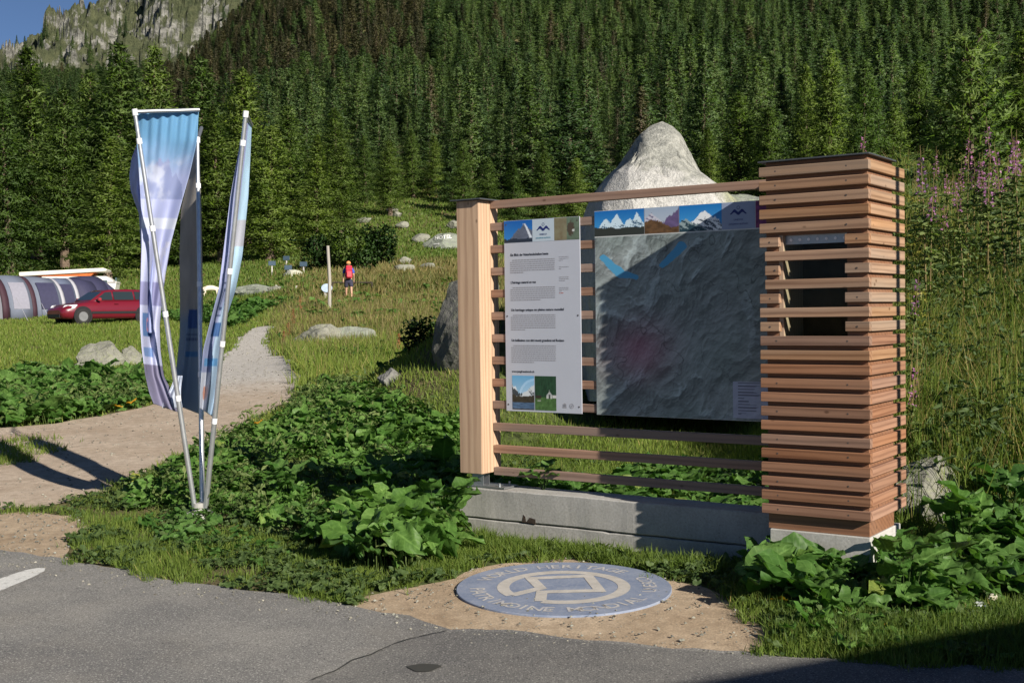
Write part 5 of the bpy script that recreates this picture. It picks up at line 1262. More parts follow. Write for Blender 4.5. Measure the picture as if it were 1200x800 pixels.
def tri_sprays(pos, dirs, ln, wd, rs):
    n = len(pos); r_ = rs.normal(size=(n, 3)); side = np.cross(dirs, r_); side /= np.linalg.norm(side, axis=1, keepdims=True) + 1e-9
    a = pos - side * wd[:, None] * .5 - dirs * ln[:, None] * .3; b = pos + side * wd[:, None] * .5 - dirs * ln[:, None] * .3; c = pos + dirs * ln[:, None] * .7
    V = np.stack([a, b, c], 1).reshape(-1, 3); F = np.arange(3 * n).reshape(-1, 3); return V, F
def conifer(seed, Ht=15., R_=2.7, nbr=230, base=.07, spray=.55, wd=.16, droop=-.15, dens=1.0, power=.8, per=3, gap=.35, clump=.28):
    rs = np.random.RandomState(seed); P_ = []; Dn = []; Tn = []; Bv = []; Bf = []
    lean = rs.normal(size=2) * .012
    nodes = []
    for k in range(nbr):
        u = (k + rs.rand()) / nbr; zf = base + (1 - base) * u ** 1.0
        az = k * 2.399 + rs.normal() * .5
        lob = 1 + .25 * math.sin(az * 2 + seed) * (1 - zf)
        L_ = R_ * (1 - zf) ** power * rs.uniform(.55, 1.12) * lob + .22
        if zf < base + .10: L_ *= rs.uniform(.5, 1)
        if rs.rand() < gap * (.3 if zf > .8 else .45): L_ *= .5
        up = (.15 + .6 * zf) + rs.normal() * .10
        d = np.array([math.cos(az), math.sin(az), 0.]); root_ = np.array([lean[0] * zf * Ht, lean[1] * zf * Ht, zf * Ht])
        m_ = max(2, int(L_ / .26 * dens)); s = (np.arange(m_) + rs.rand(m_)) / m_
        s = .12 + .88 * s
        pts = root_ + d * (s * L_)[:, None] + np.array([0, 0, 1.])[None] * ((s * up + droop * s ** 2 * 2.2 * (1 - zf)) * L_)[:, None]
        bt = rs.rand()
        nn = per
        pp = np.repeat(pts, nn, 0) + rs.normal(size=(m_ * nn, 3)) * np.array([clump, clump, clump * .6]) * min(1, .3 + L_ / R_)
        dd = d[None] * .8 + rs.normal(size=(m_ * nn, 3)) * .75 + np.array([0, 0, -.12]); dd /= np.linalg.norm(dd, axis=1, keepdims=True)
        P_.append(pp); Dn.append(dd); Tn.append(np.clip(bt * .6 + rs.rand(m_ * nn) * .4, 0, 1))
        tip = pts[-1]; sd = np.array([-d[1], d[0], 0]) * .025; n0 = len(Bv)
        mid = pts[m_ // 2]
        Bv += [root_ - sd, root_ + sd, mid + sd * .6, mid - sd * .6, tip]; Bf += [(n0, n0 + 1, n0 + 2), (n0, n0 + 2, n0 + 3), (n0 + 3, n0 + 2, n0 + 4)]
    # leader
    q = 24; z = rs.uniform(.93, 1.02, q) * Ht; P_.append(np.stack([rs.normal(size=q) * .08 + lean[0] * Ht, rs.normal(size=q) * .08 + lean[1] * Ht, z], 1)); dd = rs.normal(size=(q, 3)) * .4 + [0, 0, 1]; Dn.append(dd / np.linalg.norm(dd, axis=1, keepdims=True)); Tn.append(rs.rand(q))
    P_ = np.concatenate(P_); Dn = np.concatenate(Dn); Tn = np.concatenate(Tn); n = len(P_)
    V, F = tri_sprays(P_, Dn, rs.uniform(.7, 1.3, n) * spray, rs.uniform(.7, 1.3, n) * wd, rs)
    out = P_ * [1, 1, 0]; out /= np.linalg.norm(out, axis=1, keepdims=True) + .15; N_ = out + [0, 0, .45] + rs.normal(size=(n, 3)) * .30; N_ /= np.linalg.norm(N_, axis=1, keepdims=True); N_ = np.repeat(N_, 3, 0)
    # trunk
    nt_ = 8; tv = []; tf = []; levels = np.linspace(-.03, .98, 9)
    for i, l in enumerate(levels):
        r_ = (.018 * (1 - max(l, 0)) ** .9 + .0015) * Ht * (1.25 if i == 0 else 1)
        for k in range(nt_):
            a = k / nt_ * 2 * math.pi; tv.append((lean[0] * l * Ht + r_ * math.cos(a), lean[1] * l * Ht + r_ * math.sin(a), l * Ht))
    for i in range(8):
        for k in range(nt_):
            a, b = i * nt_ + k, i * nt_ + (k + 1) % nt_; tf += [(a, b, b + nt_), (a, b + nt_, a + nt_)]
    o_ = len(tv); tv = tv + [tuple(p) for p in Bv]; tf = tf + [(a + o_, b + o_, c + o_) for a, b, c in Bf]
    return (V, F, np.repeat(Tn, 3), N_), (np.array(tv), np.array(tf))
def two_meshes(name, c, t, leafm):
    cm = npmesh(name + '_crown', c[0], c[1], tint=c[2], vn=c[3]); cm.materials.append(leafm)
    tm = npmesh(name + '_trunk', t[0], t[1], tint=np.zeros(len(t[0]))); tm.materials.append(bark); return cm, tm
def one_mesh(name, c, t, leafm):
    V = np.concatenate([c[0], t[0]]); F = np.concatenate([c[1], t[1] + len(c[0])]); mi = np.concatenate([np.zeros(len(c[1]), int), np.ones(len(t[1]), int)])
    me = npmesh(name, V, F, tint=np.concatenate([c[2], np.zeros(len(t[0]))]), mi=mi, vn=np.concatenate([c[3], (t[0] * [1, 1, 0] + 1e-4) / (np.linalg.norm(t[0] * [1, 1, 0] + 1e-4, axis=1, keepdims=True))])); me.materials.append(leafm); me.materials.append(bark); return me
near_v = [two_meshes('near_larch', *conifer(100 + k, 15, [3.1, 2.7, 3.4, 2.9][k], 330, [.05, .08, .04, .12][k], .34, .10, per=6, dens=1.2, power=[.72, .85, .8, .66][k]), M['larch']) for k in range(4)]
far_l = [one_mesh('slope_larch', *conifer(200 + k, 15, [3.1, 3.6, 2.8, 3.3, 3.0][k], 230, .03, .34, .135, per=7, dens=1.0, power=[1.0, 1.15, .95, 1.1, 1.05][k], clump=.24), M['larch_far']) for k in range(5)]
far_s = [one_mesh('slope_spruce', *conifer(300 + k, 16, 2.3, 200, .03, .36, .14, per=6, dens=1.0, power=.95, droop=-.3), M['spruce']) for k in range(3)]

NT = [0]
def tree2(loc_, ht, v, rz, label, group, name='larch_tree', wide=1.0):
    cm, tm = near_v[v]; e = empty(name, loc_, rz, label, 'tree', group); s = ht / 15.; e.scale = (s * wide, s * wide, s)
    a = D.objects.new('crown', cm); COL.objects.link(a); a.parent = e
    b = D.objects.new('trunk', tm); COL.objects.link(b); b.parent = e; NT[0] += 1; return e
# front trees of the wood (px, distance, top row, variant, width, label)
FT = [(-22, 92, 70, 0, 1.1, 'broad larch cut by the left edge of the wood behind the tents'), (14, 84, 118, 2, 1.1, 'broad low larch directly behind the grey tunnel tent'), (46, 100, 58, 1, 1.15, 'tall larch behind the tents, with its tip left of the twin tips above the caravan'), (78, 90, 108, 3, 1.1, 'mid height larch standing behind the raised caravan roof'),
      (107, 104, 88, 0, 1.0, 'larch behind the right end of the caravan roof'), (142, 98, 54, 2, 1.1, 'tall wide larch whose tip stands just left of the first banner'), (127, 78, 165, 1, 1.25, 'low larch in front of the wood just right of the caravan'), (183, 102, 60, 1, 1.1, 'tall larch right behind the first banner'),
      (172, 88, 130, 3, 1.2, 'mid height larch hidden mostly by the first banner'), (216, 92, 150, 0, 1.2, 'low larch between the first and the middle banner pole'), (236, 106, 72, 2, 1.1, 'tall larch between the middle and right banner poles'), (262, 90, 128, 1, 1.1, 'larch behind the top of the right banner pole'),
      (292, 99, 84, 3, 1.2, 'tall larch just right of the right banner top'), (318, 86, 150, 0, 1.2, 'broad larch above the small signs'), (344, 97, 128, 2, 1.2, 'larch with bare reddish trunk foot above the green rail'), (372, 92, 160, 1, 1.2, 'full larch directly behind the tall wooden pole'),
      (402, 96, 172, 3, 1.2, 'low broad larch above the hiker'), (398, 120, 128, 0, 1.1, 'tall larch farther back above the hiker'), (432, 118, 160, 2, 1.0, 'narrow larch above the dark bush'), (460, 108, 165, 3, 1.2, 'larch with visible forked foot on the hillside right of the dark bush'),
      (487, 122, 152, 1, 1.1, 'larch on the hillside above the painted boulder'), (514, 124, 160, 0, 1.1, 'larch on the hillside just left of the timber post top'), (545, 110, 165, 2, 1.1, 'larch behind the timber post cap'), (574, 102, 185, 3, 1.0, 'larch rising behind the left end of the top rail'),
      (606, 98, 190, 1, 1.2, 'low larch behind the top rail above the text panel'), (642, 104, 170, 0, 1.1, 'larch behind the top rail left of the pale boulder'), (676, 97, 186, 2, 1.1, 'larch touching the left flank of the pale boulder peak'),
      (836, 105, 150, 1, 1.0, 'larch behind the right shoulder of the pale boulder'), (868, 112, 110, 0, 1.2, 'larch between the pale boulder and the slatted tower'), (905, 102, 128, 3, 1.1, 'larch above the left half of the tower cap'), (946, 118, 80, 1, 1.0, 'pointed larch above the middle of the tower cap'), (972, 104, 62, 2, .9, 'slim tall larch above the right half of the tower cap'),
      (1012, 96, 75, 0, .9, 'larch behind the right end of the tower cap'), (1046, 104, 118, 1, 1.0, 'larch between the tower cap and the young larch'), (1076, 112, 74, 3, 1.0, 'tall larch left behind the bright young larch'), (1128, 128, 66, 2, 1.0, 'tall larch right behind the bright young larch'), (1176, 118, 100, 1, 1.1, 'dark larch right of the bright young larch'), (1204, 104, 40, 0, 1.1, 'tall larch cut by the right edge of the photo')]
rt_ = random.Random(3)
for px, d, pt, v, wd, lab in FT:
    g_ = gd(px, d); h_ = max(4.5, ytop(px, d, pt)); g_.z -= .1
    tree2(g_, h_ / .99, v, rt_.uniform(0, 6.28), lab, 'larches along the front of the wood', wide=wd * (1.18 if h_ > 12 else 1.35))
# slope forest
rs = np.random.RandomState(42); pts = []
cell = {}
def try_add(x, y, sp):
    k = (int(x // 8), int(y // 8))
    for a in (-1, 0, 1):
        for b in (-1, 0, 1):
            for q in cell.get((k[0] + a, k[1] + b), ()):
                if (q[0] - x) ** 2 + (q[1] - y) ** 2 < sp * sp: return False
    cell.setdefault(k, []).append((x, y)); return True
for px, d, *_ in FT:
    p = gd(px, d); try_add(p.x, p.y, 0)
for k in range(60000):
    t = rs.uniform(-.56, .56); y = math.sqrt(rs.uniform(100 ** 2, 640 ** 2))
    if t > -.16 and t < -.055 and y < 124: continue
    if y < 106 - (t > -.04) * 12: continue
    x = t * y
    if t < -.27 and y > 560: continue
    clr = float(fbm(x / 22, y / 22, 3, 44 + 0))
    if clr > .74 and y > 150: continue
    if t < -.27 and y > 330 and rs.rand() < .4: continue
    if try_add(x, y, rs.uniform(4.2, 6.8) * (1 - .18 * (y > 260))): pts.append((x, y, t))
pts = np.array(pts); order = np.argsort(pts[:, 1]); pts = pts[order]
zz = H(pts[:, 0], pts[:, 1])
# keep only trees whose top can be seen above the frame's floor and below its top edge
elev = (zz - CAMZ) / pts[:, 1]
keep = elev < .285; pts = pts[keep]; zz = zz[keep]
is_s = ((pts[:, 2] > -.30) & (pts[:, 2] < -.07) & (pts[:, 1] > 300) & (rs.rand(len(pts)) < .75)) | (rs.rand(len(pts)) < .035)
hts = rs.uniform(7.0, 13.5, len(pts)) * np.where(pts[:, 2] > .12, 1.2, 1.0) * np.where(rs.rand(len(pts)) < .12, .6, 1)
nl = ns = 0; rest_l = []; rest_s = []
LLAB = 'dark green conifer standing in the dense wood on the mountain slope'; SLAB = 'slim brown tinged spruce standing in the dense wood high on the slope'
for k in range(len(pts)):
    x, y, t = pts[k]; s = hts[k] / 15
    # a tree only stands out as a thing of its own where it is in the frame
    infr = abs(t) < .45 and (zz[k] + hts[k] - CAMZ) / y < .30
    if is_s[k]:
        if ns < 300 and infr: me = far_s[k % 3]; nm = 'spruce_tree'; ns += 1; lab = SLAB; gr = 'spruces high on the slope'
        else: rest_s.append(k); continue
    else:
        if nl + len(FT) < 300 and infr and (y > 128 or t > .1): me = far_l[k % 5]; nm = 'conifer_tree'; nl += 1; lab = LLAB; gr = 'conifers on the wooded slope'
        else: rest_l.append(k); continue
    o = D.objects.new(nm, me); COL.objects.link(o); o.location = (x, y, zz[k] - .2); w_ = rs.uniform(1.0, 1.5) * (1 + .3 * (y > 240)); o.scale = (s * w_, s * w_, s); o.rotation_euler = (0, 0, rs.uniform(0, 6.28)); tag(o, lab, 'tree', gr)
print('trees', len(pts), nl, ns, len(rest_l), len(rest_s))
def gn_instances(name, src_meshes, P_, rot, scl, vi, kind_tag=True):
    """one object whose geometry-node tree instances the source meshes on its own points"""
    me = D.meshes.new(name); me.vertices.add(len(P_)); me.vertices.foreach_set('co', np.asarray(P_, np.float32).ravel())
    for nm, typ, val in (('rot', 'FLOAT_VECTOR', rot), ('scl', 'FLOAT_VECTOR', scl), ('vi', 'INT', vi)):
        a = me.attributes.new(nm, typ, 'POINT')
        if typ == 'INT': a.data.foreach_set('value', np.asarray(val, np.int32))
        else: a.data.foreach_set('vector', np.asarray(val, np.float32).ravel())
    o = D.objects.new(name, me); COL.objects.link(o)
    ng = D.node_groups.new(name + ' nodes', 'GeometryNodeTree'); ng.interface.new_socket('Geometry', in_out='INPUT', socket_type='NodeSocketGeometry'); ng.interface.new_socket('Geometry', in_out='OUTPUT', socket_type='NodeSocketGeometry')
    gi = ng.nodes.new('NodeGroupInput'); go = ng.nodes.new('NodeGroupOutput'); iop = ng.nodes.new('GeometryNodeInstanceOnPoints'); gti = ng.nodes.new('GeometryNodeGeometryToInstance')
    for so_ in src_meshes[::-1]:
        oi = ng.nodes.new('GeometryNodeObjectInfo'); oi.inputs[0].default_value = so_; oi.transform_space = 'ORIGINAL'; ng.links.new(oi.outputs['Geometry'], gti.inputs[0])
    ng.links.new(gi.outputs[0], iop.inputs['Points']); ng.links.new(gti.outputs[0], iop.inputs['Instance']); iop.inputs['Pick Instance'].default_value = True
    for nm, typ, sock in (('rot', 'FLOAT_VECTOR', 'Rotation'), ('scl', 'FLOAT_VECTOR', 'Scale'), ('vi', 'INT', 'Instance Index')):
        a = ng.nodes.new('GeometryNodeInputNamedAttribute'); a.data_type = typ; a.inputs[0].default_value = nm; ng.links.new(a.outputs[0], iop.inputs[sock])
    ng.links.new(iop.outputs[0], go.inputs[0])
    md = o.modifiers.new('instances', 'NODES'); md.node_group = ng; return o
def src(me): 
    return [o for o in D.objects if o.data == me and o.type == 'MESH'][0]
for nm, idx, vs_ in (('distant_conifer_forest', rest_l, far_l), ('distant_spruce_forest', rest_s, far_s)):
    if not idx: continue
    idx = np.array(idx); n_ = len(idx); P_ = np.stack([pts[idx, 0], pts[idx, 1], zz[idx] - .2], 1); s = hts[idx] / 15; w_ = rs.uniform(1.3, 2.0, n_)
    o = gn_instances(nm, [src(m_) for m_ in vs_], P_, np.stack([np.zeros(n_), np.zeros(n_), rs.uniform(0, 6.28, n_)], 1), np.stack([s * w_, s * w_, s], 1), rs.randint(0, len(vs_), n_))
    tag(o, 'far dense conifer wood covering the upper mountain slope' if 'conifer' in nm else 'far brown tinged spruces in the upper wood', 'forest', kind='stuff')
# small dark trees scattered at the foot of the rocky mountain
n_ = 420; t_ = rs.uniform(-.5, -.1, n_); y_ = rs.uniform(700, 930, n_); mzs = []
from mathutils.bvhtree import BVHTree
mo = D.objects['mountain']; bvh = BVHTree.FromPolygons([v.co[:] for v in mo.data.vertices], [tuple(p.vertices) for p in mo.data.polygons])
P_ = []
for a, b in zip(t_, y_):
    h_ = bvh.ray_cast(Vector((a * b, b, 900)), Vector((0, 0, -1)))
    if h_[0] is None: continue
    if rs.rand() < ss(.25, .9, (b - 700) / 230) * .8: continue
    P_.append(h_[0][:])
P_ = np.array(P_); n_ = len(P_)
o = gn_instances('mountain_foot_trees', [src(m_) for m_ in far_l], P_, np.stack([np.zeros(n_)] * 2 + [rs.uniform(0, 6, n_)], 1), np.repeat(rs.uniform(.6, 1.1, (n_, 1)), 3, 1), rs.randint(0, 5, n_)); tag(o, 'scattered small conifers at the foot of the rocky mountain', 'forest', kind='stuff')

# the bright young larch on the bank
d = 18.; g_ = gd(1140, d); hy = ytop(1140, d, 52)
c, t = conifer(500, hy, hy * .33, 66, .06, .14, .030, droop=.02, dens=2.4, power=.66, per=14, gap=.2, clump=.045)
cm, tm = two_meshes('young_larch', c, t, M['young'])
e = empty('young_larch_tree', g_, 1.0, 'bright green young larch with loose open branches on the flowery bank right of the tower', 'tree')
a = D.objects.new('crown', cm); COL.objects.link(a); a.parent = e; a = D.objects.new('trunk', tm); COL.objects.link(a); a.parent = e
# shrubs
def shrub(name, loc_, r, h_, n, leaf, seed, label, cat='bush', mat=None):
    rs2 = np.random.RandomState(seed); P_ = []
    lob = [(rs2.uniform(-.5, .5), rs2.uniform(-.5, .5), rs2.uniform(.35, .75), rs2.uniform(.35, .6)) for k in range(9)]
    for k in range(n):
        l = lob[rs2.randint(9)]; v = rs2.normal(size=3); v /= np.linalg.norm(v); q = rs2.uniform(.6, 1.05) ** .5 * l[3]
        P_.append(((l[0] + v[0] * q) * r, (l[1] + v[1] * q) * r, max(.03, (l[2] + v[2] * q * .9)) * h_))
    P_ = np.array(P_); dd = rs2.normal(size=(n, 3)); dd /= np.linalg.norm(dd, axis=1, keepdims=True)
    V, F = tri_sprays(P_, dd, rs2.uniform(.7, 1.3, n) * leaf, rs2.uniform(.7, 1.3, n) * leaf * .7, rs2)
    e = empty(name, loc_, 0, label, cat)
    N_ = P_ / [r, r, h_] - [0, 0, .3] + rs2.normal(size=(n, 3)) * .35; N_ /= np.linalg.norm(N_, axis=1, keepdims=True)
    link('foliage', npmesh('foliage', V, F, tint=np.repeat(rs2.rand(n), 3), vn=np.repeat(N_, 3, 0)), mat or M['bush'], e)
    s = MB()
    for k in range(7):
        l = lob[k]; s.tube([(0, 0, -.1), (l[0] * r * .5, l[1] * r * .5, l[2] * h_ * .5), (l[0] * r, l[1] * r, l[2] * h_)], [.05, .035, .015], 6)
    s.build('stems', bark, e)
g_ = ground(437, 314, 40); shrub('bush', g_, 1.75, ytop(437, g_.y, 258) * .92, 3800, .20, 1, 'dark green rounded bush in the meadow behind the hiker')
g_ = ground(406, 318, 40); shrub('bush', g_, 1.6, ytop(406, g_.y, 262) * .9, 2600, .18, 2, 'paler loose bush just left of the dark bush behind the hiker', mat=M['larch'])
g_ = ground(425, 320, 40); shrub('bush', g_, 1.0, 1.3, 1200, .16, 4, 'low leafy bush at the foot of the dark bush by the hiker')
g_ = ground(375, 318, 40); shrub('bush', g_, 1.5, 2.2, 2000, .18, 5, 'dark bush at the meadow edge right behind the tall wooden pole')
g_ = gd(475, 16.5); shrub('bush', (g_.x + .25, g_.y, g_.z), .35, .5, 900, .06, 6, 'small dark leafy clump against the dark boulder left of the post')

# ---------------------------------------------------------------- scatter helpers (merged, real geometry)
def blades(P_, hgt, wid, lean, rs2, seg=2, droop=.5):
    """grass blades as bent strips"""
    n = len(P_); az = rs2.uniform(0, 2 * math.pi, n); la = rs2.uniform(0, 1, n) * lean
    dx = np.cos(az) * la; dy = np.sin(az) * la; s_ = rs2.uniform(0, 2 * math.pi, n); sx_ = np.cos(s_) * wid * .5; sy_ = np.sin(s_) * wid * .5
    rows = []
    for k in range(seg + 1):
        f = k / seg; off = f * (1 - droop) + f * f * droop
        cx = P_[:, 0] + dx * hgt * off; cy = P_[:, 1] + dy * hgt * off; cz = P_[:, 2] + hgt * f * (1 - .25 * la * f)
        tp = (1 - f) if k == seg else (1 - .35 * f)
        if k == seg: rows.append(np.stack([cx, cy, cz], 1)[:, None])
        else: rows.append(np.stack([np.stack([cx - sx_ * tp, cy - sy_ * tp, cz], 1), np.stack([cx + sx_ * tp, cy + sy_ * tp, cz], 1)], 1))
    V = np.concatenate(rows, 1); m_ = V.shape[1]; V = V.reshape(-1, 3); b = np.arange(n)[:, None] * m_
    F = []
    for k in range(seg - 1): F += [np.concatenate([b + 2 * k, b + 2 * k + 1, b + 2 * k + 3], 1), np.concatenate([b + 2 * k, b + 2 * k + 3, b + 2 * k + 2], 1)]
    F.append(np.concatenate([b + 2 * (seg - 1), b + 2 * (seg - 1) + 1, b + 2 * seg], 1))
    return V, np.concatenate(F), m_
def grass_obj(name, x, y, hgt, wid, lean, tint, mat, rs2, label, seg=2, zoff=-.01, droop=.5, cat='grass'):
    P_ = np.stack([x, y, H(x, y) + zoff], 1); V, F, m_ = blades(P_, hgt, wid, lean, rs2, seg, droop)
    o = link(name, npmesh(name, V, F, tint=np.repeat(np.clip(tint, 0, 1), m_)), mat); tag(o, label, cat, kind='stuff'); return o
stand_fp = np.array([ab(-3.16, .19), ab(-.7, .19), ab(-.66, .0), ab(0, 0), ab(0, .62), ab(-.7, .62), ab(-.7, .47), ab(-3.16, .47)])
def hard(x, y, soft=False):
    if soft:
        x, y = x + (fbm(x * 5, y * 5, 3, 171) - .5) * .55, y + (fbm(x * 5 + 31, y * 5, 3, 173) - .5) * .55 * np.maximum(1, np.asarray(y) / 12)
    r = inside(path_poly, x, y) & ~inside(strip_poly, x, y)
    for P in (road_poly, dirt_poly, dirt2_poly, stand_fp): r |= inside(P, x, y)
    return r
def polar(n, t0, t1, y0, y1, rs2, pw=1.0):
    t = rs2.uniform(t0, t1, n); y = y0 * (y1 / y0) ** (rs2.rand(n) ** pw); return t * y, y
# dock leaf regions
PA = wpoly([(120, 612), (165, 578), (215, 548), (275, 512), (330, 492), (362, 464), (395, 444), (425, 462), (470, 478), (540, 488), (540, 560), (535, 600), (534, 655), (505, 668), (455, 680), (415, 660), (370, 640), (320, 628), (270, 612), (220, 606), (165, 596)])
PB = wpoly([(-60, 456), (20, 442), (60, 440), (130, 442), (185, 444), (180, 470), (150, 488), (80, 496), (0, 502), (-60, 506)])
PC = wpoly([(874, 684), (905, 678), (1015, 690), (1060, 672), (1105, 652), (1135, 632), (1160, 615), (1230, 600), (1260, 640), (1250, 705), (1170, 712), (1080, 730), (980, 728), (900, 712), (874, 690)])
PD = np.array([ab(-3.1, .55), ab(-.6, .55), ab(-.3, 2.0), ab(-1.2, 3.6), ab(-3.4, 3.4), ab(-4.2, 1.2)])
UVL = []; LUV = [None]
def leaf_template(rs2, L_=.22, W_=.19, fold=.25, wave=.02):
    nu, nv = 10, 9; V = []; UVL.append([(i / (nu - 1), j / (nv - 1) * 2 - 1, 0) for i in range(nu) for j in range(nv)])
    for i in range(nu):
        s = i / (nu - 1)
        wprof = math.sin(math.pi * (.12 + .88 * s) ** .80) ** .62 * 1.0 + .015
        for j in range(nv):
            q = j / (nv - 1) * 2 - 1
            x = s * L_ - (abs(q) ** 1.5) * .24 * L_ * (1 - s) + (.5 + .5 * math.sin(j * 2.6 + i)) * .012 * (abs(q) > .9); y = q * W_ * .5 * (wprof + (abs(q) > .9) * .07 * math.sin(i * 2.9 + (q > 0) * 1.3))
            z = abs(q) * fold * W_ * .5 * wprof - (s ** 1.6) * L_ * .22 + wave * math.sin(s * 11 + (q > 0) * 2.1 + j * .9) * abs(q) * 1.5 + rs2.normal() * .0035
            V.append((x, y, z))
    F = []
    for i in range(nu - 1):
        for j in range(nv - 1): a = i * nv + j; F.append((a, a + 1, a + nv + 1, a + nv))
    return np.array(V), np.array(F)
def rot_mats(az, pitch, roll, scale):
    ca, sa = np.cos(az), np.sin(az); cp, sp = np.cos(pitch), np.sin(pitch); cr, sr = np.cos(roll), np.sin(roll)
    n = len(az); Rz = np.zeros((n, 3, 3)); Rz[:, 0, 0] = ca; Rz[:, 0, 1] = -sa; Rz[:, 1, 0] = sa; Rz[:, 1, 1] = ca; Rz[:, 2, 2] = 1
    Ry = np.zeros((n, 3, 3)); Ry[:, 0, 0] = cp; Ry[:, 0, 2] = -sp; Ry[:, 2, 0] = sp; Ry[:, 2, 2] = cp; Ry[:, 1, 1] = 1
    Rx = np.zeros((n, 3, 3)); Rx[:, 1, 1] = cr; Rx[:, 1, 2] = -sr; Rx[:, 2, 1] = sr; Rx[:, 2, 2] = cr; Rx[:, 0, 0] = 1
    return np.einsum('nij,njk,nkl->nil', Rz, Ry, Rx) * scale[:, None, None]
def leaves(P_, az, pitch, roll, scale, rs2, tmpl):
    n = len(P_); R3 = rot_mats(az, pitch, roll, scale); k = len(tmpl); ch = rs2.randint(0, k, n); Vs = []; Fs = []; off = 0; order = []; uvs = []
    for c in range(k):
        idx = np.where(ch == c)[0]
        if len(idx) == 0: continue
        T, Fq = tmpl[c]; V = np.einsum('nij,mj->nmi', R3[idx], T) + P_[idx][:, None]; m_ = len(T)
        Fs.append((Fq[None] + (np.arange(len(idx)) * m_)[:, None, None] + off).reshape(-1, 4)); Vs.append(V.reshape(-1, 3)); off += len(idx) * m_; order.append(np.repeat(idx, m_)); uvs.append(np.tile(np.array(UVL[min(c, len(UVL) - 1)]), (len(idx), 1)))
    LUV[0] = np.concatenate(uvs)
    return np.concatenate(Vs), np.concatenate(Fs), np.concatenate(order)
rsd = np.random.RandomState(9); LT = [leaf_template(rsd, .24, .21, .3, .014), leaf_template(rsd, .26, .20, .15, .02), leaf_template(rsd, .20, .19, .5, .016), leaf_template(rsd, .28, .19, .05, .024)]
def dock_carpet(name, poly, dens, hmax, sc, seed, label, thr=.26, grad=False):
    rs2 = np.random.RandomState(seed); lo = poly.min(0); hi = poly.max(0); n = int(dens * (hi[0] - lo[0]) * (hi[1] - lo[1]))
    x = rs2.uniform(lo[0], hi[0], n); y = rs2.uniform(lo[1], hi[1], n); k = inside(poly, x, y) & ~hard(x, y); 
    e_ = fbm(x * 1.3, y * 1.3, 3, seed)
    k &= e_ > thr
    x = x[k]; y = y[k]; e_ = e_[k]; n = len(x)
    hh = hmax * (.15 + 1.3 * np.clip(e_ - .2, 0, 1)) * rs2.uniform(.35, 1.0, n)
    gf = (.5 + .5 * ss(-2.4, -.9, x) * (1 - .45 * ss(9.5, 12, y))) if grad else np.ones(n)
    hh = hh * gf; sc = sc * (.55 + .45 * gf)
    P_ = np.stack([x, y, H(x, y) + hh], 1)
    az = rs2.uniform(0, 2 * math.pi, n); pt = rs2.normal(.18, .38, n); ro = rs2.normal(0, .35, n)
    V, F, order = leaves(P_, az, pt, ro, (.35 + .75 * rs2.rand(n) ** 1.8) * (.75 + .6 * np.clip(e_ * 2 - .6, 0, 1)) * sc, rs2, LT)
    ti = np.clip(rs2.rand(n) * .75 + (rs2.rand(n) < .04) * .25, 0, 1)
    o = link(name, npmesh(name, V, F, tint=ti[order], smooth=True, luv=LUV[0]), M['dock']); tag(o, label, 'leafy plants', kind='stuff')
    # stalks
    s_ = P_.copy(); s_[:, 2] = H(x, y) - .01
    Vb_, Fb_, m_ = blades(s_, hh + .01, np.full(n, .008), .25, rs2, 2, .2)
    o2 = link('leaf_stalks', npmesh('leaf_stalks', Vb_, Fb_, tint=np.full(len(Vb_), .4)), M['herb'], o)
    return o
dock_carpet('dock_leaves', PA, 330, .36, .88, 21, 'dense carpet of broad green dock leaves between the banners and the timber post', .33, True)
dock_carpet('dock_leaves', PB, 150, .30, 1.1, 22, 'bed of broad green dock leaves in front of the layered boulder at the left')
dock_carpet('dock_leaves', PC, 260, .24, .9, 23, 'broad green dock leaves around the foot of the slatted tower')
dock_carpet('dock_leaves', PD, 230, .22, .75, 24, 'green dock leaves and weeds on the ground behind the rails')
def weeds(name, poly, n, hr, sc, seed, label):
    r_ = np.random.RandomState(seed); lo = poly.min(0); hi = poly.max(0); x = r_.uniform(lo[0], hi[0], n * 3); y = r_.uniform(lo[1], hi[1], n * 3); q = fbm(x * 1.1 + 7, y * 1.1, 3, seed); k = inside(poly, x, y) & ~hard(x, y) & (q > .46); x = x[k][:n]; y = y[k][:n]; n = len(x)
    P_ = np.stack([x, y, H(x, y) + r_.uniform(hr[0], hr[1], n)], 1); V, F, order = leaves(P_, r_.uniform(0, 6.28, n), r_.normal(.0, .5, n), r_.normal(0, .5, n), r_.uniform(.5, 1, n) * sc, r_, [(T * [1, .42, 1], f) for T, f in LT])
    o = link(name, npmesh(name, V, F, tint=r_.rand(n)[order], smooth=True), M['herb']); tag(o, label, 'weeds', kind='stuff')
weeds('nettle_leaves', PA, 1900, (.04, .30), .40, 51, 'paler narrow leaved weeds growing up through the dock carpet')
weeds('nettle_leaves', PB, 1300, (.05, .32), .5, 52, 'paler narrow leaved weeds mixed into the left leaf bed')
weeds('nettle_leaves', PC, 500, (.03, .14), .36, 53, 'narrow leaved weeds mixed into the leaves by the tower')
PE = wpoly([(130, 600), (200, 560), (225, 600), (300, 640), (360, 660), (300, 668), (200, 645)])
dock_carpet('dock_leaves', PE, 200, .10, .45, 27, 'small low leaves spreading round the foot of the banner poles')
PG = wpoly([(325, 398), (350, 392), (450, 378), (492, 410), (470, 455), (400, 445), (352, 432)])
dock_carpet('low_weeds', PG, 60, .22, .60, 31, 'low green weeds on the slope between path and timber post', .45)
PH = wpoly([(360, 380), (300, 335), (260, 345), (340, 330), (530, 330), (535, 375), (470, 372), (400, 385)])
dock_carpet('low_weeds', PH, 5, .40, 1.3, 37, 'scattered leafy weeds in the dry meadow grass', .5)
PF = wpoly([(300, 372), (345, 352), (250, 356), (180, 372), (250, 384), (280, 386)])
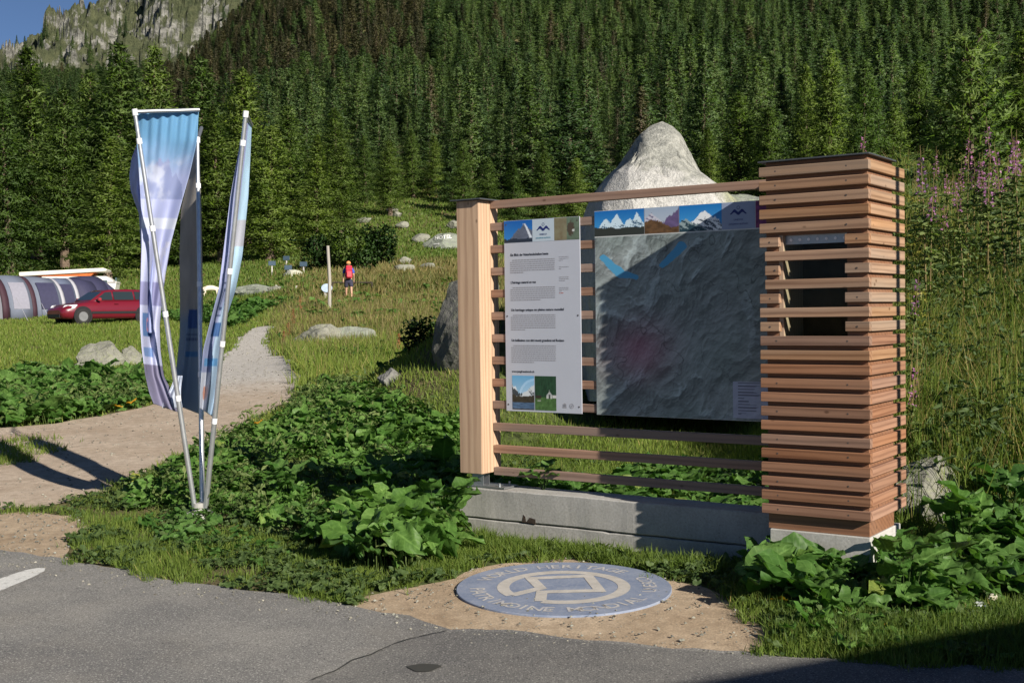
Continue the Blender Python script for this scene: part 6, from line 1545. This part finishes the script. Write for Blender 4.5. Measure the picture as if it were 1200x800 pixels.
dock_carpet('dock_leaves', PF, 16, .45, 1.7, 28, 'low leafy green strip along the far end of the path')
# individual dock plants
def dock_plant_mesh(seed, n=11, hmax=.34, sc=1.1):
    rs2 = np.random.RandomState(seed); az = rs2.uniform(0, 6.28, n); r_ = rs2.uniform(.03, .18, n); hh = hmax * rs2.uniform(.45, 1, n)
    P_ = np.stack([np.cos(az) * r_, np.sin(az) * r_, hh], 1)
    V, F, order = leaves(P_, az + rs2.normal(0, .3, n), rs2.normal(.45, .3, n), rs2.normal(0, .35, n), rs2.uniform(.7, 1.3, n) * sc, rs2, LT)
    lm_ = npmesh('leaves', V, F, tint=(np.clip(rs2.rand(n) * .8 + (rs2.rand(n) < .06) * .25, 0, 1))[order], smooth=True, luv=LUV[0]); lm_.materials.append(M['dock'])
    s = MB()
    for k in range(n): s.tube([(P_[k][0] * .2, P_[k][1] * .2, -.02), (P_[k][0] * .7, P_[k][1] * .7, hh[k] * .6), tuple(P_[k])], [.006, .005, .004], 5)
    me = D.meshes.new('stalks'); me.from_pydata(s.v, [], s.f); me.materials.append(M['herb']); return lm_, me
DP = [dock_plant_mesh(600 + k, [11, 9, 13][k], [.36, .28, .42][k], .85) for k in range(3)]
def plant2(name, loc_, rz, s, ab_, label, cat, group, names=('leaves', 'stalks')):
    e = empty(name, loc_, rz, label, cat, group, s)
    for me, nm in zip(ab_, names):
        o = D.objects.new(nm, me); COL.objects.link(o); o.parent = e
    return e
spots = [(893, 676, .78, 'large dock plant at the left front corner of the tower plinth'), (925, 682, .85, 'large dock plant against the tower plinth, second from its left corner'), (962, 690, .8, 'dock plant in front of the middle of the tower plinth'), (1000, 694, .75, 'dock plant in front of the right front corner of the tower plinth'), (915, 700, .9, 'dock plant with yellowing low leaves in front of the tower beside the bare earth'), (1045, 690, 1.1, 'dock plant right of the tower plinth corner'), (1085, 684, .9, 'dock plant in front of the rounded boulder beside the tower'), (1060, 712, 1.0, 'dock plant near the dark grass edge right of the tower'), (1135, 650, 1.2, 'large dock plant on the bank right of the rounded boulder'), (1180, 620, 1.2, 'dock plant on the bank at the right edge'), (1136, 628, .9, 'dock plant just right of the rounded boulder'),
         (430, 668, 1.2, 'dock plant at the front edge of the leafy carpet beside the bare earth'), (455, 650, 1.2, 'dock plant in the front of the leafy carpet, left of the disc'), (490, 655, 1.1, 'dock plant in the front of the leafy carpet near the wall end'), (515, 630, 1.2, 'dock plant close to the left end of the concrete wall'), (400, 640, 1.1, 'dock plant in the front row of the leafy carpet, left of centre'), (365, 636, 1.0, 'dock plant in the front row right of the banner poles'), (525, 560, 1.2, 'tall dock plant against the timber post'), (440, 600, 1.25, 'large dock plant in the middle of the leafy carpet'), (340, 585, 1.1, 'dock plant in the carpet between poles and post')]
for px, py, s, lab in spots:
    g_ = ground(px, py); plant2('dock_plant', g_, rng.uniform(0, 6), s * .72, DP[rng.randrange(3)], lab, 'leafy plant', 'dock plants standing out of the leaf carpets')
g_ = Vector((*ab(-2.62, .52), C(-.06))); plant2('dock_plant', g_, 1, .55, DP[1], 'single pale green leafy plant poking over the concrete wall below the lowest rail', 'leafy plant', 'dock plants standing out of the leaf carpets')

# ---------------------------------------------------------------- grasses
rs3 = np.random.RandomState(77)
# short grass near
def near_grass():
    x, y = polar(450000, -.68, .80, 5.0, 13.5, rs3); k = ~hard(x, y, True); x = x[k]; y = y[k]
    inA = inside(PA, x, y) | inside(PC, x, y); drp = inA & (rs3.rand(len(x)) < .78); x = x[~drp]; y = y[~drp]
    n_ = fbm(x * 1.6, y * 1.6, 3, 60); e = rs3.rand(len(x)) < ss(.22, .42, n_); x = x[e]; y = y[e]; n_ = n_[e]
    hh = rs3.uniform(.03, .085, len(x)) * (.7 + 1.1 * n_); t_ = rs3.rand(len(x)) * .55 + n_ * .3 + (rs3.rand(len(x)) < .06) * .3
    grass_obj('grass', x, y, hh, np.full(len(x), .0055), .9, t_, M['grass'], rs3, 'short green grass along the car park edge and round the leafy plants')
near_grass()
def tufts(n, poly, hr, wid, spread, per, lean, tr, name, label, mat=None, seg=3):
    rs2 = rs3; lo = poly.min(0); hi = poly.max(0); x = rs2.uniform(lo[0], hi[0], n * 3); y = rs2.uniform(lo[1], hi[1], n * 3); k = inside(poly, x, y) & ~hard(x, y); x = x[k][:n]; y = y[k][:n]
    m_ = len(x); X_ = np.repeat(x, per) + rs2.normal(0, spread, m_ * per); Y_ = np.repeat(y, per) + rs2.normal(0, spread, m_ * per); hb = np.repeat(rs2.uniform(.6, 1, m_), per)
    k = ~inside(stand_fp, X_, Y_); 
    return grass_obj(name, X_[k], Y_[k], (rs2.uniform(hr[0], hr[1], m_ * per) * hb)[k], np.full(k.sum(), wid), lean, (np.repeat(rs2.uniform(*tr, m_), per) + rs2.uniform(-.12, .12, m_ * per))[k], mat or M['grass'], rs2, label, seg)
edgeP = np.concatenate([np.array([ab(-3.3, .17), ab(-.75, .17), ab(-.75, -.12), ab(-2.2, -.22), ab(-3.5, -.30)])])
tufts(520, edgeP, (.06, .16), .006, .02, 26, 1.0, (.2, .6), 'grass', 'taller grass fringe along the foot of the concrete wall')
rimP = wpoly([(300, 700), (430, 700), (520, 650), (600, 640), (545, 668), (470, 690), (420, 712), (330, 700)])
tufts(300, rimP, (.05, .12), .006, .03, 22, 1.0, (.2, .6), 'grass', 'grass tufts at the edge of the bare earth left of the disc')
brP = wpoly([(840, 700), (930, 690), (1010, 722), (1100, 735), (1200, 712), (1300, 700), (1300, 788), (1000, 770), (900, 752), (930, 735), (905, 715)])
dock_carpet('low_weeds', brP, 160, .09, .42, 33, 'low leafy weeds mixed into the grass below the tower')
tufts(1100, brP, (.04, .15), .0065, .035, 24, 1.1, (.1, .6), 'grass', 'long grass in the shade along the car park edge below the tower')
tufts(60, wpoly([(640, 742), (780, 748), (900, 752), (905, 745), (780, 738), (660, 735)]), (.02, .05), .006, .04, 14, 1.2, (.2, .6), 'grass', 'sparse small grass growing at the seam of asphalt and earth')
# creeping small leaves on lawn edge
x, y = polar(30000, -.5, .4, 5.4, 12.5, rs3); k = ~hard(x, y) & (fbm(x * 2.2, y * 2.2, 3, 91) > .45); x = x[k]; y = y[k]; n = len(x)
P_ = np.stack([x, y, H(x, y) + rs3.uniform(.015, .06, n)], 1)
V, F, order = leaves(P_, rs3.uniform(0, 6.28, n), rs3.normal(.2, .4, n), rs3.normal(0, .4, n), rs3.uniform(.10, .26, n), rs3, LT)
o = link('clover', npmesh('clover', V, F, tint=(rs3.rand(n) * .8)[order], smooth=True), M['herb']); tag(o, 'small low herbs and clover between the grass blades', 'weeds', kind='stuff')
# middle distance lawn and meadow
def mid_grass():
    x, y = polar(500000, -.68, .60, 11.5, 62, rs3, .85); k = ~hard(x, y, True); x = x[k]; y = y[k]; t = x / y
    right = t > .24
    left = t < -.20
    k = (rs3.rand(len(x)) < np.where(right, .35, 1)) & ~((inside(PA, x, y) | inside(PB, x, y)) & (rs3.rand(len(x)) < .8)); x = x[k]; y = y[k]; t = t[k]; left = left[k]
    pn = fbm(x / 1.6, y / 1.6, 3, 71); k = rs3.rand(len(x)) < ss(.2, .4, pn); x = x[k]; y = y[k]; t = t[k]; left = left[k]; pn = pn[k]
    tall = ss(-.215, -.18, t) * ss(14, 22, y)
    hh = rs3.uniform(.05, .13, len(x)) * (1 - tall) * (1 + ss(14, 40, y) * .5) + tall * rs3.uniform(.12, .45, len(x)) * (.6 + .8 * pn)
    ti = rs3.rand(len(x)) * .45 + pn * .35 + tall * .12 + (rs3.rand(len(x)) < .1) * .3
    wd = np.maximum(.007, y * .00075)
    isd = (rs3.rand(len(x)) < tall * ss(18, 44, y) * .75) | (rs3.rand(len(x)) < .06)
    grass_obj('grass', x[~isd], y[~isd], hh[~isd], wd[~isd], .8, ti[~isd], M['grass'], rs3, 'green lawn and meadow grass on both sides of the path')
    grass_obj('dry_grass', x[isd], y[isd], hh[isd] * 1.15, wd[isd] * .8, .6, ti[isd], M['dry'], rs3, 'dry brownish meadow grass behind the path and round the hiker')
mid_grass()
def far_grass():
    x, y = polar(150000, -.50, .06, 58, 150, rs3, 1.0); t = x / y; pn = fbm(x / 5, y / 5, 3, 73)
    mead = ss(50, 60, y) * (1 - ss(74, 84, y)) * ss(-.22, -.13, t); hh = rs3.uniform(.15, .5, len(x)) * (.7 + .6 * mead); wd = y * .0012
    isd = rs3.rand(len(x)) < mead * .8 + .08
    grass_obj('grass', x[~isd], y[~isd], hh[~isd], wd[~isd], .9, (rs3.rand(len(x)) * .4 + pn * .5)[~isd], M['grass'], rs3, 'green grass on the slope below the wood')
    grass_obj('dry_grass', x[isd], y[isd], hh[isd], wd[isd], .7, (rs3.rand(len(x)) * .6 + pn * .35)[isd], M['dry'], rs3, 'reddish brown grass strip across the far meadow')
far_grass()
# ---------------------------------------------------------------- right bank: tall herbs
def bank():
    n = 200000; x, y = polar(n, .20, .80, 7.0, 24, rs3, .9); t = x / y
    wb = ss(.25, .33, t) * ss(8.2, 10, y); k = (rs3.rand(n) < wb) & ~inside(PC, x, y) & ~hard(x, y); a_, b_ = to_ab(x, y); k &= ~((a_ < .25) & (b_ < 1.0)); x = x[k]; y = y[k]; t = t[k]
    pn = fbm(x / .9, y / .9, 3, 74); n = len(x)
    hh = rs3.uniform(.25, .80, n) * (.5 + pn); ti = rs3.rand(n) * .5 + pn * .4
    isd = rs3.rand(n) < .17
    grass_obj('tall_grass', x[~isd], y[~isd], hh[~isd], np.maximum(.008, y[~isd] * .0007), .7, ti[~isd], M['grass'], rs3, 'tall green grass covering the bank right of the tower', seg=3)
    grass_obj('tall_grass', x[isd], y[isd], hh[isd] * 1.15, np.maximum(.006, y[isd] * .0006), .6, ti[isd], M['dry'], rs3, 'tall dry stalks mixed into the bank right of the tower', seg=3)
    # leafy herbs
    n = 40000; x, y = polar(n, .20, .80, 7.0, 24, rs3, .9); t = x / y; pn = fbm(x / .55 + 9, y / .55, 3, 75)
    wb = ss(.25, .33, t) * ss(8.2, 9.6, y); k = (rs3.rand(n) < wb * ss(.38, .5, pn)) & ~inside(PC, x, y); a_, b_ = to_ab(x, y); k &= ~((a_ < .25) & (b_ < 1.0)); x = x[k]; y = y[k]; pn = pn[k]; n = len(x)
    hz2 = rs3.uniform(.05, .75, n) * (.3 + pn * 1.1)
    P_ = np.stack([x, y, H(x, y) + hz2], 1); V, F, order = leaves(P_, rs3.uniform(0, 6.28, n), rs3.normal(.1, .5, n), rs3.normal(0, .5, n), rs3.uniform(.22, .5, n), rs3, [(T * [1, .45, 1], f) for T, f in LT])
    o = link('tall_herbs', npmesh('tall_herbs', V, F, tint=(rs3.rand(n) * .6 + .2 * pn)[order], smooth=True), M['herb']); tag(o, 'leafy tall herbs growing densely on the bank right of the tower', 'weeds', kind='stuff')
    # yellow-green umbels
    n = 260; x, y = polar(n, .32, .46, 11, 17, rs3); k = fbm(x / 1.2, y / 1.2, 2, 99) > .52; x = x[k]; y = y[k]; Vv = []; 
    P_ = []; 
    for a, b in zip(x, y):
        z = h1(a, b) + rs3.uniform(.45, .8)
        for q in range(40): P_.append((a + rs3.normal() * .07, b + rs3.normal() * .07, z + rs3.normal() * .012))
    P_ = np.array(P_); n = len(P_); dd = rs3.normal(size=(n, 3)) * [1, 1, .3]; dd /= np.linalg.norm(dd, axis=1, keepdims=True)
    V, F = tri_sprays(P_, dd, np.full(n, .03), np.full(n, .02), rs3); o = link('yellow_umbels', npmesh('yellow_umbels', V, F, tint=np.repeat(rs3.rand(n), 3)), leaf_mat('yellow green umbel', (.16, .18, .03), (.34, .30, .06), .3)); tag(o, 'yellow green flower heads scattered on the bank', 'wildflowers', kind='stuff')
bank()
# long arching grass clump at the right edge
g_ = gd(1175, 9.6)
cl = np.array([[g_.x - .25, g_.y - .2], [g_.x + .3, g_.y - .2], [g_.x + .3, g_.y + .3], [g_.x - .25, g_.y + .3]])
tufts(26, cl, (.5, .9), .008, .05, 16, 1.6, (.5, .9), 'arching_grass', 'long pale arching grass clump at the right edge of the bank', seg=5)
# willowherb: individual plants
def willowherb(seed, ht, flowering=1.0):
    rs2 = np.random.RandomState(seed); s = MB(); bend = rs2.normal(size=2) * .06
    pt_ = lambda f: np.array([bend[0] * f * f * ht, bend[1] * f * f * ht, f * ht])
    s.tube([tuple(pt_(f)) for f in np.linspace(0, 1, 6)], [.006, .0055, .005, .004, .003, .0015], 5)
    me = D.meshes.new('stem'); me.from_pydata(s.v, [], s.f); me.materials.append(M['stem'])
    n = 34; f = rs2.uniform(.25, .75, n); az = rs2.uniform(0, 6.28, n); P_ = np.array([pt_(q) for q in f]); V, F, order = leaves(P_, az, rs2.normal(.25, .25, n), rs2.normal(0, .3, n), rs2.uniform(.28, .42, n), rs2, [(T * [1, .20, 1], q) for T, q in LT])
    lm_ = npmesh('leaves', V, F, tint=rs2.rand(n)[order], smooth=True); lm_.materials.append(M['herb'])
    n = int(48 * flowering) + 8; f = .74 + .20 * rs2.rand(n) ** 1.2; az = rs2.uniform(0, 6.28, n); rr2 = (1.0 - f) * .10 + .008; P_ = np.array([pt_(q) for q in f]) + np.stack([np.cos(az) * rr2, np.sin(az) * rr2, rs2.normal(0, .008, n)], 1)
    dd = np.stack([np.cos(az), np.sin(az), rs2.normal(0, .5, n)], 1) + rs2.normal(size=(n, 3)) * .4; dd /= np.linalg.norm(dd, axis=1, keepdims=True)
    V, F = tri_sprays(P_, dd, rs2.uniform(.014, .026, n), rs2.uniform(.012, .020, n), rs2); fm_ = npmesh('flower_spike', V, F, tint=np.repeat(rs2.rand(n), 3)); fm_.materials.append(M['pink']); return me, lm_, fm_
WV = [willowherb(700 + k, [1.25, 1.4, 1.1, 1.3][k], [1, .8, .5, 1.2][k]) for k in range(4)]
wh = [(1086, 168), (1098, 186), (1078, 196), (1112, 200), (1126, 190), (1134, 172), (1142, 166), (1150, 184), (1161, 178), (1168, 160), (1176, 158), (1186, 168), (1193, 150), (1197, 172), (1105, 210), (1158, 196), (1131, 200), (1180, 190), (1204, 182), (1090, 212), (1146, 206), (1170, 206)]
for i_, (px, py) in enumerate(wh):
    d = 12.4 + (i_ * 37 % 19) / 19 * 3.0; x_ = (px - 600) / F_PX * d; h_ = at(px, py, d).z - h1(x_, d); sc = max(.55, min(1.6, h_ / 1.25))
    plant2('willowherb', (x_, d, at(px, py, d).z - 1.25 * sc), rng.uniform(0, 6), sc, WV[i_ % 4], 'pink flowering willowherb with a tall spike on the bank top around the young larch', 'wildflower', 'pink willowherbs on the bank top', ('stem', 'leaves', 'flower_spike'))
for px, py, d, lab in ((1004, 172, 9.6, 'single pink willowherb tip showing above the tower cap'), (1066, 338, 9.8, 'pink willowherb spike close to the right side of the tower'), (1062, 442, 9.2, 'low pink willowherb spike beside the lower tower side')):
    x_ = (px - 600) / F_PX * d; z_ = at(px, py, d).z; plant2('willowherb', (x_, d, z_ - 1.25), 1, 1.0, WV[1], lab, 'wildflower', None, ('stem', 'leaves', 'flower_spike'))
# few white flowers at right bottom, yellow leaves
def posy(name, loc_, ht, mat, label, r=.012, n=22, cat='wildflower'):
    e = empty(name, loc_, 0, label, cat); s = MB(); s.tube([(0, 0, -.02), (.01, 0, ht * .6), (0, .01, ht)], [.003, .0025, .002], 5); s.build('stem', M['herb'], e)
    q = rs3.normal(size=(n, 3)) * [r, r, r * .5]; dd = rs3.normal(size=(n, 3)); dd /= np.linalg.norm(dd, axis=1, keepdims=True); V, F = tri_sprays(q + [0, .01, ht], dd, np.full(n, r * 1.3), np.full(n, r * 1.0), rs3)
    link('blossom', npmesh('blossom', V, F, tint=np.repeat(rs3.rand(n), 3)), mat, e)
for px, py, lab in ((1155, 690, 'white flower in the grass at the lower right, topmost of three'), (1166, 700, 'white flower in the grass at the lower right, rightmost of three'), (1149, 708, 'white flower in the grass at the lower right, lowest of three')):
    g_ = ground(px, py + 24); posy('white_flower', g_, max(.1, at(px, py, g_.y).z - g_.z), M['whitef'], lab)
for i_, (px, py, h_) in enumerate(((338, 400, .55), (344, 388, .7), (333, 408, .45), (352, 372, .8), (468, 418, .5))):
    g_ = ground(px, py); e = empty('dock_seed_stalk', g_, 0, 'rust brown dry dock seed stalk beside the path', 'dry plant', 'rust brown dock stalks in the meadow'); s = MB(); s.tube([(0, 0, -.02), (.02, 0, h_ * .5), (0, .02, h_)], [.008, .007, .004], 5); s.build('stem', M['stem'], e)
    n = 130; q = rs3.normal(size=(n, 3)) * [.05, .05, .0]; q[:, 2] = h_ * (.35 + .65 * rs3.rand(n)); q[:, :2] *= (1.2 - q[:, 2:3] / h_ * .8); dd = rs3.normal(size=(n, 3)); dd /= np.linalg.norm(dd, axis=1, keepdims=True); V, F = tri_sprays(q, dd, np.full(n, .035), np.full(n, .025), rs3)
    link('seed_head', npmesh('seed_head', V, F, tint=np.repeat(rs3.rand(n), 3)), M['rust'], e)
def yleaf(px, py, dz, sc, lab):
    g_ = ground(px, py + 6); V, F = LT[0]; R3 = rot_mats(np.array([rng.uniform(0, 6)]), np.array([.2]), np.array([.4]), np.array([sc]))[0]
    o = link('yellow_leaf', npmesh('yellow_leaf', V @ R3.T, F, tint=np.full(len(V), .5), smooth=True), leaf_mat('yellowed leaf', (.55, .28, .02), (.65, .38, .04), .35)); o.location = (g_.x, g_.y, g_.z + dz); tag(o, lab, 'leaf')
yleaf(138, 478, .10, .75, 'orange yellow withered leaf at the front of the left leaf bed, left of two'); yleaf(155, 474, .12, .75, 'orange yellow withered leaf at the front of the left leaf bed, right of two')
yleaf(925, 712, .06, .45, 'small yellow leaf below the dock plants by the tower'); yleaf(1036, 738, .03, .3, 'small orange leaf in the grass below the tower'); yleaf(304, 510, .22, .5, 'small yellow leaf among the dock leaves right of the path'); yleaf(502, 655, .08, .45, 'yellowed leaf low in the carpet near the wall end')

# ---------------------------------------------------------------- grit and pebbles
def gravel(name, n, poly, smin, smax, label, mat, seed):
    r_ = np.random.RandomState(seed); lo = poly.min(0); hi = poly.max(0); x = r_.uniform(lo[0], hi[0], n * 4); y = r_.uniform(lo[1], hi[1], n * 4); k = inside(poly, x, y); x = x[k][:n]; y = y[k][:n]; n = len(x)
    T = np.array([(1, 0, 0), (-.5, .87, 0), (-.5, -.87, 0), (.1, .1, .75), (.6, .5, .3), (-.7, 0, .35)]); Fq = np.array([(0, 4, 3), (4, 1, 3), (1, 5, 3), (5, 2, 3), (2, 0, 3), (0, 1, 4), (1, 2, 5)])
    az = r_.uniform(0, 6.28, n); sc = smin + (smax - smin) * r_.rand(n) ** 4; R3 = rot_mats(az, r_.normal(0, .3, n), r_.normal(0, .3, n), sc)
    V = np.einsum('nij,mj->nmi', R3, T) + np.stack([x, y, H(x, y) + .014], 1)[:, None]
    F = (Fq[None] + (np.arange(n) * 6)[:, None, None]).reshape(-1, 3)
    o = link(name, npmesh(name, V.reshape(-1, 3), F, tint=np.repeat(r_.rand(n), 6)), mat); tag(o, label, 'gravel', kind='stuff')
M['grit'] = leaf_mat('grit stones', (.14, .13, .11), (.40, .37, .32), 0, rough=.9)
gravel('gravel', 1300, dirt_poly, .002, .014, 'loose grit on the bare earth round the disc', M['grit'], 1)
gravel('gravel', 3000, wpoly([(-60, 600), (60, 655), (230, 688), (420, 709), (530, 736), (900, 769), (900, 785), (520, 755), (400, 730), (200, 705), (0, 668), (-60, 670)]), .002, .012, 'loose grit along the crumbling asphalt edge', M['grit'], 2)
gravel('gravel', 4500, path_poly, .003, .022, 'small stones on the footpath', M['grit'], 3)
gravel('gravel', 1400, dirt2_poly, .002, .014, 'loose grit on the bare earth at the left', M['grit'], 4)
# crack where the newer asphalt patch meets the old surface
def crack(name, pts_, w_, lift):
    P2 = wpoly(pts_); out = []
    for a_, b_ in zip(P2[:-1], P2[1:]):
        k_ = max(2, int(np.linalg.norm(b_ - a_) / .03))
        for j in range(k_): out.append(a_ + (b_ - a_) * j / k_)
    out = np.array(out); out += (np.stack([fbm(out[:, 0] * 9, out[:, 1] * 9, 4, 5), fbm(out[:, 0] * 9 + 7, out[:, 1] * 9, 4, 6)], 1) - .5) * .06
    t_ = np.gradient(out, axis=0); t_ /= np.linalg.norm(t_, axis=1, keepdims=True); nn = np.stack([-t_[:, 1], t_[:, 0]], 1); ww = w_ * (.25 + 1.2 * fbm(out[:, 0] * 14, out[:, 1] * 14, 3, 8))[:, None]
    A = out + nn * ww; B = out - nn * ww; V = np.concatenate([np.c_[A, H(A[:, 0], A[:, 1]) + lift], np.c_[B, H(B[:, 0], B[:, 1]) + lift]]); n = len(out)
    F = [(i, i + 1, n + i + 1, n + i) for i in range(n - 1)]; o = link(name, npmesh(name, V, F), sm_); tag(o, kind='structure')
crack('road_seam', [(366, 802), (430, 772), (480, 753), (530, 741)], .006, .0225)
